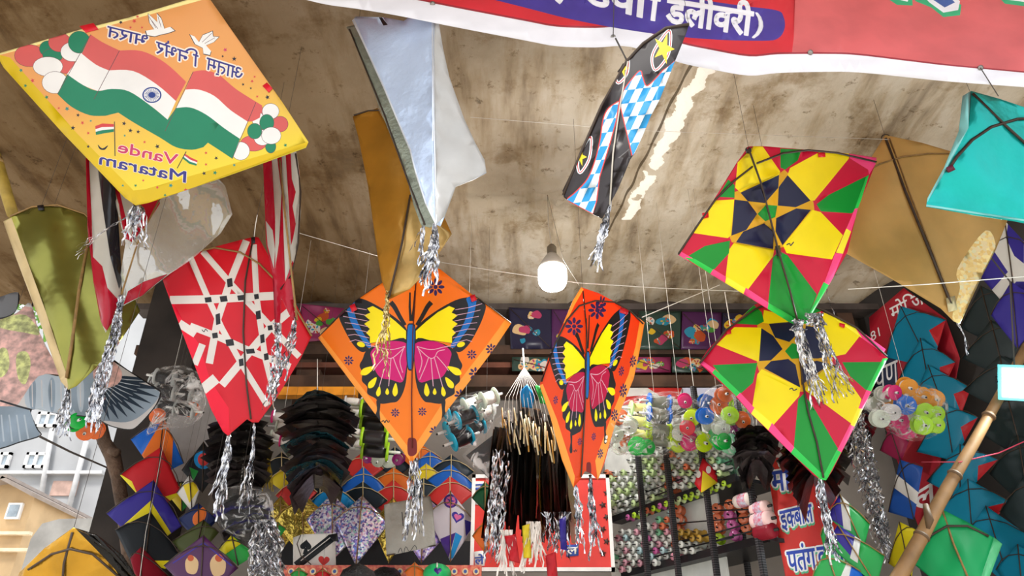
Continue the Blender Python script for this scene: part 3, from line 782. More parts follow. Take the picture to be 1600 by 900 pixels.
# ------------------------------------------------------------------ 5. red kite with white stripes
def striped_kite():
    pl = P3((395, 371, 3.05), (254, 437, 3.0), (487, 525, 3.15))
    root = thing('kite', 'red kite crossed by white stripes with black diamonds where they meet', 'kite', pl(395, 371), 'large hanging kites')
    C = lambda pts: [(240 + x / 2.8115, 360 + y / 2.8115) for x, y in pts]
    out = [(397, 370), (372, 376), (312, 392), (254, 437), (268, 475), (300, 560), (330, 640), (348, 674), (356, 681), (364, 674), (386, 655), (394, 660), (404, 660), (432, 622), (470, 560), (487, 525), (462, 474), (440, 440), (420, 400), (404, 371)]
    L = [([C([(40, 220), (75, 290), (130, 400), (200, 500), (250, 660), (330, 780), (335, 900), (300, 890), (215, 700), (120, 430)])], 3)]
    st = [([(72, 306), (250, 303), (450, 292), (590, 284)], 36), ([(162, 118), (240, 300), (300, 430), (385, 585), (500, 770)], 26), ([(216, 92), (335, 230), (400, 300), (480, 385), (600, 515), (640, 555)], 27), ([(408, 45), (335, 228), (283, 385), (245, 585)], 32),
          ([(440, 62), (452, 290), (478, 475), (490, 560), (530, 720)], 26), ([(160, 420), (270, 462), (425, 530), (600, 600)], 30), ([(610, 345), (512, 428), (425, 530), (300, 680)], 34), ([(112, 408), (185, 455)], 36), ([(215, 500), (180, 590)], 30), ([(275, 650), (215, 700)], 46)]
    for p, w in st: L.append(([stroke(C(p), w / 2.8)], 1))
    for x, y, a, bq in ((335, 230, 18, 28), (240, 305, 22, 17), (308, 301, 24, 19), (385, 296, 24, 17), (452, 291, 15, 17), (283, 390, 15, 36), (460, 372, 16, 28), (512, 428, 16, 16), (270, 462, 18, 18), (335, 493, 26, 22), (478, 476, 14, 28), (425, 531, 28, 16), (385, 580, 15, 24), (495, 555, 15, 22)):
        k = .75
        L.append(([C([(x - a * k, y - bq * .55), (x + a * .55, y - bq * k), (x + a * k, y + bq * .55), (x - a * .55, y + bq * k)])], 2))
    L.append(([stroke(C(cr([(212, 436), (222, 446), (228, 434), (238, 444)], 4, False)), 1.2)], 2))
    dp = bow((397, 370), (360, 680), 115, .05, .006)
    sheet('film', out, pl, [film('poppy_red', '#d8182b', .3), film('stripe_white', '#e9e2dc'), film('print_black', '#19171c', .1), film('hem_red', '#f01138')], root, L, 12, dp)
    pstick('spine', pl, [(395, 374), (383, 440), (380, 520), (385, 600), (392, 655)], .004, dkstick, root, .006, dp)
    pstick('bow', pl, [(312, 392), (335, 387), (375, 394), (405, 412), (432, 440), (455, 470), (487, 525)], .0045, bamboo, root, .008, dp)
    sheet('tape_patch', [(392, 371), (398, 370), (399, 380), (393, 381)], pl, [tape_blk], root, (), 30, lambda x, y: dp(x, y) + .008)
    R = random.Random(8)
    tinsel('tail', [[pl(358, 674, .03), pl(354 + R.uniform(-7, 7), 715, .03), pl(R.uniform(328, 356), R.uniform(760, 815), .03)] for k in range(16)] + [[pl(397, 660, .03), pl(396, 700, .03), pl(R.uniform(372, 398), R.uniform(760, 806), .03)] for k in range(7)], silver_t, root, .010, .02, .006, R)
    cord('string', [pl(397, 370), at(399, 352, 3.0), at(402, 336, 2.95)], .002, white_str, root)
striped_kite()

# ------------------------------------------------------------------ 6. silver foil kites and the gold one behind
def silver_kites():
    pl = P3((676, 4, 2.35), (554, 27, 2.45), (690, 352, 2.35))
    root = thing('kite', 'silvery blue foil kite with a sharp centre fold hanging nearest the banner', 'kite', pl(676, 4), 'large hanging kites')
    out = [(679, 4), (672, 7), (652, 17), (631, 33), (600, 27), (556, 26), (550, 32), (560, 52), (575, 85), (600, 140), (625, 200), (640, 235), (650, 275), (665, 320), (680, 350), (688, 354), (695, 338), (712, 292), (740, 281), (760, 270), (757, 250), (742, 222), (725, 185), (702, 120), (692, 75), (685, 30)]
    def dp(x, y):
        sx = x - (676 + (y - 4) * .008)
        return .10 - .0012 * abs(sx) * (1.0 if sx < 0 else 1.8) + .006 * math.sin(x * .09 + y * .05) + .004 * math.sin(y * .13 - x * .05)
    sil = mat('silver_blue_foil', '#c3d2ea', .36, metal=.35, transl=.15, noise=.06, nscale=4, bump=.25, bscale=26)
    sheet('film', out, pl, [sil, mat('silver_hem_and_glint', '#e2e8f2', .3, metal=.5), mat('silver_shadow_side', '#c9c8c6', .4, metal=.2, transl=.25, noise=.05), tape_blk], root,
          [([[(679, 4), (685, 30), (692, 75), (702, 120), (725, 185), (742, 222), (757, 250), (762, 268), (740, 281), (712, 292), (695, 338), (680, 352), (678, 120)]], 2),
           ([stroke([(676, 20), (677, 120), (677, 220)], 3.5)], 1), ([stroke([(551, 30), (575, 85), (600, 140), (625, 200), (640, 235), (650, 275), (665, 320), (680, 350)], 5)], 1), ([[(592, 27), (597, 27), (606, 39), (599, 40)]], 3), ([[(724, 172), (727, 172), (731, 186), (728, 185)]], 3)], 11, dp)  # stroke along the fold is a painted highlight, the edge stroke is the hem
    pstick('spine', pl, [(677, 8), (678, 180), (682, 348)], .003, mat('silver_hem_and_glint', '#e2e8f2'), root, .004, dp)
    R = random.Random(9)
    tinsel('tail', [[pl(680, 350), pl(677 + R.uniform(-8, 8), 385), pl(R.uniform(655, 684), R.uniform(410, 470))] for k in range(26)], silver_t, root, .011, .02, .007, R)
    pl2 = P3((560, 36, 2.55), (541, 46, 2.57), (672, 352, 2.5))
    root = thing('kite', 'dull silver foil kite showing only its edge behind the silvery blue kite', 'kite', pl2(560, 36), 'large hanging kites')
    out = [(541, 42), (560, 38), (640, 60), (690, 200), (690, 345), (672, 356), (658, 352), (646, 320), (632, 262), (618, 232), (590, 160), (566, 96), (552, 60)]
    f = sheet('film', out, pl2, [mat('grey_green_foil', '#8d9282', .4, metal=.5, noise=.15, bump=.3)], root, (), 14, lambda x, y: .004 * math.sin(y * .2))
    pstick('spine', pl2, [(546, 46), (600, 178), (640, 290), (664, 352)], .004, dkstick, root, .004)
    tinsel('tail', [[pl2(662, 350), pl2(R.uniform(636, 660), R.uniform(385, 420))] for k in range(9)], silver_t, root, .010, .02, .006, R)
    pl3 = P3((555, 175, 2.85), (640, 310, 2.8), (605, 465, 2.8))
    root = thing('kite', 'amber gold foil kite hanging limp behind the silver pair', 'kite', pl3(590, 170), 'large hanging kites')
    out = [(551, 182), (590, 169), (612, 210), (640, 250), (690, 330), (706, 366), (690, 390), (660, 432), (640, 452), (608, 468), (597, 440), (590, 400), (575, 290), (560, 215)]
    dp = lambda x, y: .04 * math.sin((x - y * .12) * .045) + .008 * math.sin(y * .06)
    sheet('film', out, pl3, [mat('amber_foil', '#b8862f', .3, metal=.35, transl=.35, noise=.12, nscale=5, bump=.15, bscale=10), mat('pale_amber', '#cfae6c', .25, metal=.4, transl=.3, noise=.2)], root,
          [([[(640, 312), (706, 366), (690, 390), (660, 432), (640, 452), (612, 460), (628, 380)]], 1)], 11, dp)
    pstick('spine', pl3, [(641, 305), (628, 380), (608, 464)], .005, dkstick, root, .02, dp)
    pstick('bow', pl3, [(553, 180), (575, 173), (592, 172)], .004, dkstick, root, .01, dp)
    tinsel('tail', [[pl3(606, 455), pl3(604 + R.uniform(-6, 6), 500, .03), pl3(R.uniform(578, 612), R.uniform(530, 590), .03)] for k in range(14)], gold_t, root, .010, .02, .007, R)
silver_kites()

# ------------------------------------------------------------------ 7. black kite with stars and checks
def star_kite():
    pl = P3((1076, 39, 1.98), (880, 302, 2.25), (941, 340, 2.2))
    root = thing('kite', 'black kite with yellow stars and blue and white checks hanging edge on below the banner', 'kite', pl(1076, 39), 'large hanging kites')
    C = lambda pts: [(840 + x / 2.1429, 20 + y / 2.1429) for x, y in pts]
    out = [(1077, 38), (1062, 39), (1040, 44), (1005, 68), (980, 95), (960, 128), (940, 165), (925, 200), (905, 245), (890, 275), (879, 298), (881, 308), (890, 316), (927, 335), (941, 342), (951, 322), (966, 295), (985, 249), (992, 239), (1005, 210), (1017, 181), (1031, 155), (1055, 95), (1070, 58)]
    r1 = C(cr([(275, 300), (290, 260), (318, 222), (343, 196), (350, 215), (362, 245), (380, 238), (420, 195)], 4, False)) + C([(462, 160), (410, 300), (325, 470), (318, 478), (300, 400), (283, 330)])
    r2 = C(cr([(272, 298), (240, 320), (222, 355), (212, 420), (196, 490), (170, 555), (130, 600), (98, 626)], 4, False)) + C([(185, 672), (196, 630), (206, 550), (240, 440), (262, 360)])
    L = []
    for r in (r1, r2):
        L.append(([stroke(r + [r[0]], 3.4)], 4)); L.append(([r], 1))
        e1, e2, o = Vector((-11.5, 24)), Vector((17.5, -2)), Vector((1010, 200))
        for i in range(-9, 10):
            for j in range(-9, 10):
                if (i + j) % 2: continue
                q = o + e1 * (i * .92) + e2 * (j * .70)
                a, bq = e1 * .92, e2 * .70
                pts = [tuple(q), tuple(q + a), tuple(q + a + bq), tuple(q + bq)]
                cx, cy = pts[0]
                if not (870 < cx < 1070 and 80 < cy < 345): continue
                L.append(([pts], 2, [r]))
    for x, y, a, bq, ro in ((1033, 82, 13, 37, .35), (972, 112, 9, 24, .35), (913, 245, 9, 33, .3)):
        d = cr([(x + math.sin(ro) * bq * 1.0, y - math.cos(ro) * bq * 1.0), (x + a * .9, y + 2), (x - math.sin(ro) * bq * .7, y + math.cos(ro) * bq * .8), (x - a * 1.0, y + 2)], 6)
        L.append(([stroke(d + [d[0]], 4.5)], 1)); L.append(([stroke(d + [d[0]], 1.4)], 4))
    for x, y, r, ro in ((1037, 76, 23, .35), (973, 106, 14, .35), (907, 245, 14, .35)): L.append(([star(x, y, r, ro, .38, .75, 1.1)], 3))
    dp = bow((985, 95), (941, 340), 110, .06, .004)
    sheet('film', out, pl, [film('kite_black', '#2a2426', .15, noise=.1), film('check_white', '#e6ecf0'), film('check_blue', '#2f9bd4'), film('star_yellow', '#efd62a'), film('outline_red', '#d8403c')], root, L, 12, dp)
    pstick('spine', pl, [(981, 96), (968, 170), (958, 240), (953, 320)], .003, mat('pale_stick', '#b9b2a6', .6), root, .006, dp)
    pstick('bow', pl, [(1077, 38), (1040, 44), (1005, 68), (980, 95), (940, 165), (905, 245), (880, 305)], .006, dkstick, root, .002, dp)
    R = random.Random(12)
    tinsel('tail', [[pl(952, 315, .02), pl(944 + R.uniform(-6, 6), 360, .02), pl(R.uniform(920, 940), R.uniform(395, 425), .02)] for k in range(22)], silver_t, root, .010, .02, .006, R)
    cord('tie_string', [pl(974, 100), pl(966, 112, .03), pl(980, 96, .05), pl(962, 60, .02)], .0035, dark_str, root)
star_kite()

# ------------------------------------------------------------------ 8. the two geometric kites
def geo_mats(): return [film('geo_pink', '#d3163f'), film('geo_yellow', '#f7e512', .35), film('geo_green', '#169a34'), film('geo_navy', '#191a3e', .15), film('geo_amber', '#e2b01e'), film('hem_pink', '#ff4f92'), film('hem_green', '#33d158'), film('hem_lemon', '#fff23a'), film('geo_deep_red', '#b31534')]
def geo_kite(label, pl, out, C, Ys, Gs, Ns, amber, centre, hems, spine, bowp, tails, extra, seed):
    root = thing('kite', label, 'kite', pl(*spine[0]), 'large hanging kites')
    L = [([C(amber)], 4)]
    L += [([C(p)], 1) for p in Ys] + [([C(p)], 2) for p in Gs] + [([C(p)], 3) for p in Ns] + [([C(centre)], 2)]
    L += [([C(p)], m) for p, m in hems]
    L += [([stroke(C(cr(extra, 4, False)), 1.6)], 3)]
    half = (Vector(out[1]) - Vector(spine[0])).length * .75
    dp = bow(spine[0], spine[-1], half, .05, .003)
    sheet('film', out, pl, geo_mats(), root, L, 13, dp)
    pstick('spine', pl, spine, .0045, dkstick, root, .006, dp)
    pstick('bow', pl, bowp, .005, dkstick, root, .008, dp)
    return root, dp
C1 = lambda pts: [(1050 + x / 3.103, 220 + y / 3.103) for x, y in pts]
pl = P3((1169, 231, 2.65), (1060, 397, 2.75), (1369, 247, 2.85))
GA, dpA = geo_kite('upper yellow, green and pink kite with a navy five pointed star, tilted', pl,
    C1([(370, 28), (395, 26), (440, 26), (640, 42), (860, 62), (992, 82), (985, 115), (900, 330), (850, 540), (760, 700), (672, 850), (660, 885), (600, 892), (570, 880), (345, 742), (185, 645), (28, 552), (35, 535), (100, 440), (200, 290), (318, 100)]), C1,
    [[(395, 26), (440, 28), (525, 150), (518, 167), (332, 250), (306, 228), (318, 105)], [(720, 52), (858, 62), (858, 85), (690, 290), (672, 290), (560, 165), (572, 132)], [(302, 284), (285, 460), (270, 472), (100, 447), (200, 290)], [(300, 495), (495, 528), (490, 560), (350, 745), (256, 690), (275, 530)], [(680, 335), (720, 345), (828, 458), (775, 575), (555, 545), (538, 508)]],
    [[(525, 38), (628, 42), (610, 95), (548, 140), (526, 130)], [(272, 188), (303, 215), (303, 276), (222, 272)], [(700, 308), (760, 262), (955, 165), (905, 325), (870, 352), (722, 342)], [(281, 484), (160, 510), (72, 562), (185, 645), (276, 545)], [(520, 535), (490, 565), (462, 820), (600, 893), (650, 885), (702, 745), (560, 555)]],
    [[(332, 252), (519, 165), (515, 228), (450, 302), (367, 293)], [(560, 167), (517, 225), (513, 314), (600, 322), (671, 290)], [(303, 285), (367, 293), (413, 355), (360, 432), (288, 460)], [(345, 440), (447, 400), (493, 440), (490, 525), (310, 492)], [(505, 375), (602, 328), (673, 335), (535, 507), (501, 440)]],
    [(300, 250), (520, 160), (545, 140), (570, 165), (685, 295), (690, 335), (540, 515), (490, 530), (290, 492), (280, 470), (303, 290)], [(455, 310), (510, 315), (500, 370), (452, 390), (415, 355)],
    [([(28, 552), (40, 535), (110, 575), (75, 580)], 5), ([(60, 565), (110, 572), (200, 625), (185, 645)], 6), ([(185, 645), (200, 622), (262, 660), (256, 692)], 5), ([(256, 692), (265, 660), (355, 715), (345, 745)], 7), ([(345, 745), (358, 712), (468, 785), (462, 822)], 5), ([(462, 822), (468, 785), (580, 850), (640, 870), (600, 895)], 6),
     ([(985, 82), (992, 82), (985, 115), (955, 165), (950, 140), (862, 85), (860, 64)], 5), ([(955, 165), (940, 175), (885, 330), (905, 325)], 6), ([(905, 325), (885, 330), (845, 428), (868, 440)], 5), ([(868, 440), (845, 425), (795, 542), (828, 548)], 7), ([(828, 548), (790, 545), (738, 688), (765, 702)], 5), ([(765, 702), (735, 685), (668, 830), (640, 888), (670, 890)], 6)],
    C1([(372, 40), (430, 200), (480, 390), (515, 530), (570, 720), (608, 870)]), C1([(30, 550), (120, 415), (210, 285), (300, 195), (410, 110), (540, 60), (660, 45), (800, 58), (990, 102)]), None, [(555, 505), (570, 498), (575, 508), (590, 490)], 1)
sheet('tape_patch', C1([(500, 512), (523, 506), (532, 555), (508, 560)]), pl, [tape_blk], GA, (), 30, lambda x, y: dpA(x, y) + .012)
for q in ([(708, 58), (742, 56), (744, 78), (710, 80)], [(146, 350), (176, 346), (178, 372), (150, 378)]): sheet('tape_patch', C1(q), pl, [tape_red], GA, (), 30, lambda x, y: dpA(x, y) + .01)
b = MB(); b.lathe([(.002, -.014), (.012, -.01), (.014, .0), (.012, .01), (.002, .014)], pl(*C1([(370, 46)])[0], .03), (0, .3, 1), 8); b.build('knot', tape_blk, GA)
R = random.Random(21)
tinsel('tail', [[pl(1246, 500, .03), pl(1248 + R.uniform(-8, 10), 518, .05), pl(1258 + R.uniform(-6, 18), 570, .06), pl(R.uniform(1262, 1294), R.uniform(590, 645), .06)] for k in range(22)] +
       [[pl(1274, 495, .03), pl(1280 + R.uniform(-8, 10), 512, .05), pl(1295 + R.uniform(-10, 18), 570, .06), pl(R.uniform(1300, 1338), R.uniform(590, 640), .06)] for k in range(20)], silver_t, GA, .010, .02, .006, R)
tinsel('tail_knot', [[pl(1246 + R.uniform(-9, 9), 500, .04), pl(1246 + R.uniform(-12, 12), 516, .06)] for k in range(26)] + [[pl(1272 + R.uniform(-12, 14), 490, .04), pl(1276 + R.uniform(-16, 16), 508, .06)] for k in range(30)], silver_t, GA, .016, .01, .008, R)
C2 = lambda pts: [(1080 + x / 2.903, 450 + y / 2.903) for x, y in pts]
pl = P3((1092, 567, 3.2), (1386, 560, 3.25), (1287, 748, 3.2))
GB, dpB = geo_kite('lower yellow, green and pink kite with a navy star hanging upright under its twin', pl,
    C2([(35, 340), (75, 280), (150, 200), (285, 78), (430, 0), (600, 110), (740, 175), (882, 278), (870, 300), (892, 318), (850, 400), (735, 640), (640, 830), (612, 872), (590, 870), (555, 850), (450, 745), (270, 570), (200, 490)]), C2,
    [[(322, 180), (305, 335), (115, 258), (195, 178)], [(330, 100), (410, 120), (472, 152), (352, 162), (322, 158)], [(320, 368), (495, 452), (490, 490), (355, 642), (272, 568), (300, 392)], [(628, 345), (690, 385), (772, 505), (735, 622), (610, 530), (510, 460)], [(600, 112), (640, 125), (775, 205), (700, 300), (632, 315), (575, 190), (585, 150)]],
    [[(300, 340), (98, 350), (212, 490), (280, 430)], [(285, 78), (320, 110), (330, 152), (300, 168), (200, 162)], [(510, 480), (485, 505), (463, 745), (598, 862), (672, 740), (560, 550)], [(685, 337), (888, 335), (800, 470), (720, 400)], [(440, 0), (500, 50), (540, 95), (560, 80), (590, 105), (545, 120), (480, 100)]],
    [[(352, 163), (470, 152), (470, 220), (445, 245), (380, 225)], [(520, 172), (570, 178), (622, 310), (575, 320), (502, 318), (500, 262)], [(318, 182), (372, 217), (414, 277), (362, 328), (308, 332)], [(362, 332), (440, 322), (473, 348), (495, 452), (330, 364)], [(505, 345), (570, 330), (628, 345), (500, 440), (498, 395)]],
    [(300, 160), (520, 140), (585, 165), (640, 325), (640, 350), (510, 470), (490, 470), (310, 385), (298, 345)], [(458, 250), (500, 262), (502, 318), (455, 322), (425, 287)],
    [([(35, 340), (45, 325), (110, 372), (95, 385)], 5), ([(95, 385), (108, 368), (225, 478), (205, 492)], 6), ([(205, 492), (222, 475), (288, 545), (272, 570)], 5), ([(272, 570), (286, 545), (368, 615), (350, 645)], 7), ([(350, 645), (366, 612), (470, 725), (452, 748)], 5), ([(452, 748), (468, 722), (585, 835), (612, 850), (612, 875), (590, 872)], 6),
     ([(892, 318), (868, 320), (795, 465), (815, 470)], 6), ([(815, 470), (795, 462), (758, 545), (780, 550)], 5), ([(780, 550), (756, 545), (722, 620), (742, 630)], 7), ([(742, 630), (720, 620), (662, 735), (680, 745)], 5), ([(680, 745), (660, 735), (600, 850), (612, 875)], 6), ([(740, 175), (882, 278), (874, 300), (775, 228)], 5), ([(600, 110), (740, 175), (775, 228), (640, 132)], 7), ([(285, 78), (270, 95), (215, 140), (230, 128)], 6), ([(230, 128), (215, 140), (160, 180), (180, 172)], 5)],
    C2([(460, 20), (480, 200), (505, 420), (530, 560), (570, 700), (600, 860)]), C2([(40, 340), (160, 190), (290, 95), (440, 40), (600, 100), (750, 180), (888, 310)]), None, [(445, 460), (458, 455), (465, 465), (480, 458)], 2)
for q in ([(160, 198), (180, 192), (182, 206), (164, 212)], [(672, 158), (698, 164), (694, 182), (672, 172)]): sheet('tape_patch', C2(q), pl, [tape_red], GB, (), 30, lambda x, y: dpB(x, y) + .01)
tinsel('tail', [[pl(1282, 740, .03), pl(1282 + R.uniform(-8, 8), 775, .04), pl(1290 + R.uniform(-6, 10), 815, .04), pl(R.uniform(1288, 1316), R.uniform(850, 885), .04)] for k in range(22)], silver_t, GB, .010, .02, .006, R)

# ------------------------------------------------------------------ 9. tan kite and teal kite on the right
def right_kites():
    pl = P3((1383, 213, 3.2), (1322, 394, 3.3), (1575, 340, 3.3))
    root = thing('kite', 'large tan gold foil kite with a long bamboo spine right of the star kites', 'kite', pl(1383, 213), 'large hanging kites')
    out = [(1383, 211), (1440, 223), (1490, 238), (1540, 280), (1575, 342), (1556, 390), (1535, 430), (1500, 506), (1490, 502), (1470, 482), (1400, 440), (1322, 396), (1330, 350), (1345, 290), (1362, 245)]
    dp = bow((1383, 212), (1497, 505), 130, .05, .010)
    tan = mat('tan_foil', '#d4ae68', .36, metal=.2, transl=.4, noise=.12, nscale=4, bump=.12, bscale=8)
    sheet('film', out, pl, [tan, holo('painted_sheen', ['#cfae6c', '#d4b878', '#ccb688', '#d8c284', '#c8a562', '#c6bd92'], .3, 60)], root, [([cr([(1540, 360), (1556, 390), (1535, 430), (1500, 506), (1488, 494), (1500, 450), (1496, 420)], 4)], 1)], 13, dp)  # corner patch: iridescent sheen put into the colour
    pstick('spine', pl, [(1384, 216), (1415, 300), (1450, 385), (1486, 475)], .007, dkstick, root, .008, dp)
    pstick('spine_splint', pl, [(1390, 216), (1421, 300), (1454, 385), (1488, 472)], .004, bamboo, root, .008, dp)
    pstick('bow', pl, [(1352, 268), (1375, 256), (1410, 245), (1450, 240), (1492, 240)], .0045, bamboo, root, .008, dp)
    b = MB(); b.tube([pl(1384 + 7 * math.cos(a), 216 + 6 * math.sin(a), .02) for a in np.linspace(0, 6.28, 12)], .003, 5); b.build('loop', dkstick, root)
    sheet('tape_patch', [(1478, 466), (1492, 462), (1496, 484), (1482, 488)], pl, [mat('clear_tape', '#b9b08a', .15, metal=.3)], root, (), 30, lambda x, y: dp(x, y) + .014)
    R = random.Random(31)
    tinsel('tail', [[pl(1494, 500, .02), pl(1506, 522, .02), pl(1512 + R.uniform(-4, 8), R.uniform(540, 560), .02)] for k in range(6)], silver_t, root, .008, .02, .004, R)
    pl = P3((1515, 142, 2.5), (1447, 321, 2.6), (1640, 300, 2.7))
    root = thing('kite', 'turquoise foil kite with a bent bow at the upper right edge', 'kite', pl(1515, 142), 'large hanging kites')
    out = [(1517, 142), (1560, 154), (1620, 174), (1668, 200), (1690, 260), (1684, 340), (1660, 352), (1600, 349), (1585, 346), (1520, 336), (1447, 323), (1449, 310), (1475, 262), (1498, 205), (1504, 150)]
    dp = bow((1516, 142), (1690, 330), 120, .06, .014)
    sheet('film', out, pl, [mat('turquoise_foil', '#16b9b4', .28, metal=.45, transl=.2, noise=.1, nscale=5, bump=.35, bscale=11), mat('pale_turquoise', '#8fd9d8', .3, metal=.4, transl=.2)], root,
          [([[(1504, 150), (1517, 142), (1513, 200), (1480, 262), (1449, 316), (1449, 308), (1475, 262), (1498, 205)]], 1), ([stroke([(1447, 321), (1520, 332), (1600, 344)], 3)], 1)], 12, dp)
    pstick('spine', pl, [(1520, 146), (1570, 195), (1620, 240), (1685, 325)], .006, dkstick, root, .008, dp)
    pstick('bow', pl, [(1480, 268), (1495, 245), (1520, 218), (1550, 198), (1590, 186), (1640, 184)], .007, dkstick, root, .009, dp)
    sheet('tape_patch', [(1478, 262), (1488, 257), (1493, 265), (1482, 270)], pl, [mat('maroon_tape', '#5b1830', .5)], root, (), 30, lambda x, y: dp(x, y) + .02)
right_kites()

# ------------------------------------------------------------------ 10. butterfly kites
def butterfly_layers(C, hem=True):
    """Printed butterfly; C turns drawing units into photo pixels. Inks: 1 black, 2 yellow, 3 blue, 4 pink, 5 purple-black, 6 pale vein, 7 hem, 8 dark red, 9 white."""
    X = 415.0
    def M(p): return [(2 * X - x, y + 0) for x, y in p]
    up = cr([(434, 330), (432, 290), (455, 258), (500, 222), (560, 184), (620, 156), (680, 150), (732, 178), (722, 235), (692, 300), (660, 352), (625, 382), (595, 372), (590, 347), (500, 334)], 4)
    ye = [(436, 327), (436, 292), (480, 252), (530, 212), (578, 186), (602, 196), (588, 214), (614, 226), (590, 246), (614, 262), (590, 284), (606, 300), (590, 316), (590, 344), (520, 334)]
    bl = cr([(652, 152), (692, 150), (686, 210), (664, 272), (630, 322), (600, 362), (584, 354), (622, 295), (648, 240), (660, 190)], 4)
    lo = cr([(433, 332), (500, 333), (560, 350), (606, 378), (620, 410), (634, 440), (622, 470), (624, 505), (602, 530), (600, 560), (566, 580), (545, 602), (500, 598), (470, 590), (445, 545), (432, 470)], 4)
    pk = cr([(434, 346), (500, 335), (552, 350), (586, 382), (582, 415), (572, 450), (546, 490), (500, 500), (452, 510), (436, 455), (430, 400)], 4)
    tail = cr([(545, 590), (562, 590), (560, 630), (572, 665), (562, 684), (546, 676), (548, 640)], 4)
    L = []
    for side in (0, 1):
        g = (lambda p: C(M(p))) if side else C
        L += [([g(up)], 1), ([g(ye)], 2), ([g(bl)], 3), ([g(circ(628, 350, 18, 11, 12, -.3))], 2), ([g(lo)], 1), ([g(tail)], 1), ([g(pk)], 4)]
        for x, y, a, bq, r in ((603, 462, 38, 17, .5), (580, 515, 32, 15, .95), (553, 552, 25, 11, 1.4), (516, 552, 16, 9, 1.57), (482, 546, 32, 13, 1.5)):
            L.append(([g(cr([(x - a * math.cos(r), y - a * math.sin(r)), (x - bq * .9 * math.sin(r) + a * .2 * math.cos(r), y + bq * .9 * math.cos(r) + a * .2 * math.sin(r)), (x + a * .8 * math.cos(r), y + a * .8 * math.sin(r)), (x + bq * .9 * math.sin(r) + a * .2 * math.cos(r), y - bq * .9 * math.cos(r) + a * .2 * math.sin(r))], 4))], 2))
        for k in range(7):
            y = 190 + k * 24
            L.append(([g(stroke([(604 - 2 * k, y + 12), (664 - 2 * k, y + 2 - k), (718 - 7 * k, y - 14 + k * 3)], 2.6))], 6))
        for p in ([(440, 358), (500, 372), (560, 360), (606, 352)], [(440, 360), (490, 405), (515, 405), (530, 380), (560, 372)], [(490, 405), (478, 440), (452, 500)], [(500, 408), (505, 470), (510, 528)], [(515, 408), (530, 460), (550, 530)], [(525, 400), (560, 440), (575, 462)], [(446, 366), (462, 420), (450, 470)]):
            L.append(([g(stroke(cr(p, 4, False), 3.2))], 6))
        L.append(([g(stroke(cr([(440, 268), (462, 232), (485, 190), (502, 170)], 4, False), 15, 22))], 1))
        L += [([g(circ(566, 655, 10, 9, 10))], 9), ([g(circ(560, 672, 10, 7, 10))], 9)] if not side else []
    L += [([C(stroke([(411, 128), (410, 190), (414, 250)], 7, 12))], 1), ([C(stroke([(433, 120), (428, 190), (420, 250)], 7, 12))], 1)]
    L += [([C(cr([(400, 268), (415, 260), (432, 268), (434, 320), (430, 400), (424, 452), (412, 462), (400, 448), (394, 380), (396, 320)], 4))], 1), ([C(cr([(403, 272), (415, 265), (429, 272), (430, 320), (426, 400), (420, 448), (411, 455), (403, 442), (398, 380), (399, 320)], 4))], 3)]
    for x, y, r in ((520, 105, 38), (150, 418, 21), (674, 393, 21), (757, 370, 24), (690, 475, 29), (627, 568, 27), (348, 641, 19), (463, 636, 19), (517, 722, 24)):
        for lp, m in flower(x, y, r, 5): L.append(([C(l) for l in lp], m))
    L += [([C(cr([(402, 755), (420, 748), (438, 758), (440, 810), (420, 826), (402, 815)], 4))], 8), ([C(stroke(cr([(290, 680), (298, 674), (304, 684), (310, 672), (318, 682), (324, 674)], 3, False), 4))], 1)]
    return L
bf_m = lambda: [film('butterfly_orange', '#f2871b', .35), film('butterfly_black', '#16151a', .1), film('butterfly_yellow', '#f8ea10', .35), film('butterfly_blue', '#1b79c9'), film('butterfly_pink', '#d3127a'), film('flower_purple', '#352058', .15), film('vein_pale', '#e8b9cc'), film('hem_orange', '#ffb04a', .4), film('dark_red_patch', '#7d1d1a'), film('spot_white', '#f3f0e6')]
CB = lambda pts: [(490 + x / 2.728, 410 + y / 2.728) for x, y in pts]
pl = P3((665, 418, 3.25), (498, 527, 3.3), (798, 505, 3.3))
root = thing('kite', 'big orange butterfly kite facing straight out in the middle', 'kite', pl(665, 418), 'large hanging kites')
out = [(655, 417), (687, 420), (740, 462), (799, 505), (770, 548), (700, 640), (655, 706), (646, 720), (640, 720), (630, 706), (560, 612), (497, 528), (556, 470), (600, 440)]
L = [([[(790, 498), (799, 505), (770, 548), (700, 640), (646, 722), (646, 700), (690, 632), (760, 540)]], 7), ([[(497, 528), (502, 524), (566, 606), (636, 696), (642, 722), (630, 706), (560, 612)]], 7)] + butterfly_layers(CB)
dp = bow((665, 418), (643, 720), 150, .05, .003)
sheet('film', out, pl, bf_m(), root, L, 13, dp)
pstick('spine', pl, [(651, 425), (645, 520), (643, 620), (644, 700)], .003, mat('red_brown_stick', '#5a1a14', .5), root, .005, dp)
pstick('bow', pl, [(498, 527), (540, 482), (590, 446), (650, 432), (700, 440), (750, 468), (798, 505)], .004, dkstick, root, -.008, dp)
for q in ([(546, 478), (554, 474), (558, 484), (550, 488)], [(734, 462), (742, 460), (745, 469), (737, 472)]): sheet('tape_patch', q, pl, [tape_red], root, (), 30, lambda x, y: dp(x, y) + .01)
R = random.Random(41)
tinsel('tail', [[pl(R.uniform(640, 656), 716, .02), pl(R.uniform(634, 662), 760, .03), pl(R.uniform(626, 666), R.uniform(800, 850), .04)] for k in range(18)], silver_t, root, .010, .02, .006, R)
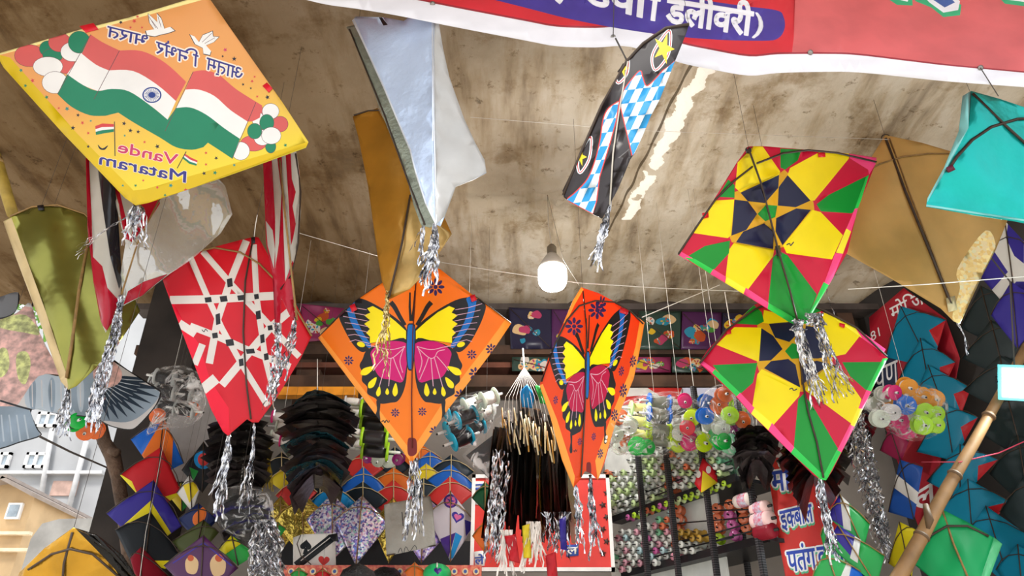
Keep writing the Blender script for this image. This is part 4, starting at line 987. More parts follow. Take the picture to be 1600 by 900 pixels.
# second butterfly, swung round to the right
def homog(src, dst):
    A, B = [], []
    for (x, y), (u, v) in zip(src, dst):
        A += [[x, y, 1, 0, 0, 0, -u * x, -u * y], [0, 0, 0, x, y, 1, -v * x, -v * y]]; B += [u, v]
    h = np.linalg.lstsq(np.array(A, float), np.array(B, float), rcond=None)[0]
    return lambda pts: [((h[0] * x + h[1] * y + h[2]) / (h[6] * x + h[7] * y + 1), (h[3] * x + h[4] * y + h[5]) / (h[6] * x + h[7] * y + 1)) for x, y in pts]
H = homog([(415, 265), (415, 460), (732, 180), (107, 205), (600, 560), (230, 560), (415, 128)], [(919.6, 555.6), (919, 624), (983, 491.5), (860, 554), (957, 646), (880, 668), (915, 490)])
pl = P3((910, 449, 3.35), (843.5, 602, 3.25), (1006, 506, 3.5))
root = thing('kite', 'smaller red orange butterfly kite turned sideways right of the hanging bulb', 'kite', pl(910, 449), 'large hanging kites')
out = [(908, 449), (935, 458), (965, 474), (984, 486), (1007, 504), (1000, 545), (990, 592), (962, 660), (944, 725), (934, 750), (924, 740), (914, 736), (906, 750), (896, 762), (878, 718), (860, 652), (843, 602), (858, 556), (880, 505), (895, 470)]
L = [([[(1000, 498), (1007, 504), (1000, 545), (990, 592), (962, 660), (934, 752), (930, 720), (955, 650), (982, 585), (993, 540)]], 7), ([[(843, 602), (848, 600), (870, 655), (888, 712), (898, 744), (896, 764), (878, 718), (860, 652)]], 7), ([[(908, 449), (895, 470), (880, 505), (884, 506), (898, 476), (912, 452)]], 7)] + butterfly_layers(H)
dp = bow((910, 449), (912, 750), 82, .05, .004)
mm = bf_m(); mm[0] = film('butterfly_red_orange', '#e8501a', .35); mm[4] = film('butterfly_crimson', '#c3184c')
for lp, m in flower(933, 485, 14, 5): L.append((lp, m))
for lp, m in flower(897, 510, 14, 5): L.append((lp, m))
sheet('film', out, pl, mm, root, L, 11, dp)
pstick('spine', pl, [(911, 455), (917, 520), (914, 640), (908, 745)], .0035, dkstick, root, .006, dp)
pstick('bow', pl, [(846, 596), (868, 536), (886, 500), (905, 478), (930, 470), (960, 472), (985, 486), (1005, 506)], .0045, dkstick, root, .008, dp)
sheet('tape_patch', [(970, 480), (983, 484), (980, 492), (968, 488)], pl, [tape_red], root, (), 30, lambda x, y: dp(x, y) + .01)
tinsel('tail', [[pl(898, 755, .02), pl(903 + R.uniform(-6, 6), 790, .03), pl(R.uniform(900, 916), R.uniform(830, 870), .03)] for k in range(12)] + [[pl(922, 742, .02), pl(924 + R.uniform(-6, 6), 790, .03), pl(R.uniform(916, 942), R.uniform(830, 878), .03)] for k in range(14)], silver_t, root, .010, .02, .006, R)

# ------------------------------------------------------------------ 11. bird kite at the left edge
def bird_kite():
    pl = P3((20, 470, 3.45), (0, 690, 3.45), (250, 612, 3.5))
    root = thing('kite', 'bird shaped kite with blue grey printed feathers and black piped edges at the left edge', 'kite', pl(30, 470), 'large hanging kites')
    white = film('bird_white', '#dcd9d8', .45); pink = film('bird_salmon', '#e0bdb6', .45, noise=.3, nscale=30); slate = film('bird_slate', '#a3b2c0', .5, noise=.2); dark = film('bird_dark', '#2b394a', .3); pale = film('bird_pale_blue', '#c9d3dc', .5); lime = film('bird_lime', '#d3d69a', .45, noise=.35, nscale=40); grey = film('bird_grey', '#77777a', .3); blk = film('bird_black', '#141417', .1)
    out = cr([(-90, 560), (-60, 515), (-20, 500), (4, 498), (28, 488), (48, 474), (62, 520), (100, 582), (140, 566), (166, 556), (200, 578), (232, 598), (252, 612), (244, 634), (216, 666), (200, 672), (172, 666), (144, 653), (95, 648), (50, 640), (58, 668), (64, 681), (30, 692), (0, 702), (-60, 715), (-50, 640), (-90, 600)], 4)
    L = [([cr([(60, 586), (100, 588), (120, 640), (100, 648), (44, 638), (42, 600)], 4)], 5), ([cr([(100, 584), (150, 580), (200, 600), (232, 606), (250, 614), (236, 636), (205, 658), (170, 658), (120, 648)], 4)], 3)]
    for k in range(6):
        x = 50 + k * 15; L.append(([cr([(x, 590), (x + 6, 600), (x + 5, 638), (x - 1, 641), (x - 5, 610)], 4)], 5 if k % 2 else 3))
        L.append(([stroke([(x, 594), (x + 1, 636)], 1.6)], 1))
    a0 = (148, 590)
    for k in range(11):
        t = .08 + .155 * k; ln = 104 - k * 2.6
        tip = (a0[0] + ln * math.cos(t), a0[1] + ln * .78 * math.sin(t)); c = (a0[0] + ln * .45 * math.cos(t), a0[1] + ln * .36 * math.sin(t)); nx, ny = -math.sin(t), math.cos(t); w = 5.5
        L.append(([cr([(a0[0] + 22 * math.cos(t), a0[1] + 20 * math.sin(t)), (c[0] - nx * w, c[1] - ny * w), (tip[0] - nx * 2, tip[1] - ny * 2), tip, (c[0] + nx * w, c[1] + ny * w)], 4)], 4 if ln > 60 else 3))
        L.append(([stroke([(a0[0] + 24 * math.cos(t), a0[1] + 20 * math.sin(t)), c, (a0[0] + ln * .72 * math.cos(t), a0[1] + ln * .56 * math.sin(t))], 3.0, .5)], 5))
    L.append(([cr([(150, 560), (166, 556), (190, 580), (184, 600), (160, 606), (146, 590)], 4)], 2))
    L += [([cr([(-20, 505), (48, 480), (70, 540), (100, 584), (60, 588), (20, 640), (-20, 640)], 4)], 2), ([cr([(0, 545), (12, 548), (14, 575), (0, 590), (-14, 570)], 4)], 6), ([cr([(26, 555), (42, 550), (48, 570), (40, 600), (28, 590)], 4)], 6), ([cr([(0, 500), (40, 492), (62, 522), (40, 520), (0, 512)], 4)], 6)]
    for k in range(5): L.append(([stroke([(0 + k * 14, 645), (4 + k * 13, 692)], 4)], 5 if k % 2 else 3))
    L.append(([cr([(-20, 642), (44, 640), (62, 680), (0, 700), (-40, 710)], 3)], 3)); L[-2:] = [L[-1]] + L[-2:-1]
    for k in range(4): L.append(([stroke([(2 + k * 12, 648), (6 + k * 13, 690)], 2.6)], 5))
    for p, w in (([(166, 556), (200, 578), (252, 612)], 3), ([(252, 612), (244, 634), (216, 666), (200, 672), (172, 666), (144, 653), (95, 648), (48, 640), (0, 626)], 3), ([(48, 640), (58, 668), (64, 681), (30, 692), (0, 702), (-60, 715)], 3.5)):
        L.append(([stroke(cr(p, 4, False), w)], 7))
    sheet('wing_film', out, pl, [white, white, pink, slate, dark, pale, lime, blk], root, L, 13, bow((40, 480), (0, 700), 220, .06, .006))
    sheet('wing_tip', cr([(-30, 475), (0, 464), (29, 457), (26, 484), (10, 496), (-20, 500)], 4), lambda x, y, o=0: pl(x, y, o + .04), [grey, blk], root, [([stroke(cr([(-20, 500), (10, 496), (27, 484), (30, 457)], 4, False), 3)], 1)], 12)
    sheet('feather_panel', [(30, 494), (48, 484), (45, 520), (35, 547), (19, 532), (24, 506)], lambda x, y, o=0: pl(x, y, o + .05), [film('smoky_panel', '#8a8c8e', .4), blk], root, [([stroke([(35, 547), (19, 532), (24, 506), (30, 494), (48, 484), (46, 518)], 2.4)], 1)], 12)
    pstick('spine', pl, [(52, 472), (34, 545), (22, 590), (8, 630), (-6, 670)], .004, dkstick, root, .05)
    pstick('cross_spar', pl, [(-40, 570), (0, 572), (25, 577), (60, 583), (92, 587)], .004, dkstick, root, .05)
bird_kite()
# small gold foil kite at the bottom left
pl = P3((115, 826, 2.6), (28, 905, 2.65), (220, 905, 2.7))
root = thing('kite', 'crinkled gold foil kite poking up at the bottom left corner', 'kite', pl(115, 826), 'large hanging kites')
out = [(115, 824), (70, 856), (30, 895), (20, 930), (60, 1000), (120, 1040), (190, 1000), (225, 930), (212, 898), (180, 868), (140, 836)]
dp = bow((115, 824), (120, 1040), 110, .09, .012)
sheet('film', out, pl, [mat('crinkled_gold', '#b98a2c', .25, metal=.75, noise=.15, bump=.5, bscale=14), mat('black_foil_edge', '#1b1815', .25, metal=.5, bump=.4)], root, [([[(118, 826), (140, 836), (180, 868), (225, 930), (205, 930), (180, 890), (150, 858)]], 1)], 10, dp)
pstick('spine', pl, [(113, 832), (100, 880), (95, 940), (110, 1030)], .004, dkstick, root, .006, dp)
pstick('bow', pl, [(44, 890), (80, 866), (110, 858), (145, 866), (190, 905)], .004, dkstick, root, .008, dp)
R = random.Random(44)
for k in range(9):
    cord('foil_strip', [pl(118 + k * 2, 828 + k, .03 + .005 * k), pl(150 + k * 3, 838 + k * 3, .07), pl(190 + k * 2.5, 870 + k * 4, .05), pl(214 + k * 2, 915 + k * 4, .0)], .006, mat('black_foil_edge', '#1b1815'), root)
# ------------------------------------------------------------------ red shop banner under the roof edge
def top_banner():
    pl = P3((500, 5, 2.30), (1000, 75, 2.22), (1580, 133, 2.15))
    bot = cr([(330, -34), (420, -16), (500, 5), (560, 14), (620, 24), (700, 40), (820, 63), (870, 72), (930, 74), (985, 73), (1060, 97), (1110, 108), (1170, 118), (1215, 114), (1290, 112), (1340, 113), (1420, 121), (1480, 127), (1560, 133), (1680, 142)], 4, False)
    out = [(1700, -170), (1000, -200), (330, -190)] + bot
    def lift(k): return [(x, y - k * (1.0 if x < 1150 else 1.0 - (x - 1150) / 1700)) for x, y in bot]
    root = thing('banner', 'red shop banner with a white border and purple lettering panel across the top', 'banner', pl(1000, 60))
    mats = [mat('banner_red', '#d5303c', .45, transl=.25, noise=.05, nscale=5), mat('banner_white', '#eceaf0', .5, transl=.2, noise=.03), mat('banner_purple', '#4a3a96', .45, transl=.2, noise=.06), mat('banner_dark_line', '#8e2430', .5), mat('banner_green', '#3fae7c', .5, transl=.2), mat('banner_blue', '#4a66a8', .5, transl=.2), mat('banner_pale_red', '#d76a6c', .5, transl=.25, noise=.08, nscale=6)]
    band = lift(0) + lift(32)[::-1]; hem = lift(30) + lift(33)[::-1]
    L = [([[(1250, -210), (1700, -210), (1700, 150), (1230, 150), (1240, 60)]], 6), ([band], 1), ([hem], 3)]  # right end of the cloth is a paler red
    pill = cr([(480, -120), (560, -70), (640, -40), (720, -14), (820, 12), (900, 32), (1000, 50), (1100, 61), (1190, 64), (1216, 60), (1226, 44), (1224, 26), (1212, 16), (1150, 8), (1080, -4), (1000, -30), (900, -66), (760, -120)], 4)
    L.append(([pill], 2))
    wl = []
    for w, p, q, u in (('एण|डया', (846, -14), (1008, 28), (3, -36)), ('िडलीवरी', (1014, 30), (1172, 55), (4, -35)), (')', (1176, 49), (1194, 52), (4, -30))):
        wl += lettering(w, p, q, u, 1, .62 if w != ')' else .72, bold=.02 if w != ')' else 0)
    L += halo(wl, .9, 1) + wl
    for pts, m in (([(1385, -20), (1425, -4), (1426, 9), (1402, 8), (1380, -6)], 4), ([(1392, -20), (1422, -8), (1418, 3), (1398, -2)], 1),
                   ([(1425, -20), (1480, -6), (1502, 8), (1500, 24), (1474, 27), (1455, 12), (1430, 2)], 4), ([(1425, -24), (1482, -12), (1500, 2), (1497, 16), (1474, 20), (1452, 4)], 1), ([(1434, -22), (1478, -10), (1492, 4), (1476, 12), (1458, 0)], 5),
                   ([(1545, -20), (1600, -10), (1600, 10), (1570, 6)], 4), ([(1555, -22), (1610, -14), (1606, 4), (1576, 0)], 1), ([(1565, -20), (1600, -14), (1596, -2)], 5)): L.append(([pts], m))
    dp = lambda x, y: .018 * math.sin(x * .012 + .6) + .008 * math.sin(x * .05 + y * .03) + .006 * math.sin((y + x * .1) * .16) + .003 * math.sin((y * 1.0 - x * .12) * .8)
    sheet('cloth', out, pl, mats, root, L, 16, dp, .0015)
    for x, y in ((676, 6), (958, 58), (1266, 82), (1532, 106)):
        b = MB(); q = pl(x, y, dp(x, y) + .006); b.lathe([(.004, -.004), (.011, -.002), (.011, .003), (.004, .005)], q, (0, -1, -.6), 10); b.build('eyelet', mat('eyelet_metal', '#8a8580', .35, metal=.8), root)
    for (x, y), (x2, y2) in (((958, 58), (960, -30)), ((1532, 106), (1560, 150))): cord('tie', [pl(x, y, .03), pl(x2, y2, .01)], .002, dark_str, root)
    cord('rope', [pl(310, -190, 0), pl(1000, -198, 0), pl(1720, -170, 0)], .006, dark_str, root)
top_banner()

# ------------------------------------------------------------------ small kites
GB_ = 'diamond kites pinned to the back wall'
def skite(label, T, L, R, Bt, surf, base, layers=(), mats=(), group=None, name='diamond_kite', amp=.03, spine=True, bowp=True, grid=11, stick=None):
    root = thing(name, label, 'kite', surf(*T), group)
    T, L, R, Bt = map(Vector, (T, L, R, Bt))
    half = max(8.0, (R - L).length * .5)
    dp = bow(tuple(T), tuple(Bt), half, amp, .002)
    sheet('film', [tuple(T), tuple(R), tuple(Bt), tuple(L)], surf, [base] + list(mats), root, layers, grid, dp)
    st = stick or bamboo
    if spine: pstick('spine', surf, [tuple(T), tuple(T.lerp(Bt, .5)), tuple(Bt)], .0035, st, root, .004, dp)
    if bowp:
        c = T.lerp(Bt, .16)
        pts = [tuple(((1 - t) ** 2) * L + 2 * t * (1 - t) * (2 * c - (L + R) * .5) + t * t * R) for t in (0, .17, .33, .5, .67, .83, 1)]
        pts = [(x, y) for x, y in pts]
        pstick('bow', surf, pts, .003, st, root, .006, dp)
    p = surf(*T)
    if group == GB_ or group == 'shiny kites in the lower row':
        cord('peg', [p, Vector((p.x, Y_BACK + .05, p.z))], .003, st, root)
    elif not (group or '').endswith(('right wall', 'right edge', 'below the spools')):
        cord('hanging_thread', [p, Vector((p.x, p.y, CEIL_Z - .02))], .0007, dark_str, root)
    return root, dp
K = {}
for nm, hx in dict(red='#dc3a37', blue='#1c6fd6', navy='#23323f', orange='#ee7d2a', yellow='#f2dd2f', sky='#1a9be0', dkgreen='#0d4f2c', green='#2faa4a', purple='#3a2f9c', black='#1c2228', teal='#0f7f9e', white='#e8e6e2', maroon='#9b1c30', magenta='#9c1f4e', brightred='#cf1d2a', emerald='#12a55e', lemon='#eee01f', bluebag='#1f57b0', slate='#243336', olive='#4b5423', deepblue='#1b2c66').items():
    K[nm] = film('tissue_' + nm, hx, .32, .45)
gold = foil('gold_foil', '#cdb352', .22, .7, 16); silv = foil('silver_foil', '#d6d6de', .2, .7, 18)
hol1 = holo('holographic_speckle', ['#d8d0ea', '#8f7fc4', '#e9e6f2', '#6f86c8', '#d9a6c0', '#f2f0f6', '#6a5a98', '#a9d0c8'], .25, 90)
hol2 = holo('holographic_violet', ['#b9a9e6', '#7d68c6', '#e4dcf4', '#9a86dc', '#d8b6e0', '#efeaf8'], .25, 90)
GB_ = 'diamond kites pinned to the back wall'
strip0, strip1 = at(425, 846, 5.46), at(745, 884, 5.46)
b = MB(); b.box((strip0.x, 5.45, strip1.z), (strip1.x, 5.52, strip0.z)); struct('trim_20', b, mat('blackness_filler', '#1b1b20', .6))  # added dark strip filling the blackness behind the lower kites
rows = [
 ('navy diamond kite at the top of the back wall rows, behind the big butterfly tip', (617, 698), (584, 724), (650, 722), None, 'navy'),
 ('red diamond kite at the top left of the back wall rows beside the black bundle', (566, 707), (534, 731), (600, 732), None, 'red'),
 ('orange diamond kite peeping highest right of the butterfly tip on the back wall', (655, 692), (628, 716), (690, 716), None, 'orange'),
 ('blue diamond kite in the top row right of the big butterfly tip', (672, 705), (640, 728), (706, 730), None, 'blue'),
 ('navy diamond kite topmost in the right column of the back wall rows', (705, 710), (672, 735), (741, 737), None, 'navy'),
 ('yellow diamond kite under the silver butterfly tail on the back wall', (666, 724), (632, 750), (700, 750), None, 'yellow'),
 ('orange diamond kite in the middle of the back wall rows', (615, 730), (579, 757), (654, 757), None, 'orange'),
 ('blue diamond kite above the navy and below the red one in the left column', (568, 729), (529, 765), (604, 764), None, 'blue'),
 ('blue diamond kite in the right column between navy above and red below', (705, 725), (667, 750), (742, 758), None, 'blue'),
 ('navy diamond kite behind the silver tail and above the grey square', (662, 746), (622, 776), (702, 776), None, 'navy'),
 ('red diamond kite in the middle column above the gold foil one', (615, 749), (577, 781), (652, 782), None, 'red'),
 ('navy diamond kite lowest in the left column above the speckled silver ones', (567, 752), (528, 779), (606, 782), None, 'navy'),
 ('red diamond kite above the white heart kite', (703, 744), (667, 776), (741, 771), None, 'red'),
 ('navy diamond kite below the hanging black bundle, behind the sky blue one', (500, 734), (468, 762), (535, 765), None, 'navy'),
 ('black diamond kite at the left end of the back wall, above the yellow one', (440, 706), (412, 730), (470, 732), None, 'black'),
 ('yellow diamond kite at the left end of the back wall', (444, 728), (420, 752), (476, 744), None, 'yellow'),
 ('sky blue diamond kite under the black bundle', (520, 754), (484, 785), (556, 785), None, 'sky'),
 ('red diamond kite at the left end of the back wall above the gold foil', (463, 744), (430, 774), (496, 769), None, 'red')]
for i, (lb, T, Lp, Rp, Bp, cn) in enumerate(rows):
    Bp = Bp or (T[0], T[1] + 2.05 * ((Lp[1] + Rp[1]) / 2 - T[1]))
    skite(lb, T, Lp, Rp, Bp, PY(5.42 - .018 * i), K[cn], (), (), GB_, amp=.014, stick=mat('pale_split_cane', '#c9b68c', .6))
front = [
 ('gold foil diamond kite at the left end of the lower row, half hidden', (438, 775), (404, 814), (475, 817), (440, 860), gold),
 ('wide gold foil diamond kite behind the playing card kite', (473, 771), (428, 812), (531, 822), (473, 872), gold),
 ('speckled silver diamond kite with a yellow sheen right of the wide gold one', (519, 771), (478, 812), (572, 822), (519, 876), hol1),
 ('gold foil diamond kite mostly behind the grey square', (614, 777), (580, 818), (650, 818), (607, 880), gold),
 ('bright speckled silver diamond kite left of the grey square', (566, 774), (522, 814), (608, 818), (556, 884), hol1),
 ('violet speckled foil diamond kite behind the right side of the grey square', (664, 774), (618, 816), (713, 819), (658, 880), hol2)]
for i, (lb, T, Lp, Rp, Bp, m) in enumerate(front):
    skite(lb, T, Lp, Rp, Bp, PY(5.04 - .03 * i), m, (), (), 'shiny kites in the lower row', amp=.03, grid=8)
hl = [(heart(715, 808, 10, 1, .25), 1), (heart(715, 808, 6, 1, .25), 2), ([circ(704, 783, 11, 11)], 3), ([circ(704, 783, 8, 8, 8)], 2), ([star(704, 783, 8, .3, .3)], 1), ([[(688, 842), (712, 832), (700, 874), (690, 860)]], 3), ([[(712, 832), (722, 838), (708, 872), (702, 874)]], 4), ([[(726, 812), (743, 818), (728, 838)]], 1)]
hl = [((l if isinstance(l[0], list) else [l]), m) for l, m in hl]
skite('pale kite printed with a pink heart and a purple disc in the lower row', (704, 767), (668, 806), (744, 818), (704, 878), PY(4.84), film('pale_lilac_film', '#d6cfd8', .3), hl, [K['purple'], film('print_pink', '#e26fa6'), film('print_violet', '#4b2a8a'), K['sky']], 'shiny kites in the lower row')
# playing card kite
pl = PY(4.76)
root = thing('square_kite', 'white square playing card print kite with black spade, red heart, black sash', 'kite', pl(490, 834))
hs = heart(478, 852, 9, -1, .1); hr = heart(506, 876, 9, 1, .1)
L = [([stroke([(463, 884), (519, 840)], 13)], 1), ([stroke([(470, 876), (516, 840)], 1.4)], 0), ([hs], 1), ([[(476, 856), (480, 856), (482, 866), (473, 866)]], 1), ([hr], 2)]
sheet('film', [(458, 840), (472, 835), (521, 833), (524, 846), (525, 884), (458, 888)], pl, [K['white'], K['black'], K['red']], root, L, 9, bow((460, 838), (524, 884), 40, .03))
pstick('bow', pl, [(470, 836), (464, 850), (470, 868), (486, 882)], .003, dkstick, root, .035)
sheet('tape_patch', [(512, 836), (527, 833), (529, 846), (522, 846)], pl, [tape_blk], root, (), 30, lambda x, y: .03)
# grey square hanging on the butterfly tail string
pl = P3((600, 788, 4.3), (672, 775, 4.32), (604, 868, 4.25))
root = thing('square_kite', 'plain dull grey square sheet with creases hanging behind the butterfly tail', 'kite', pl(640, 782))
L = [([stroke(cr([(622, 864), (626, 856), (630, 866), (634, 854), (640, 862), (648, 852), (652, 860)], 3, False), .9)], 1), ([stroke([(628, 800), (630, 822)], 1.2)], 1)]
sheet('film', [(600, 789), (610, 786), (672, 775), (676, 790), (681, 853), (604, 869)], pl, [mat('dull_grey_sheet', '#8d8b83', .5, metal=.15, noise=.08, bump=.2), K['black']], root, L, 9, bow((636, 780), (642, 860), 50, .02, .004))
cord('hem_stick', [pl(604, 868, .01), pl(681, 852, .01)], .004, dkstick, root)
for k in range(4): cord('string', [pl(640 + 4 * k, 780, .03), at(650 + k, 722, 3.6)], .0015, white_str, root)
cord('hanging_thread', [pl(645, 781), Vector((pl(645, 781).x, pl(645, 781).y, CEIL_Z - .02))], .0009, white_str, root)
# tiny kites along the bottom of the stall
GM = 'tiny kites at the stall edge'
red_strip = mat('patterned_red_strip', '#c24a4a', .5, noise=.25, nscale=50, hex2='#e08a6a')
a, c = at(446, 884, 4.7), at(752, 912, 4.7)
b = MB(); b.box((a.x, 4.68, c.z), (c.x, 4.74, a.z)); 
for k in range(18):
    q = at(455 + k * 17, 893, 4.675); b.lathe([(.018, -.004), (.018, .004)], q, (0, 1, 0), 10, 1); b.lathe([(.010, -.006), (.010, .006)], q, (0, 1, 0), 8, 2)
tag(b.build('shelf_edging', [red_strip, mat('edging_cream', '#e3c9a0'), mat('edging_blue', '#3b5a9a')], None, False), 'patterned red edging strip along the shelf at the bottom', 'trim strip')
for lb, T, w, h, m in (('tiny green kite at the bottom edge below the playing card kite', (467, 886), 14, 16, 'green'), ('tiny pink red kite at the bottom edge right of the green one', (504, 887), 13, 16, 'brightred'), ('tiny orange yellow kite at the bottom edge under the grey square', (648, 878), 16, 22, 'orange'), ('tiny dark green kite left of the playing card kite', (434, 815), 13, 16, 'green')):
    skite(lb, T, (T[0] - w, T[1] + h * .7), (T[0] + w, T[1] + h * .7), (T[0], T[1] + h * 1.8), PY(4.5), K[m], (), (), GM, grid=6)
pl = PY(4.45)
root = thing('balloon_kite', 'round bright green tissue kite with a violet print at the bottom edge', 'kite', pl(683, 884))
sheet('film', circ(683, 897, 22, 17, 20), pl, [film('mint', '#2fd07a', .3), film('print_violet', '#4b2a8a')], root, [([heart(684, 892, 6)], 1)], 7, lambda x, y: .09 * (1 - ((x - 683) / 22) ** 2 - ((y - 897) / 17) ** 2))
b = MB(); b.tube([pl(683, 880, .02), pl(683, 886, .08)], .004); b.build('knot', white_str, root)

# ------------------------------------------------------------------ printed kites along the high ledge
def print_kite(label, q, Y, base, seed, grp='printed kites on the high ledge'):
    R = random.Random(seed); s = PY(Y)
    xs = [p[0] for p in q]; ys = [p[1] for p in q]; x0, x1, y0, y1 = min(xs), max(xs), min(ys), max(ys)
    cols = [film('print_' + n, h) for n, h in (('cream', '#d9b98a'), ('rust', '#c2552c'), ('leaf', '#4f9a3a'), ('aqua', '#2f8fae'), ('gold', '#d9b52e'), ('rose', '#b8406a'), ('shell', '#d8d0c8'))]
    L = []
    for k in range(9):
        cx, cy = x0 + (x1 - x0) * (.2 + .6 * R.random()), y0 + (y1 - y0) * (.18 + .64 * R.random()); r = (x1 - x0) * R.uniform(.07, .16); m = R.randrange(1, 8)
        L.append(([cr([(cx + r * R.uniform(.6, 1.3) * math.cos(a), cy + r * R.uniform(.5, 1.1) * math.sin(a)) for a in np.linspace(0, 5.4, 7)], 4)], m))
        if k % 2: L += [(l, R.randrange(1, 8)) for l, _ in flower(cx, cy, r * .8, 1, 6)]
    root = thing('printed_kite', label, 'kite', s((x0 + x1) / 2, y0), grp)
    sheet('film', q, s, [base] + cols, root, L, 12, lambda x, y: .01 * math.sin(x * .1))
    pstick('spine', s, [(x0 + 3, y0 + 3), (x1 - 3, y1 - 3)], .003, dkstick, root, .015)
    return root
pd = film('print_ground_plum', '#4a1f4e', .15); pm = film('print_ground_midnight', '#22203a', .15); pr = film('print_ground_rose', '#8e2f5a', .2); pg = film('print_ground_forest', '#2a4038', .15)
for i, (lb, q, base) in enumerate([
 ('rose printed kite lying on the high ledge left of the big butterfly kite', [(468, 474), (540, 482), (526, 530), (480, 534)], pr),
 ('midnight blue flower printed kite on the high ledge right of the big butterfly kite', [(795, 480), (862, 483), (862, 545), (798, 545)], pm),
 ('plum printed kite on the high ledge just left of the smaller butterfly kite', [(862, 483), (905, 484), (905, 545), (862, 545)], pd),
 ('green printed kite on the high ledge just right of the smaller butterfly kite', [(998, 486), (1064, 486), (1062, 546), (992, 546)], pg),
 ('plum printed kite on the high ledge second to the right of the smaller butterfly kite', [(1066, 487), (1128, 488), (1126, 546), (1064, 546)], pd),
 ('dark printed kite on the high ledge behind the left corner of the lower star kite', [(1129, 489), (1190, 490), (1190, 546), (1128, 546)], pm),
 ('small printed strip kite under the ledge left of the smaller butterfly kite', [(800, 558), (866, 558), (866, 580), (800, 580)], pg),
 ('small printed strip kite under the ledge right of the smaller butterfly kite', [(985, 558), (1048, 558), (1048, 582), (985, 582)], pr),
 ('small printed strip kite under the ledge nearest the lower star kite', [(1050, 558), (1106, 558), (1106, 582), (1050, 582)], pg)]):
    print_kite(lb, q, 5.28 - .002 * i, base, 50 + i)
# pieces seen under the lintel
def flatbox(name, label, cat, q0, q1, Y, m, d=.02):
    a, c = at(*q0, Y), at(*q1, Y); b = MB(); b.box((a.x, Y, c.z), (c.x, Y + d, a.z)); return tag(b.build(name, m, None, False), label, cat)
pl = PY(5.2)
root = thing('striped_cloth', 'red and white striped cloth hanging below the lintel behind the spool bunch', 'cloth', pl(1015, 606))
sheet('cloth', [(958, 606), (1066, 606), (1062, 640), (955, 646)], pl, [K['white'], K['red']], root, [([[(955, 622), (1012, 617), (1012, 628), (955, 636)]], 1), ([[(1012, 606), (1066, 606), (1058, 624), (1030, 618)]], 1)], 10, lambda x, y: .01 * math.sin(x * .2))
flatbox('poster_board', 'pale lilac board below the lintel above the right spool bunch', 'board', (1066, 606), (1124, 634), 5.22, mat('pale_lilac_board', '#c8cbe2', .5))
flatbox('sign_strip', 'orange strip sign along the underside of the lintel above the black bundle', 'sign', (432, 604), (556, 617), 5.2, mat('orange_strip', '#ef9a2a', .5, noise=.2), .08)

# ------------------------------------------------------------------ bundles of kites tied together
def bundle(label, x0, yt, yb, w, Y, n, cols, seed, droop=.35, sheen=None):
    R = random.Random(seed)
    root = thing('kite_bundle', label, 'kite bundle', at(x0, yt, Y), None)
    for i in range(n):
        t = i / (n - 1); y = yt + (yb - yt) * t; k = math.sin(PI * min(1, .25 + t * .75)) ** .6 if t < .7 else 1 - (t - .7) * 1.5
        wl, wr = w * k * R.uniform(.75, 1.15), w * k * R.uniform(.75, 1.15); dr = w * droop * R.uniform(.5, 1.3); jx = R.uniform(-5, 5)
        h = R.uniform(9, 16) * (1 + 1.0 * max(0, t - .55) * 2); g = 1 + 1.6 * max(0, t - .6)
        F = at(x0 + jx, y + R.uniform(0, 4), Y - .08 - .03 * R.random()); Bk = at(x0 + jx, y + h, Y + .16)
        drr = dr * R.uniform(.5, 1.2); yl, yr = R.uniform(0, .1), R.uniform(0, .1)
        tips = ((at(x0 - wl, y + dr * g, Y + yl), at(x0 - wl * R.uniform(.55, .95), y + dr * g + h * R.uniform(.7, 1.2), Y + yl + .16)),
                (at(x0 + wr, y + drr * g, Y + yr), at(x0 + wr * R.uniform(.55, .95), y + drr * g + h * R.uniform(.7, 1.2), Y + yr + .16)))
        rows = 5; vs, fs = [], []
        for tip in tips:
            base = len(vs)
            for a in range(rows + 1):
                s = a / rows
                for e, tp in ((F, tip[0]), (Bk, tip[1])):
                    p = e.lerp(tp, s); p += Vector((0, 0, .020 * math.sin(s * PI) + R.uniform(-.006, .006))); vs.append(p)
            for a in range(rows): fs.append((base + 2 * a, base + 2 * a + 1, base + 2 * a + 3, base + 2 * a + 2))
        m = cols[R.randrange(len(cols))]
        link_mesh('kite_sheet', vs, fs, m, root)
    cord('string', [at(x0, yt - 45, Y + .05), at(x0, yt + 6, Y)], .003, white_str, root)
    cord('spine_cord', [at(x0, yt, Y + .1), at(x0, yb, Y + .1)], .006, dkstick, root)
    return root
bk1 = mat('black_polythene', '#221d1f', .28, noise=.3, spec=.6, bump=.3, bscale=14); bk2 = mat('brown_black_polythene', '#382b2e', .3, noise=.25, spec=.6, bump=.3, bscale=14); bk3 = mat('smoke_polythene', '#4b4446', .3, noise=.25, spec=.7, bump=.3, bscale=14); bk4 = mat('petrol_polythene', '#1f4a55', .25, noise=.2, bump=.3)
bundle('large ragged bundle of black kites left of the big butterfly kite', 496, 606, 738, 60, 4.3, 34, [bk1, bk1, bk2, bk2, bk3, bk4], 1, .40)
bundle('black kite bundle behind the tip of the striped red kite', 372, 655, 755, 52, 4.4, 34, [bk1, bk1, bk2, bk3], 2, .30)
bundle('smaller rounded black kite bundle in clear wrap below the striped kite', 382, 774, 832, 44, 4.3, 22, [bk1, bk1, bk2, K['purple'], bk3], 3, .30)
bundle('black kite bundle left of the lower star kite tip', 1182, 664, 716, 36, 3.72, 24, [bk1, bk1, bk2, bk3], 4, .45)
bundle('wide black and gold kite bundle behind the lower star kite tip', 1274, 676, 732, 54, 3.62, 28, [bk1, bk1, bk2, mat('olive_polythene', '#4a4020', .25, spec=.7)], 5, .55)
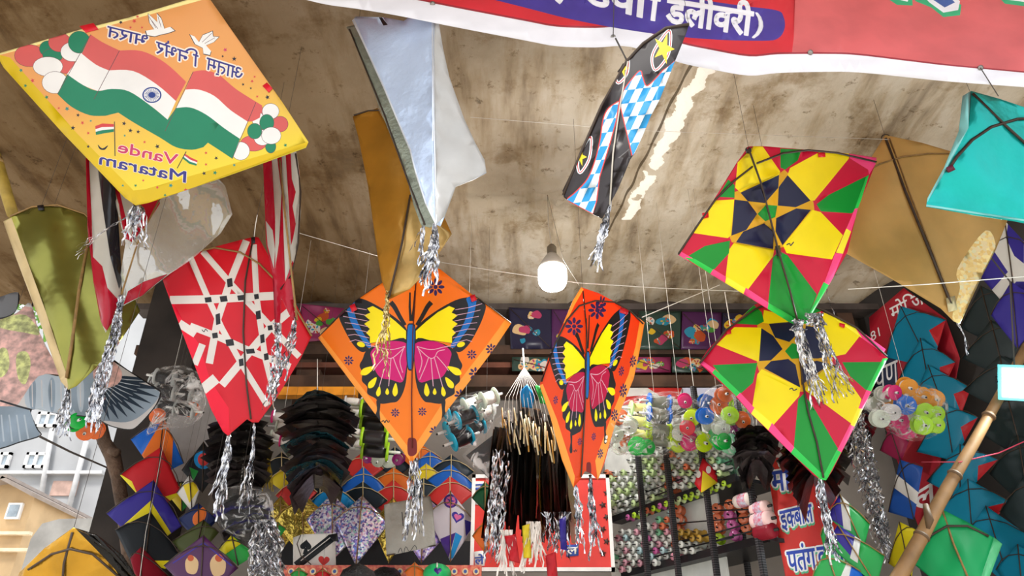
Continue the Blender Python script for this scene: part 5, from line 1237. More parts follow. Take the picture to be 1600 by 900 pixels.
bundle('small dark kite bundle hanging right of the lower star kite', 1342, 640, 690, 26, 4.2, 14, [bk1, bk3, K['maroon']], 6, .4)

def tall_bundle():
    R = random.Random(77); Y = 3.9
    root = thing('kite_bundle', 'tall fringed bundle of black and gold kites tied at the top, in the centre', 'kite bundle', at(819, 573, Y))
    cols = [mat('black_kite_film', '#17130f', .5, spec=.25, noise=.3), mat('brown_kite_film', '#3a2415', .5, spec=.25, noise=.3), mat('gold_kite_edge', '#8a6422', .25, metal=.5, noise=.2)]
    for k in range(84):
        t = (k % 42) / 41; xt = 778 + 110 * t + R.uniform(-4, 4); xb = 758 + 140 * t + R.uniform(-5, 5)
        yt = 672 - 34 * math.sin(PI * t) + R.uniform(-6, 26); yb = 815 + R.uniform(-20, 35)
        dY = R.uniform(-.12, .12); wpx = R.uniform(5, 13); n = 6; vs = []
        for a in range(n + 1):
            s = a / n; x = xt + (xb - xt) * s + 2.2 * math.sin(s * 5 + k); y = yt + (yb - yt) * s; ww = wpx * (.5 + .6 * math.sin(PI * min(1, s * .8 + .15)))
            vs += [at(x - ww * .5, y, Y + dY), at(x + ww * .5, y + 2, Y + dY + .16)]
        link_mesh('kite_sheet', vs, [(2 * a, 2 * a + 1, 2 * a + 3, 2 * a + 2) for a in range(n)], cols[R.choice((0, 0, 0, 0, 1, 1, 2))], root)
    b = MB()
    for k in range(46):
        t = k / 45; x = 788 + 84 * t + R.uniform(-4, 4); y = 655 + R.uniform(-22, 18) + 20 * t
        b.tube([at(x, y, Y - .14 + R.uniform(-.03, .03)), at(x + R.uniform(-2, 10), y + R.uniform(24, 44), Y - .15)], .0042, 5, R.choice((0, 0, 1, 2)))
    o = b.build('stick_ends', [mat('pale_stick_end', '#cfc19a', .5, noise=.2), mat('tan_stick_end', '#a5792f', .5, noise=.2), dkstick], root)
    for k in range(12):
        t = k / 11; cord('gather_string', [at(819, 574, Y), at(790 + 62 * t, 620, Y - .05), at(786 + 80 * t, 655 + 12 * t, Y - .12)], .0011, white_str, root)
    cord('hanging_string', [at(819, 574, Y), at(817, 545, 4.1)], .005, white_str, root)
    for nm, q, m in (('tissue_scrap', [(812, 612), (824, 600), (836, 618), (832, 638), (816, 636)], K['sky']), ('tissue_scrap', [(836, 602), (850, 604), (856, 632), (844, 630)], K['green']), ('tissue_scrap', [(842, 600), (852, 600), (852, 618)], K['bluebag'])):
        sheet(nm, q, PY(Y - .04), [m], root, (), 8, lambda x, y: .02 * math.sin(x * .3))
    tinsel('fringe', [[at(770 + 28 * R.random(), 700 + R.uniform(0, 60), Y - .12), at(762 + 30 * R.random(), 800, Y - .12), at(756 + 34 * R.random(), R.uniform(840, 885), Y - .1)] for k in range(26)] +
           [[at(846 + 48 * R.random(), 800, Y - .1), at(842 + 50 * R.random(), R.uniform(845, 885), Y - .1)] for k in range(26)], silver_t, root, .011, .02, .006, R)
    tinsel('white_tassel', [[at(824 + 20 * R.random(), 815, Y - .15), at(812 + 44 * R.random(), R.uniform(860, 896), Y - .14)] for k in range(30)] + [[at(780 + 20 * R.random(), 828, Y - .15), at(776 + 34 * R.random(), R.uniform(870, 905), Y - .14)] for k in range(26)], mat('white_paper_strips', '#ddd6cf', .6), root, .013, .03, .004, R)
    for nm, q, m in (('red_tissue', [(788, 838), (806, 834), (812, 880), (796, 876)], K['brightred']), ('yellow_tissue', [(816, 822), (828, 818), (830, 872), (818, 872)], K['yellow']), ('violet_tissue', [(874, 812), (884, 806), (886, 860), (876, 858)], K['purple']), ('red_tissue', [(852, 868), (868, 862), (872, 905), (856, 905)], K['brightred'])):
        sheet(nm, q, PY(Y - .16), [m], root, (), 8, lambda x, y: .02 * math.sin(x * .3 + y * .1))
tall_bundle()
clearwrap = mat('clear_plastic_bag', '#f6f8fa', .06, alpha=.13, spec=1.0, bump=.9, bscale=14, patchy=11, transl=.2)  # opaque white patches stand in for streaks of highlight
pl = P3((795, 640, 3.95), (722, 714, 4.0), (764, 752, 3.95))
root = thing('kite', 'black kite in a clear plastic sleeve sticking out left of the tall bundle', 'kite', pl(795, 640))
sheet('film', [(728, 712), (786, 668), (790, 700), (766, 750)], pl, [K['black'], bamboo], root, [([stroke([(727, 713), (766, 752)], 2.5)], 1)], 10, lambda x, y: .012 * math.sin(x * .12))
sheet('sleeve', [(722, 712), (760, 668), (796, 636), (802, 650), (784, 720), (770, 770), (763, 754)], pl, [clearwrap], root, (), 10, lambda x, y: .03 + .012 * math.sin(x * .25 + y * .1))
skite('dark green kite half hidden left of the tall bundle', (758, 752), (737, 778), (780, 776), (758, 800), PY(4.4), K['dkgreen'])
skite('orange red kite low down left of the tall bundle', (757, 812), (738, 838), (776, 838), (757, 864), PY(4.4), K['orange'])
# red signboard behind it
def signboard():
    Y = 4.75
    root = thing('signboard', 'red signboard with a thin white frame behind the tall centre bundle', 'sign', at(850, 742, Y))
    a, c = at(738, 742, Y), at(961, 893, Y)
    b = MB(); b.box((a.x, Y, c.z), (c.x, Y + .02, a.z)); b.build('panel', mat('sign_red', '#d23a34', .4, noise=.08), root, False)
    w = .022; f = MB(); f.box((a.x, Y - .012, a.z - w), (c.x, Y + .02, a.z)); f.box((a.x, Y - .012, c.z), (c.x, Y + .02, c.z + w)); f.box((a.x, Y - .012, c.z), (a.x + w, Y + .02, a.z)); f.box((c.x - w, Y - .012, c.z), (c.x, Y + .02, a.z)); f.build('frame', mat('sign_white', '#e9e7e6', .4), root, False)
    s = PY(Y - .004); wm = [mat('sign_white', '#e9e7e6'), mat('sign_blue', '#3553a8', .4)]
    for nm, q, m in (('lettering_panel', [(741, 752), (756, 752), (756, 790), (741, 788)], 0), ('lettering_panel', [(741, 862), (757, 860), (757, 884), (742, 886)], 0), ('lettering_panel', [(884, 852), (904, 850), (904, 868), (885, 870)], 1)):
        sheet(nm, q, s, [wm[m]], root, (), 30)
    for w_, p, q, u, m in (('ता', (882, 838), (902, 834), (0, -11), 0), ('न', (742, 770), (755, 769), (0, -13), 1), ('ले', (742, 882), (756, 881), (0, -11), 1), ('ल', (886, 866), (902, 865), (0, -10), 0)):
        for L in lettering(w_, p, q, u, 0, bold=.02):
            sheet('letter', L[0][0], PY(Y - .009), [wm[m]], root, [], 60)
    for k in range(6): sheet('print', star(948 - k % 2 * 6, 770 + k * 19, 6, k, .45), s, [mat('sign_dark', '#3a2420', .5)], root, (), 30)
signboard()
# ------------------------------------------------------------------ left string of kites
GL = 'kites on the left string'
lk = [('blue and orange kite topmost on the left string', (256, 652), (204, 686), (287, 724), (245, 745), 4.82, 'blue', [([[(256, 652), (272, 666), (268, 730), (245, 745), (216, 720)]], 1)], ['orange']),
 ('red kite with yellow corners on the left string', (252, 698), (187, 742), (284, 770), (240, 800), 4.74, 'brightred', [([[(187, 740), (206, 752), (215, 772), (192, 768)]], 1), ([[(258, 776), (284, 768), (276, 790)]], 1)], ['lemon']),
 ('purple kite with a yellow band on the left string', (240, 750), (166, 802), (284, 822), (228, 860), 4.66, 'purple', [([[(180, 832), (236, 782), (240, 790), (268, 834), (262, 840), (232, 802), (184, 840)]], 1)], ['lemon']),
 ('black kite with a yellow edge on the left string', (236, 800), (180, 828), (284, 870), (222, 915), 4.58, 'black', [([[(240, 876), (270, 876), (262, 890), (240, 884)]], 1)], ['lemon']),
 ('dark red kite lowest on the left string', (221, 854), (203, 872), (264, 900), (220, 930), 4.5, 'maroon', [], [])]
for lb, T, L_, R_, B_, Y, cn, ly, ms in lk:
    skite(lb, T, L_, R_, B_, P3((T[0], T[1], Y + .05), (L_[0], L_[1], Y), (R_[0], R_[1], Y + .02)), K[cn], ly, [K[m] for m in ms], GL, amp=.05, stick=dkstick)
cord_o = cord('string', [at(262, 655, 4.75), at(245, 750, 4.62), at(228, 830, 4.5), at(218, 905, 4.4)], .0016, white_str); tag(cord_o, 'thin string running down through the left kites', 'string')
for lb, T, L_, R_, B_, Y, cn, ly, ms in (
 ('dark kite with a bright round print behind the striped kite tip', (318, 690), (284, 735), (345, 728), (316, 770), 4.95, 'black', [([circ(318, 718, 15, 15)], 1), ([circ(318, 718, 9, 10)], 2), ([[(296, 730), (310, 736), (302, 752)]], 3)], ['sky', 'red', 'green']),
 ('yellow and white checked kite beside the left string', (296, 742), (276, 770), (312, 766), (300, 800), 4.7, 'white', [([[(286, 758), (304, 752), (310, 766), (296, 786)]], 1)], ['yellow']),
 ('dark blue kite with an orange flame print beside the left string', (310, 786), (276, 812), (340, 812), (310, 845), 4.68, 'deepblue', [([cr([(302, 806), (312, 796), (320, 792), (322, 806), (312, 822), (302, 818)], 4)], 1)], ['orange']),
 ('olive green kite below the dark blue one at the lower left', (318, 812), (268, 846), (342, 832), (300, 880), 4.6, 'olive', [], []),
 ('yellow and green kite corner beside the black bundle', (284, 752), (268, 780), (302, 780), (284, 800), 4.9, 'yellow', [([[(284, 752), (302, 780), (284, 800)]], 1)], ['green']),
 ('bright green and white kite near the bottom below the wrapped black bundle', (362, 836), (342, 858), (400, 866), (372, 884), 4.3, 'green', [([[(362, 836), (376, 850), (352, 866), (342, 858)]], 1)], ['lemon'])):
    skite(lb, T, L_, R_, B_, PY(Y), K[cn], ly, [K[m] for m in ms], 'small kites at the lower left', stick=dkstick)
r_, _d = skite('dark plum printed kite at the bottom below the left string', (318, 836), (256, 884), (372, 888), (312, 940), PY(4.2), pd,
    [([cr([(290, 876), (300, 868), (310, 878), (306, 896), (292, 894)], 4)], 1), ([cr([(328, 880), (338, 866), (352, 876), (350, 896), (334, 900)], 4)], 1), ([circ(298, 872, 5)], 2), ([circ(342, 872, 6)], 2), ([stroke([(270, 880), (318, 848), (362, 884)], 2)], 3)], [film('print_cream', '#d9b98a'), film('print_rust', '#c2552c'), K['purple']], 'small kites at the lower left', stick=dkstick)
# yellow tassel and tinsel bundles
R = random.Random(90)
o = tinsel('tinsel_bunch', [[at(415 + R.uniform(-14, 14), 812, 4.1), at(416 + R.uniform(-28, 28), 850, 4.1 + R.uniform(-.08, .08)), at(418 + R.uniform(-32, 32), R.uniform(880, 925), 4.1 + R.uniform(-.1, .1))] for k in range(110)], silver_t, None, .013, .02, .008, R)
tag(o, 'fat bunch of silver tinsel at the bottom left of the playing card kite', 'tinsel')
o = tinsel('tinsel_garland', sum([[[at(1338 + R.uniform(-14, 14) + k * 1.9, 645 + k * 8.5, 3.95), at(1340 + R.uniform(-26, 26) * (1 - k / 40) + k * 1.9, 690 + k * 8, 3.95 + R.uniform(-.1, .1))] for j in range(8)] for k in range(22)], []) + [[Vector((at(1338, 650, 3.95).x, 3.95, CEIL_Z - .03)), at(1338, 650, 3.95)]] + [[at(1372 + R.uniform(-8, 8), 810, 3.95), at(1386 + R.uniform(-5, 5), R.uniform(850, 882), 3.95)] for k in range(14)], silver_t, None, .013, .02, .010, R)
tag(o, 'thick silver tinsel garland hanging right of the lower star kite', 'tinsel')
o = tinsel('paper_tassel', [[at(418 + R.uniform(-4, 4), 700, 4.6), at(416 + R.uniform(-12, 12), R.uniform(745, 768), 4.6)] for k in range(40)], mat('yellow_paper', '#d8bd3a', .6), None, .01, .03, .003, R)
tag(o, 'yellow paper tassel beside the black bundles on the left', 'tassel')
cord_o = cord('string', [at(388, 640, 4.5), at(372, 800, 4.3)], .003, white_str); tag(cord_o, 'string holding the wrapped black bundle on the left', 'string')

# ------------------------------------------------------------------ spools
_sp = {}
SPC = dict(neon='#d2ee1c', pink='#ee2f8a', blue='#1f74d8', orange='#f27a35', green='#12c24a', lime='#b9ea2f', red='#e3243a', purple='#b0268c', clear='#dfe6da', mint='#7fd0a4', cyan='#25b6d6', amber='#f0a52a', white='#ece9ea', black='#232126', smoke='#c9cccb', palegreen='#d4f2b0')
def spool_meshes(col, thread):
    key = (col, thread)
    if key in _sp: return _sp[key]
    fm = mat('spool_' + col, SPC[col], .22, transl=.35 if col not in ('black',) else 0, noise=.05, spec=.6)
    tm = mat('thread_' + thread, dict(silver='#8d9186', black='#1f1d20', white='#e6e2dc', yellow='#e6e28c', pinkish='#e8b6bd', green='#57c26a', gold='#c79a3e')[thread], .35, metal=.4 if thread == 'silver' else 0, noise=.25, nscale=40)
    hm = mat('spool_handle', '#cfcfcd', .25, spec=.6); am = mat('axle_black', '#1a1818', .4)
    def mk(prof, m, nm, n=20):
        b = MB(); b.lathe(prof, (0, 0, 0), (0, 0, 1), n)
        o = b.build(nm, m, None, True, loc=(0, 0, 0)); me = o.data; bpy.data.objects.remove(o); return me
    f1 = mk([(.30, -1.0), (.92, -1.02), (1.0, -.97), (1.0, -.86), (.92, -.82), (.40, -.84)], fm, 'flange')
    f2 = mk([(.30, .84), (.92, .82), (1.0, .86), (1.0, .97), (.92, 1.02), (.30, 1.0)], fm, 'flange')
    dr = mk([(.40, -.84), (.66, -.80), (.72, -.4), (.74, 0), (.72, .4), (.66, .80), (.40, .84)], tm, 'drum')
    hd = mk([(.05, -1.9), (.16, -1.86), (.17, -1.3), (.15, -1.0), (.10, -.9), (.10, .9), (.15, 1.0), (.17, 1.3), (.16, 1.86), (.05, 1.9)], hm, 'handle', 10)
    ax = mk([(.03, -2.05), (.10, -2.03), (.10, -1.86), (.10, 1.86), (.10, 2.03), (.03, 2.05)], am, 'axle', 8)
    _sp[key] = (f1, f2, dr, hd, ax); return _sp[key]
def spool(px, py, Y, rpx, axis, col, thread, label, group, length=1.0):
    p = at(px, py, Y); dep = (p - CAM).dot(Vector((0, CP, SP))); r = rpx * dep / F_PX
    root = thing('string_spool', label, 'spool', p, group)
    root.rotation_euler = Vector(axis).normalized().to_track_quat('Z', 'Y').to_euler(); root.scale = (r, r, r * length)
    for me, nm in zip(spool_meshes(col, thread), ('flange', 'flange', 'drum', 'handle', 'axle')):
        o = bpy.data.objects.new(nm, me); COL.objects.link(o); o.parent = root
    return root
R = random.Random(17)
TOC = lambda: (R.uniform(-.45, .45), -1, R.uniform(-.75, -.2))
SIDE = (1, .15, -.05)
GS1 = 'spools in the hanging bunch left of the star kite'
seen = {}; cnt = [0]
def sp(px, py, r, col, where, axis=None, th='silver', Y=4.3, ln=.6, grp=GS1):
    k = (col, where); seen.setdefault(k, []).append((px, py, r, axis, th, Y, ln, grp))
for q in ((968, 652, 12, 'orange'), (960, 678, 13, 'clear'), (977, 690, 12, 'orange'), (985, 665, 12, 'clear'), (968, 700, 11, 'clear'), (995, 697, 14, 'green'), (1010, 699, 12, 'green')):
    sp(*q, 'at the left end of the long wrapped bunch')
for y, c in ((628, 'blue'), (648, 'blue'), (672, 'neon'), (688, 'neon')): sp(1030, y, 13, c, 'lying sideways amid the long wrapped bunch', SIDE, 'silver', 4.2, 1.35)
for q in ((1000, 640), (996, 660), (1000, 680)): sp(*q, 13, 'palegreen', 'sideways at left of the long wrapped bunch', SIDE, 'yellow', 4.25, 1.2)
for q in ((1070, 626, 11, 'pink'), (1086, 632, 13, 'neon'), (1082, 652, 13, 'neon'), (1074, 668, 12, 'red'), (1078, 690, 14, 'pink'), (1097, 690, 15, 'neon'), (1060, 694, 13, 'neon'), (1060, 676, 12, 'clear')):
    sp(*q, 'at the right of the long wrapped bunch', None, 'silver', 4.15)
for q in ((1103, 628, 12, 'blue'), (1101, 650, 13, 'blue'), (1131, 617, 13, 'orange'), (1122, 634, 14, 'orange'), (1154, 634, 13, 'lime'), (1141, 650, 14, 'lime'), (1112, 662, 14, 'clear'), (1126, 668, 13, 'clear'), (1145, 672, 13, 'purple'), (1160, 656, 12, 'orange'), (1163, 674, 13, 'orange'), (1120, 682, 14, 'green'), (1141, 694, 16, 'mint'), (1128, 690, 13, 'green'), (1165, 694, 11, 'lime')):
    sp(*q, 'in the round bunch below the star kites', None, 'silver', 4.0, .6, 'spools in the round bunch')
for q in ((1417, 604, 14, 'amber'), (1394, 613, 12, 'pink'), (1436, 618, 15, 'amber'), (1414, 632, 15, 'blue'), (1459, 622, 14, 'amber'), (1442, 641, 14, 'lime'), (1460, 646, 13, 'lime'), (1425, 652, 13, 'clear'), (1440, 664, 15, 'lime'), (1460, 664, 13, 'lime'), (1386, 636, 14, 'amber'), (1402, 656, 14, 'pink'), (1416, 672, 14, 'pink'), (1364, 632, 14, 'clear'), (1374, 654, 14, 'clear'), (1392, 644, 13, 'white'), (1380, 616, 12, 'clear')):
    sp(*q, 'in the bunch before the turquoise kites', None, 'white', 4.2, .6, 'spools in the right hand bunch')
for q in ((584, 640), (584, 662), (585, 684), (586, 704)): sp(*q, 15, 'lime', 'stacked behind the big butterfly kite', SIDE, 'black', 4.55, 1.4, 'spools behind the big butterfly')
for q in ((712, 640), (728, 652), (712, 668), (740, 668), (722, 686)): sp(*q, 15, 'cyan', 'bunched right of the big butterfly kite', (1, .3, .5), 'black', 4.3, 1.1, 'spools right of the big butterfly')
for q in ((736, 632), (758, 640), (764, 622)): sp(*q, 14, 'clear', 'right of the big butterfly kite', (1, .3, .5), 'white', 4.25, .9, 'spools right of the big butterfly')
for q in ((258, 590), (284, 592), (258, 612), (284, 616), (262, 636), (288, 640)): sp(*q, 13, 'smoke', 'in the white bag by the striped kite', (1, .2, -.1), 'black', 4.5, 1.15, 'spools in the white bag')
for q in ((300, 640, 11, 'orange'), (246, 650, 11, 'orange')): sp(*q, 'under the white bag by the striped kite', None, 'black', 4.45, .6, 'spools in the white bag')
for q in ((118, 660, 13, 'green'),): sp(*q, 'hanging just under the bird kite wing', (.7, -.7, 0), 'black', 3.6, .8, 'spools under the bird wing')
for q in ((134, 674, 13, 'orange'), (150, 672, 13, 'orange')): sp(*q, 'hanging just under the bird kite wing', (.3, -.7, -.6), 'gold', 3.6, .5, 'spools under the bird wing')
for q in ((552, 628), (552, 644), (553, 660), (553, 676), (554, 692)): sp(*q, 9, 'white', 'stacked between the black bundle and big butterfly', SIDE, 'white', 4.75, 1.5, 'white spools beside the black bundle')
for q in ((438, 652, 10, 'pink'), (446, 668, 11, 'clear'), (436, 682, 10, 'clear'), (449, 690, 9, 'pink')): sp(*q, 'left of the large black bundle', SIDE, 'white', 4.6, 1.3, 'spools left of the black bundle')
for q in ((592, 718, 10, 'clear'), (608, 721, 10, 'clear'), (623, 717, 9, 'purple'), (577, 716, 8, 'purple')): sp(*q, 'below the big butterfly left edge', None, 'yellow', 4.9, .8, 'spools under the butterfly edge')
NAMES = dict(neon='neon yellow', palegreen='pale green wound', mint='large frosty green', cyan='black wound cyan', black='black', smoke='black wound clear', clear='clear', amber='amber orange', lime='lime green')
for (col, where), lst in seen.items():
    xs = [q[0] for q in lst]; n = len(lst)
    spread_y = max(q[1] for q in lst) - min(q[1] for q in lst) > max(xs) - min(xs)
    order = sorted(range(n), key=lambda i: lst[i][1] if spread_y else lst[i][0])
    words = {1: [''], 2: ['upper ', 'lower '] if spread_y else ['left ', 'right ']}.get(n)
    if words is None:
        if spread_y: words = ['topmost '] + [['second from top ', 'third from top ', 'fourth from top '][k] for k in range(n - 2)] + ['lowest '] if n < 6 else ['upper left ', 'upper right ', 'middle left ', 'middle right ', 'lower left ', 'lower right ']
        else: words = ['leftmost '] + [['second from left ', 'third from left ', 'fourth from left '][k] for k in range(n - 2)] + ['rightmost ']
    if n == 6: order = [i for k in range(3) for i in sorted(order[2 * k:2 * k + 2], key=lambda i: lst[i][0])]
    for wd, i in zip(words, order):
        px, py, r, axis, th, Y, ln, grp = lst[i]
        cnt[0] += 1; spool(px, py, Y + .13 * (cnt[0] % 3 - 1) + R.uniform(-.02, .02), r, axis or TOC(), col, th, (wd + NAMES.get(col, col) + ' spool ' + where).strip(), grp, ln)
def bag(name, label, pts, Y, m, depth=.22, seed=1):
    """A crumpled plastic bag round an outline traced at distance Y."""
    R = random.Random(seed); o = cr(pts, 4); cx = sum(p[0] for p in o) / len(o); cy = sum(p[1] for p in o) / len(o); vs, fs = [], []; n = len(o); rings = 7
    for sgn in (-1, 1):
        for j in range(rings + 1):
            s = j / rings
            for i, (x, y) in enumerate(o):
                k = 1 - s; h = depth * math.sqrt(max(0, 1 - k * k)) * (1 + .25 * math.sin(i * 1.7 + j)) + R.uniform(-.012, .012)
                vs.append(at(cx + (x - cx) * k * 1.0, cy + (y - cy) * k, Y + sgn * h))
    for q in (0, 1):
        b0 = q * (rings + 1) * n
        for j in range(rings):
            for i in range(n):
                i2 = (i + 1) % n; fs.append((b0 + j * n + i, b0 + j * n + i2, b0 + (j + 1) * n + i2, b0 + (j + 1) * n + i))
    return tag(link_mesh(name, vs, fs, m), label, 'plastic bag')
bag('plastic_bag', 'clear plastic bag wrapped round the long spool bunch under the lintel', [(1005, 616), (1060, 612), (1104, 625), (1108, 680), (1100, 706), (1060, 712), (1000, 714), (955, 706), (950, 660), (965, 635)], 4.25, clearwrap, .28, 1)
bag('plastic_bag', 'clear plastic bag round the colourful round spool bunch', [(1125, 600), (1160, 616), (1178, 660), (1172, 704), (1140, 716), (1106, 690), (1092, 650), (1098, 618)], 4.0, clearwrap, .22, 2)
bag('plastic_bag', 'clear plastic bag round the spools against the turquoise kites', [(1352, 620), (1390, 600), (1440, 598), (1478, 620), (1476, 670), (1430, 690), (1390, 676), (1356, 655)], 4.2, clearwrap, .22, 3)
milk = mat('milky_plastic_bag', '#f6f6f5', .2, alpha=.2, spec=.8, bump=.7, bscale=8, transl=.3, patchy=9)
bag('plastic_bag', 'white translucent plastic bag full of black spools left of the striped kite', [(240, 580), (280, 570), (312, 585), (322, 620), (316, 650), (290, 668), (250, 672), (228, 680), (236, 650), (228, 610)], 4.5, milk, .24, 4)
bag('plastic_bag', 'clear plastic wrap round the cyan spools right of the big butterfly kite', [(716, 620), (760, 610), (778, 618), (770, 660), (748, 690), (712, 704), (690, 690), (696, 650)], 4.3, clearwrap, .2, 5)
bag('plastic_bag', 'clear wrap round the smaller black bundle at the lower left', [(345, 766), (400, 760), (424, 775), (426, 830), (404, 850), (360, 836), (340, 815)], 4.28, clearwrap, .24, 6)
for x, y0, y1, Y in ((1022, 560, 616, 4.25), (1063, 605, 640, 4.15), (1119, 590, 606, 4.0), (1130, 575, 612, 4.0), (1415, 560, 600, 4.2), (272, 540, 576, 4.5), (586, 600, 640, 4.55), (728, 590, 625, 4.3), (552, 600, 628, 4.75), (443, 600, 650, 4.6), (600, 690, 716, 4.9)):
    o = cord('string', [at(x, y0 - 200, Y) if False else Vector((at(x, y1, Y).x, Y, CEIL_Z)), at(x, y1, Y)], .0010, white_str)
    tag(o, {1022: 'string holding the long spool bunch by its left half', 1063: 'string holding the long spool bunch by its right half', 1119: 'left string holding the round spool bunch', 1130: 'right string holding the round spool bunch', 1415: 'string holding the right hand spool bunch', 272: 'string holding the white bag of spools', 586: 'string holding the lime spool stack', 728: 'string holding the cyan spool bunch', 552: 'string holding the white spools beside the black bundle', 443: 'string holding the pink and clear spools', 600: 'string holding the spools under the butterfly edge'}[x], 'string')

# ------------------------------------------------------------------ the steel rack on the right
def rack():
    post_m = bpy.data.materials.new('perforated_black_steel'); post_m.use_nodes = True
    n, l = post_m.node_tree.nodes, post_m.node_tree.links; p = n['Principled BSDF']
    t = n.new('ShaderNodeTexCoord'); w = n.new('ShaderNodeTexWave'); w.wave_type = 'BANDS'; w.bands_direction = 'Z'; w.inputs['Scale'].default_value = 26; w.inputs['Distortion'].default_value = 0
    l.new(t.outputs['Object'], w.inputs['Vector']); r = n.new('ShaderNodeValToRGB'); r.color_ramp.interpolation = 'CONSTANT'; r.color_ramp.elements[0].color = srgb('#17171a'); r.color_ramp.elements[1].position = .78; r.color_ramp.elements[1].color = srgb('#4c4c50')
    l.new(w.outputs[0], r.inputs[0]); l.new(r.outputs[0], p.inputs['Base Color']); p.inputs['Roughness'].default_value = .45
    blk = mat('black_steel', '#1c1c1f', .4, metal=.3)
    root = thing('shelf_rack', 'black slotted steel rack full of spools on the right of the stall', 'rack', (RK(.15)(1080, 850).x, RK(.15)(1080, 850).y, .55))
    for off, x, y in ((.38, 1002, 800), (.38, 1047, 790), (.38, 1110, 835), (.38, 1181, 830), (.0, 1086, 740), (.0, 1156, 820)):
        q = RK(off)(x, y); b = MB(); d = RK_DIR * .009; nn = RK_N * .006
        zt = 3.35
        b.obox((q.x, q.y, (.55 + zt) / 2), d, nn, Vector((0, 0, (zt - .55) / 2)))
        b.obox(Vector((q.x, q.y, (.55 + zt) / 2)) + RK_DIR * .010 - RK_N * .012, RK_DIR * .003, RK_N * .012, Vector((0, 0, (zt - .55) / 2)))
        b.build('post', post_m, root, False)
    for nm, (a, c) in (('shelf', ((950, 815), (1150, 745))), ('shelf', ((972, 902), (1200, 836)))):
        A, Cc = RK(.32)(*a), RK(.32)(*c); z = (A.z + Cc.z) / 2; A.z = Cc.z = z
        b = MB(); mid = (A + Cc) / 2 - RK_N * .17; b.obox(mid, (Cc - A) / 2, RK_N * .17, Vector((0, 0, .010)))
        b.obox((A + Cc) / 2, (Cc - A) / 2, RK_N * .008, Vector((0, 0, .020))); b.build(nm, blk, root, False)
        for k in range(2):
            b = MB(); b.tube([A + Vector((0, 0, .05 + .04 * k)) + RK_N * .012, Cc + Vector((0, 0, .05 + .04 * k)) + RK_N * .012], .004, 6)
            b.build('rail', blk, root)
    A, Cc = RK(.205)(948, 760), RK(.205)(1120, 760)
    b = MB(); b.obox(Vector(((A.x + Cc.x) / 2, (A.y + Cc.y) / 2, 2.75)), (Cc - A) / 2 * Vector((1, 1, 0)), RK_N * .006, Vector((0, 0, .55))); b.build('gap_brightener', mat('pale_panel', '#dde0dc', .6, noise=.1), root, False)  # added pale board that brightens the gaps between the spools
    return root
rack()
# grey wall boards behind the rack
def mini_mesh(col):
    key = ('mini', col)
    if key in _sp: return _sp[key]
    cm = mat('bagged_' + col, dict(clear='#f0f3ee', lime='#dcf2b4', pink='#f3b4c6', orange='#f2855a', aqua='#c4e4ea', green='#8fe0b4', magenta='#d86ab0', gold='#d0a848', neon='#c8f03c')[col], .15, transl=.3, spec=1.0, noise=.10, nscale=60, alpha=1)
    b = MB(); b.lathe([(.3, -.9), (1, -.92), (1.05, -.8), (1, -.7), (.7, -.65), (.72, .65), (1, .7), (1.05, .8), (1, .92), (.3, .9)], (0, 0, 0), (0, 0, 1), 12)
    b.lathe([(.04, -1.5), (.17, -1.45), (.17, 1.45), (.04, 1.5)], (0, 0, 0), (0, 0, 1), 6, 1)
    o = b.build('spool', [cm, mat('axle_black', '#1a1818')], None, True, loc=(0, 0, 0)); me = o.data; bpy.data.objects.remove(o); _sp[key] = me; return me
def mini(px, py, off, rpx, col, label, group, ln=1.0, axis=None):
    p = RK(off)(px, py); dep = (p - CAM).dot(Vector((0, CP, SP))); r = rpx * dep / F_PX
    o = bpy.data.objects.new('string_spool', mini_mesh(col)); COL.objects.link(o); o.location = p
    o.rotation_euler = (axis or RK_N).to_track_quat('Z', 'Y').to_euler(); o.scale = (r, r, r * ln)
    return tag(o, label, 'spool', group)
R = random.Random(23)
CN = dict(clear='clear wrapped', lime='pale lime', pink='pink', orange='orange', aqua='pale aqua', green='green', magenta='magenta', gold='gold wound', neon='neon green')
def bay(x): return 'left' if x < 1006 else ('middle' if x < 1050 else 'right')
for j in range(13):
    for i in range(20):
        x = 950 + i * 11.6 + (5.8 if j % 2 else 0); y = 692 + j * 9.6
        edge = 808 - (x - 960) * .353
        if y > edge - 4 or x > 1150 - j * 3: continue
        if x < 985 and y < 735: continue
        if y < 700 and (x < 1010 or x > 1085): continue
        col = R.choices(['clear', 'lime', 'pink', 'orange', 'green'], [74, 20, 2, 2, 2])[0]
        if 1044 < x < 1056 and R.random() < .4: col = 'orange'
        mini(x + R.uniform(-.5, .5), y + R.uniform(-.5, .5), .30 + R.uniform(-.02, .03), R.uniform(5.0, 5.5), col, '%s string spool on the upper shelf, %s bay of the rack' % (CN[col], bay(x)), '%s spools, upper shelf, %s bay' % (CN[col], bay(x)), 2.0)
for i in range(16):
    x = 985 + i * 10; y = 818 - (x - 960) * .353
    if x > 1140: continue
    col = ['magenta', 'neon', 'lime', 'orange', 'neon'][i % 5] if x < 1060 else ['neon', 'neon', 'lime'][i % 3]
    mini(x, y, .31, 4.8, col, '%s spool in the single row just under the upper shelf' % CN[col], 'spools in the row under the upper shelf', 1.4)
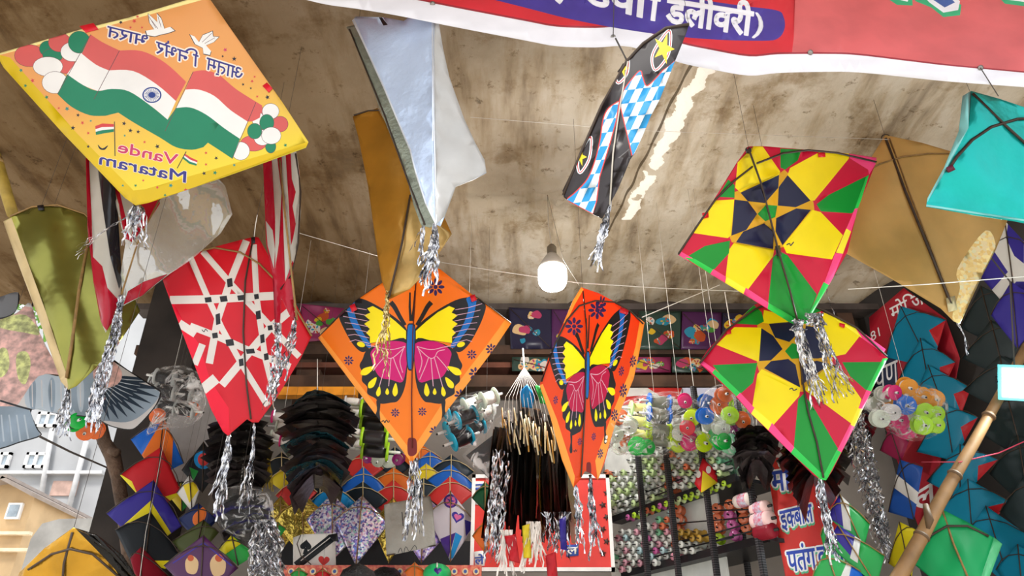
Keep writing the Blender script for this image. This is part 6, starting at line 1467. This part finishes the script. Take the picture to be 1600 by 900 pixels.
for j in range(11):
    for i in range(14):
        x = 966 + i * 11.6 + (5.8 if j % 2 else 0); y = 794 + j * 9.6
        top = 836 - (x - 960) * .353; edge = 896 - (x - 985) * .29
        if x > 1062: top = max(top, 832 - (x - 1062) * .2)
        if y > edge - 2 or y < top or x > 1102: continue
        col = R.choices(['clear', 'pink', 'aqua', 'green', 'orange', 'magenta'], [50, 18, 12, 8, 8, 4] if x < 1058 else [30, 10, 10, 0, 10, 0])[0] if x < 1060 else R.choice(['gold', 'clear', 'gold'])
        b_ = 'left' if x < 1008 else ('middle' if x < 1056 else 'right')
        mini(x + R.uniform(-.5, .5), y + R.uniform(-.5, .5), .30 + R.uniform(-.02, .03), R.uniform(5.0, 5.5), col, '%s string spool on the lower shelf, %s bay of the rack' % (CN[col], b_), '%s spools, lower shelf, %s bay' % (CN[col], b_), 2.0)
for k, (x, y, c) in enumerate(((1061, 797, 'orange'), (1063, 812, 'orange'), (1060, 828, 'orange'), (1122, 796, 'orange'), (1122, 812, 'orange'), (1124, 826, 'orange'), (1142, 790, 'orange'), (1141, 806, 'magenta'), (1146, 822, 'magenta'), (1162, 796, 'orange'), (1164, 812, 'orange'), (1168, 826, 'orange'), (1150, 838, 'magenta'), (1124, 842, 'neon'))):
    where = 'beside the middle post of the rack' if x < 1070 else 'between third and last rack posts'
    mini(x, y, .26, 8, c, 'larger %s spool, lower shelf, %s' % (CN[c], where), 'larger %s spools %s' % (CN[c], where), 1.2, Vector((RK_DIR * .5 + RK_N).normalized()))
blk = mat('black_steel', '#1c1c1f')
for k, ((x0, y0), (x1, y1)) in enumerate((((1122, 788), (1176, 778)), ((1105, 798), (1180, 796)), ((1130, 812), (1186, 806)), ((1056, 818), (1128, 812)), ((1060, 846), (1128, 830)), ((1060, 858), (1146, 840)))):
    o = cord('spool_rod', [RK(.34)(x0, y0), RK(.34)(x1, y1)], .004, blk)
    tag(o, ['topmost thin black rod above the orange spools', 'second thin black rod across the orange spools', 'lowest thin black rod across the orange spools', 'thin black rod left of the third rack post', 'upper thin rod through the gold wound spools', 'lower thin rod through the gold wound spools'][k], 'rod', 'rods on the rack')
def thread_roll(label, x0, y0, x1, y1, rpx, m, m2):
    A, Cc = RK(.36)(x0, y0), RK(.36)(x1, y1); d = (Cc - A); L_ = d.length; d.normalize(); r = rpx * 4.6 / F_PX
    root = thing('thread_roll', label, 'thread roll', A, 'thread rolls on the right end of the rack')
    b = MB(); b.lathe([(r * .3, 0), (r * .9, .003), (r, .02), (r, L_ - .02), (r * .9, L_ - .003), (r * .3, L_)], A, d, 18); b.build('thread', m, root)
    b = MB(); b.lathe([(r * 1.01, L_ * .3), (r * 1.02, L_ * .32), (r * 1.02, L_ * .75), (r * 1.01, L_ * .77)], A, d, 18); b.build('paper_band', m2, root)
    b = MB(); b.lathe([(r * .05, -.03), (r * .2, -.03), (r * .2, L_ + .025), (r * .05, L_ + .025)], A, d, 8); b.build('core', mat('axle_black', '#1a1818'), root)
pw = mat('pinkish_thread', '#e9c4c2', .6, noise=.1); pb = mat('printed_band', '#c3ccde', .5, noise=.3, nscale=60, hex2='#d0506a')
thread_roll('white thread roll at the top between the rack posts', 1150, 785, 1176, 778, 9, mat('white_thread_roll', '#ded2cb', .6), pb)
thread_roll('pink and white thread roll right of the last rack post, upper', 1176, 798, 1200, 791, 9, pw, pb)
thread_roll('thick pink thread roll with a printed band right of the last rack post, lower', 1178, 816, 1206, 810, 11, pw, pb)
thread_roll('dark red thread roll lowest right of the last rack post', 1182, 834, 1210, 828, 10, K['maroon'], K['maroon'])
pl = P3((1098, 716, 4.2), (1085, 755, 4.2), (1121, 752, 4.15))
root = thing('diamond_kite', 'tiny red white-spotted kite with a yellow half before the rack', 'kite', pl(1098, 716))
sheet('film', [(1098, 715), (1120, 738), (1121, 754), (1096, 770), (1085, 756)], pl, [K['brightred'], K['white'], K['yellow']], root, [([circ(1091, 741, 4, 6)], 1), ([circ(1107, 734, 4, 6)], 1), ([[(1098, 735), (1121, 754), (1095, 771)]], 2)], 8, bow((1098, 715), (1096, 770), 18, .03))
cord('string', [pl(1098, 715), Vector((pl(1098, 715).x, 4.2, 3.6))], .0015, white_str, root)
o = bag('plastic_bag', 'crumpled green tinted plastic packet left of the black bundle near the star kite', [(1118, 716), (1150, 706), (1160, 730), (1148, 750), (1122, 752), (1112, 735)], 4.3, mat('green_tint_plastic', '#7fc8a0', .15, alpha=.5, bump=.6, transl=.3), .1, 9)

# ------------------------------------------------------------------ tall front banner with the shop lettering
def front_banner():
    pl = P3((1203, 735, 4.0), (1300, 760, 3.9), (1228, 900, 4.0))
    root = thing('banner', 'tall red banner with blue and white lettering beside the rack', 'banner', pl(1250, 735))
    out = [(1196, 712), (1300, 728), (1320, 860), (1332, 960), (1238, 960), (1216, 840)]
    mats = [mat('front_banner_red', '#d8352f', .45, transl=.15, noise=.05), mat('letter_white', '#efeef0', .5), mat('letter_blue', '#2e49b0', .5), mat('letter_green', '#57b88a', .5)]
    L = []
    for w, p, q, u, rp in (('मो', (1207, 768), (1236, 764), (-3, -30), None), ('इक|बाल', (1222, 826), (1271, 814), (-4, -26), None), ('पतंग', (1233, 893), (1276, 887), (-4, -30), None), ('वाले', (1280, 886), (1320, 880), (-4, -30), None)):
        ly = lettering(w, p, q, u, 2, bold=.02)
        L += [([[(x + 1.5, y + 3.5) for x, y in l] for l in a[0]], 3) for a in halo(ly, 2.2, 3)]
        L += halo(ly, 2.6, 1) + ly
    sheet('cloth', out, pl, mats, root, L, 12, lambda x, y: .012 * math.sin(x * .09 + y * .02))
    cord('rope', [pl(1196, 712), pl(1170, 690), Vector((pl(1170, 690).x, pl(1170, 690).y, 3.9))], .003, white_str, root)
front_banner()
# green, white and purple kites hung in front of it
for i, (lb, T, L_, R_, B_, ly) in enumerate((
 ('green, white and purple kite upper of the three beside the front banner', (1312, 772), (1292, 806), (1359, 818), (1350, 858), [([[(1312, 772), (1300, 778), (1290, 806), (1322, 826), (1318, 800)]], 1), ([[(1312, 772), (1326, 780), (1330, 830), (1318, 826)]], 2)]),
 ('green, white and purple kite lower of the three beside the front banner', (1309, 820), (1290, 850), (1382, 868), (1370, 915), [([[(1309, 820), (1300, 835), (1330, 870), (1338, 838)]], 1), ([[(1336, 836), (1346, 840), (1340, 880), (1328, 872)]], 2)]),
 ('green kite with a blue centre lowest beside the front banner', (1290, 858), (1270, 900), (1356, 900), (1320, 945), [([[(1326, 872), (1352, 896), (1330, 920), (1314, 900)]], 3), ([[(1326, 872), (1332, 878), (1324, 912), (1314, 900)]], 2)]),
 ('plain green kite edge showing left of the tinsel tail by the front banner', (1290, 812), (1282, 836), (1302, 850), (1292, 872), []))):
    skite(lb, T, L_, R_, B_, PY(3.85 - .03 * i), film('leaf_green', '#35b45c', .35), ly, [K['purple'], K['white'], K['blue']], 'green kites by the front banner', amp=.05)

# ------------------------------------------------------------------ right wall: red banner, turquoise and dark kites
pl = RW(.07)
root = thing('banner', 'dark red banner with white lettering high on the right wall behind turquoise kites', 'banner', pl(1410, 460))
L = []
for w, p, q, u in (('मोिज', (1394, 500), (1444, 474), (-4, -18)),): L += lettering(w, p, q, u, 1, bold=.01)
L += lettering('081', (1353, 540), (1379, 522), (-3, -14), 1, .72)
L += [([[(1368, 560), (1400, 548), (1404, 600), (1366, 616)]], 2)] + lettering('पण', (1368, 612), (1404, 596), (-2, -34), 1) + lettering('ल', (1430, 800), (1462, 780), (-2, -28), 1, bold=.02)
sheet('cloth', [(1362, 560), (1358, 496), (1412, 450), (1478, 498), (1500, 560), (1470, 720), (1462, 800), (1436, 826), (1420, 780), (1396, 700), (1372, 640)], pl, [mat('dark_banner_red', '#a8162a', .5, noise=.1), mat('letter_white', '#efeef0'), mat('banner_ink', '#232c4a', .5)], root, L, 16, lambda x, y: .012 * math.sin(x * .06))
GT, GD = 'turquoise kites on the right wall', 'dark kites at the right edge'
tq = [('turquoise kite topmost on the right wall with a red corner', (1407, 478), (1384, 558), (1478, 500), (1455, 575)), ('turquoise kite second from top on the right wall', (1438, 528), (1404, 594), (1493, 566), (1458, 640)), ('turquoise kite third from top behind the amber spools', (1450, 570), (1420, 640), (1517, 606), (1490, 680)), ('turquoise kite fourth from top right of the lime spools', (1476, 632), (1432, 706), (1528, 652), (1490, 720)),
      ('turquoise kite fifth from top, left of the bamboo pole', (1500, 694), (1448, 752), (1560, 718), (1500, 780)), ('turquoise kite sixth from top, behind the bamboo pole', (1512, 748), (1456, 812), (1578, 784), (1520, 850)), ('turquoise kite lowest on the right wall beside the green kite', (1540, 790), (1500, 850), (1640, 860), (1580, 920)), ('deep turquoise kite in the bottom right corner', (1590, 850), (1556, 890), (1660, 900), (1600, 950))]
for i, (lb, T, L_, R_, B_) in enumerate(tq):
    a, c = Vector(R_), Vector(B_); n_ = Vector(T)
    red = [tuple(a), tuple(a.lerp(c, .55)), tuple(a.lerp(n_, .0).lerp(Vector(L_), .28))]
    skite(lb, T, L_, R_, B_, RW(.14 + .028 * i), film('turquoise_tissue', '#0d8fb4', .3), [([red], 1)], [K['brightred']], GT, amp=.02, stick=dkstick)
dk = [('blackish green kite topmost at the right edge under the checked kites', (1532, 446), (1500, 512), (1580, 470), (1556, 540)), ('blackish green kite second at the right edge', (1548, 500), (1502, 560), (1600, 522), (1570, 590)), ('blackish green kite third at the right edge', (1562, 555), (1505, 610), (1626, 580), (1580, 650)), ('blackish green kite above the bamboo pole by the floodlight', (1570, 606), (1522, 672), (1640, 640), (1600, 720)), ('blackish green kite below the floodlight', (1590, 680), (1545, 740), (1670, 710), (1610, 800)), ('blackish green kite lowest at the right edge', (1602, 740), (1562, 800), (1680, 770), (1620, 850))]
for i, (lb, T, L_, R_, B_) in enumerate(dk):
    skite(lb, T, L_, R_, B_, RW(.42 + .03 * i), K['slate'], (), (), GD, amp=.02, stick=dkstick)
for lb, T, L_, R_, B_, ly, base, o in (
 ('purple and white checked kite topmost at the right edge', (1570, 345), (1532, 432), (1640, 420), (1590, 500), [([[(1553, 392), (1575, 425), (1548, 455), (1532, 432)]], 1), ([[(1575, 350), (1600, 352), (1600, 412), (1585, 400), (1572, 372)]], 1), ([[(1588, 440), (1620, 440), (1600, 490), (1560, 470)]], 1)], 'white', .55),
 ('plain purple kite below the checked kite at the right edge', (1580, 440), (1548, 492), (1640, 480), (1590, 545), [], 'purple', .60)):
    skite(lb, T, L_, R_, B_, RW(o + .15), K[base], ly, [K['purple']], 'purple kites at the right edge', stick=dkstick)
for i, (lb, T, L_, R_, B_, ly, base) in enumerate((
 ('dull magenta kite on the right wall below the spool bunch', (1390, 668), (1375, 704), (1420, 690), (1408, 722), [], 'magenta'),
 ('blue kite with a white diagonal band on the right wall', (1406, 718), (1388, 800), (1442, 730), (1428, 812), [([[(1400, 740), (1394, 760), (1432, 788), (1436, 770)]], 1)], 'bluebag'),
 ('yellow kite low on the right wall left of the bamboo pole', (1405, 815), (1388, 880), (1436, 830), (1424, 905), [], 'lemon'))):
    skite(lb, T, L_, R_, B_, RW(.30 + .03 * i), K[base], ly, [K['white']], 'kites on the right wall below the spools', stick=dkstick)
pl = P3((1472, 796, 3.9), (1431, 876, 3.9), (1556, 845, 3.8))
root = thing('diamond_kite', 'large emerald green kite with a bamboo bow at the bottom right', 'kite', pl(1472, 796))
dp = bow((1472, 796), (1530, 930), 68, .06, .01)
sheet('film', [(1472, 796), (1510, 815), (1558, 843), (1566, 850), (1545, 905), (1530, 935), (1470, 915), (1426, 880)], pl, [K['emerald'], film('pale_green', '#5fc98a', .35)], root, [([[(1553, 840), (1566, 850), (1545, 905), (1530, 935), (1526, 925)]], 1)], 10, dp)
pstick('spine', pl, [(1470, 790), (1490, 850), (1520, 920)], .005, bamboo, root, .008, dp); pstick('bow', pl, [(1436, 862), (1455, 836), (1480, 822), (1512, 822), (1545, 838)], .006, dkstick, root, .01, dp)
# bamboo pole and floodlight
pts = [(1605, 540), (1575, 596), (1545, 650), (1520, 695), (1492, 742), (1462, 795), (1440, 838), (1410, 892), (1380, 945)]
root = thing('bamboo_pole', 'thick slanting bamboo pole in front of the turquoise kites', 'pole', at(1380, 945, 3.55))
P_ = [at(x, y, 3.55) for x, y in pts]
b = MB(); b.tube(P_, [.022, .023, .024, .026, .028, .030, .031, .033, .034], 12); b.build('culm', mat('brown_bamboo', '#8b6a45', .5, noise=.25, nscale=8), root)
for k in (2, 4, 6):
    q = P_[k]; d = (P_[k + 1] - P_[k - 1]).normalized(); b = MB(); b.tube([q - d * .008, q, q + d * .008], [.028 + .001 * k, .031 + .001 * k, .028 + .001 * k], 12); b.build('node', mat('bamboo_node', '#5d4730', .6), root)
b = MB(); b.tube([at(1446, 788, 3.5), at(1452, 812, 3.49), at(1450, 826, 3.5)], [.012, .02, .008], 8); b.build('branch_stub', mat('bamboo_node', '#5d4730'), root)
o = cord('string', [at(1440, 722, 3.9), at(1500, 722, 3.52), at(1560, 708, 3.6), at(1600, 690, 3.6)], .003, mat('pink_cord', '#c8435a', .7)); tag(o, 'pink cord tied from the bamboo pole to the right edge', 'cord')
def floodlight():
    c = at(1588, 598, 3.45); root = thing('floodlight', 'rectangular white floodlight glowing at the right edge', 'lamp', c)
    n_ = (CAM + Vector((.6, .2, -.2)) - c).normalized(); sx = n_.cross(Vector((0.25, 0, 1))).normalized(); sy = sx.cross(n_).normalized()
    b = MB(); b.obox(c, sx * .075, sy * .085, n_ * .018); b.build('housing', mat('pale_cyan_housing', '#7fd6dc', .3, transl=.2), root, False)
    b = MB(); b.obox(c + n_ * .019, sx * .060, sy * .070, n_ * .004); b.build('lens', mat('floodlight_lens', '#eafcff', .3, emit=9.0), root, False)
    b = MB(); b.tube([c - sx * .08, c - sx * .08 - n_ * .06 + sy * .02, c + sx * .08 - n_ * .06 + sy * .02, c + sx * .08], .006, 6); b.build('bracket', mat('black_steel', '#1c1c1f'), root)
    b = MB(); b.tube([c - n_ * .05 + sy * .02, c - n_ * .2 + sy * .5, Vector((c.x, c.y + .2, 4.6))], .004, 6); b.build('cable', dark_str, root)
    ld = bpy.data.lights.new('floodlight_glow', 'AREA'); ld.energy = 20; ld.size = .12; ld.color = (.9, 1, 1)
    lo = bpy.data.objects.new('floodlight_glow', ld); COL.objects.link(lo); lo.parent = root; lo.location = n_ * .035; lo.rotation_euler = n_.to_track_quat('Z', 'Y').to_euler()
    lo.rotation_euler = (-n_).to_track_quat('-Z', 'Y').to_euler() if False else n_.to_track_quat('-Z', 'Y').to_euler()
floodlight()
# ------------------------------------------------------------------ hanging bulb
def bulb():
    Y = 3.85; top = at(857, 388, Y); root = thing('light_bulb', 'lit white bulb hanging by a cord under the stained ceiling', 'lamp', at(864, 420, Y))
    s = (at(864, 420, Y) - CAM).dot(Vector((0, CP, SP))) / F_PX
    c = at(863, 420, Y); r = 22.5 * s
    b = MB(); b.lathe([(r * .94, 0), (r, -.01), (r * 1.0, -r * .8), (r * .96, -r * 1.15), (r * .8, -r * 1.42), (r * .5, -r * 1.56), (r * .1, -r * 1.6)], c, (0, 0, 1), 28); b.build('globe', mat('lit_globe', '#fffdf6', .4, emit=6.0), root)
    b = MB(); b.lathe([(r * .96, .0), (r * .98, .012), (r * .75, r * .55), (r * .5, r * .95), (r * .36, r * 1.15)], c, (0, 0, 1), 24); b.build('housing', mat('white_lamp_housing', '#c9c6bf', .4), root)
    b = MB(); b.lathe([(r * .3, r * 1.1), (r * .34, r * 1.2), (r * .34, r * 1.75), (r * .2, r * 1.95), (r * .08, r * 2.0)], c, (0, 0, 1), 16); b.build('socket', mat('brass_grey', '#8a8375', .35, metal=.6), root)
    q = c + Vector((0, 0, r * 1.98)); tie = Vector((TIE.x, TIE.y, ceil_z(TIE.x, TIE.y)))
    cord('cord', [q, q.lerp(tie, .4) + Vector((-.01, 0, 0)), tie], .003, mat('white_flex', '#cfcabd', .6), root)
    cord('guy_string', [tie, at(880, 405, 3.7), at(905, 446, 3.45)], .0022, mat('white_flex', '#cfcabd'), root)
    ld = bpy.data.lights.new('bulb_glow', 'POINT'); ld.energy = 45; ld.shadow_soft_size = .05; ld.color = (1, .98, .94)
    lo = bpy.data.objects.new('bulb_glow', ld); COL.objects.link(lo); lo.parent = root; lo.location = Vector((c.x, c.y, c.z - r * 2.6)) - root_of(root)
bulb()
# ------------------------------------------------------------------ strings across the stall
for lb, pts, r in (('thin white line from the ceiling left of the bulb to the star kites', [(690, 410, 3.6), (780, 424, 3.5), (905, 442, 3.45), (1030, 450, 3.4), (1180, 456, 3.35)], .0022), ('string slanting from the smaller butterfly kite up to the star kites', [(1003, 496, 3.5), (1060, 472, 3.45), (1125, 445, 3.4)], .0022), ('faint line across the upper ceiling from the silver kite to the tan kite', [(735, 183, 3.0), (1000, 204, 3.05), (1390, 218, 3.1)], .0012), ('thin line running right in front of the tan kite tip', [(1325, 452, 3.15), (1450, 444, 3.1), (1600, 432, 3.1)], .0022), ('thin line from the bird kite tail towards the wooden post', [(62, 682, 3.1), (110, 706, 3.6), (166, 730, 4.4)], .005), ('faint line across the ceiling on the left of the striped kite', [(440, 350, 3.2), (470, 365, 3.25), (590, 400, 3.4)], .0014)):
    tag(cord('string', [at(*p) for p in pts], r, white_str if r < .004 else dark_str), lb, 'string')
# threads the large kites hang by
for o in [o for o in COL.objects if o.type == 'EMPTY' and o.get('category') == 'kite' and o.get('group') == 'large hanging kites']:
    p = Vector(o.location)
    if p.z < 4.55 and p.y > 1.5: cord('hanging_thread', [p, Vector((p.x, p.y, ceil_z(p.x, p.y)))], .0009, dark_str, o)
# ------------------------------------------------------------------ two people at the counter, only their hair in view
def person(label, px, py, Y, seed):
    top = at(px, py, Y); h = top.z - .55
    root = thing('person', label, 'person', (top.x, top.y, .55))
    x, y, z0 = top.x, top.y, .55; k = h / 1.72
    def skin(name, pts, edges, rad, m, par):
        me = bpy.data.meshes.new(name); org = root_of(par); me.from_pydata([tuple(Vector(p) - org) for p in pts], edges, []); me.materials.append(m)
        o = bpy.data.objects.new(name, me); COL.objects.link(o); o.parent = par
        md = o.modifiers.new('skin', 'SKIN')
        for v, r in zip(me.skin_vertices[0].data, rad): v.radius = (r if isinstance(r, tuple) else (r, r))
        me.skin_vertices[0].data[0].use_root = True
        sd = o.modifiers.new('smooth', 'SUBSURF'); sd.levels = sd.render_levels = 2
        me.polygons.foreach_set('use_smooth', [True] * len(me.polygons)); return o
    Z = lambda f: z0 + f * k
    pts = [(x, y, Z(.95)), (x, y, Z(1.15)), (x, y, Z(1.36)), (x, y, Z(1.46)), (x, y, Z(1.52)), (x, y - .01, Z(1.60)), (x, y, Z(1.68))]
    ed = [(0, 1), (1, 2), (2, 3), (3, 4), (4, 5), (5, 6)]; rad = [(.16, .11), (.15, .10), (.17, .11), (.07, .06), (.055, .055), (.078, .092), (.06, .07)]
    for s in (-1, 1):
        b0 = len(pts); pts += [(x + s * .19, y, Z(1.38)), (x + s * .24, y - .02, Z(1.10)), (x + s * .22, y - .16, Z(.92)), (x + s * .20, y - .24, Z(.90))]
        ed += [(2, b0), (b0, b0 + 1), (b0 + 1, b0 + 2), (b0 + 2, b0 + 3)]; rad += [.06, .045, .034, .03]
        b1 = len(pts); pts += [(x + s * .10, y, Z(.86)), (x + s * .11, y - .01, Z(.48)), (x + s * .11, y + .02, Z(.08)), (x + s * .12, y - .10, Z(.035))]
        ed += [(0, b1), (b1, b1 + 1), (b1 + 1, b1 + 2), (b1 + 2, b1 + 3)]; rad += [.09, .06, .045, .04]
        for f in range(5):
            c0 = len(pts); a = (f - 2) * .011; base = b0 + 3
            if f == 4: q = [(x + s * (.20 - .035), y - .25, Z(.90)), (x + s * (.20 - .045), y - .285, Z(.89))]
            else: q = [(x + s * .20 + a, y - .285, Z(.90)), (x + s * .20 + a * 1.2, y - .325 - .006 * (2 - abs(f - 1)), Z(.885))]
            pts += q; ed += [(base, c0), (c0, c0 + 1)]; rad += [.010, .008]
    skin('body', pts, ed, rad, mat('brown_skin', '#8a5a40', .5, noise=.05), root)
    b = MB(); b.lathe([(.02, -.02), (.06, .0), (.088, .03), (.098, .08), (.094, .13), (.074, .17), (.04, .192), (.008, .20)], (x, y + .012, top.z - .198), (0, 0, 1), 24)
    for v in b.v:
        q = Vector((v.x * 40, v.y * 40, v.z * 40)); v += (v - Vector((x, y, top.z - .1))).normalized() * .012 * mnoise.noise(q)
        if v.y < y - .03 and v.z < top.z - .09: v.y = y - .03
    b.build('hair', mat('black_hair', '#0d0b0c', .45, noise=.4, nscale=60, bump=.6, bscale=120), root)
    b = MB(); b.lathe([(.150, .70), (.165, .95), (.160, 1.15), (.175, 1.36), (.12, 1.44), (.07, 1.47)], (0, 0, 0), (0, 0, 1), 24)
    vs = [Vector((x + v.x * 1.15, y + v.y * .8, z0 + v.z * k)) for v in b.v]; b.v = vs
    for s in (-1, 1): b.tube([(x + s * .17, y, Z(1.40)), (x + s * .225, y - .01, Z(1.22)), (x + s * .24, y - .02, Z(1.10))], [.075, .065, .06], 12)
    b.build('shirt', mat('shirt_%d' % seed, ('#4a5468', '#6a3b3b')[seed % 2], .8, noise=.1), root)
    b = MB()
    for s in (-1, 1): b.tube([(x + s * .09, y, Z(.90)), (x + s * .11, y - .01, Z(.48)), (x + s * .11, y + .02, Z(.10))], [.115, .085, .07], 14)
    b.build('trousers', mat('dark_trousers', '#2a2b33', .85), root)
    b = MB()
    for s in (-1, 1): b.lathe([(.004, -.004), (.011, 0), (.004, .004)], (x + s * .032, y - .088, Z(1.615)), (0, -1, 0), 10)
    b.build('eyes', mat('eye_dark', '#1c1512', .3), root)
    b = MB(); b.tube([(x, y - .088, Z(1.62)), (x, y - .112, Z(1.585)), (x, y - .092, Z(1.575))], [.008, .014, .010], 8); b.build('nose', mat('brown_skin', '#8a5a40'), root)
    b = MB(); b.tube([(x - .024, y - .082, Z(1.55)), (x, y - .09, Z(1.548)), (x + .024, y - .082, Z(1.55))], [.003, .006, .003], 8); b.build('mouth', mat('lip', '#6d3a34', .5), root)
person('person with short black hair at the counter, left of two, only the hair showing', 561, 882, 4.0, 1)
person('person with short black hair at the counter, right of two, only the hair showing', 604, 886, 4.6, 2)
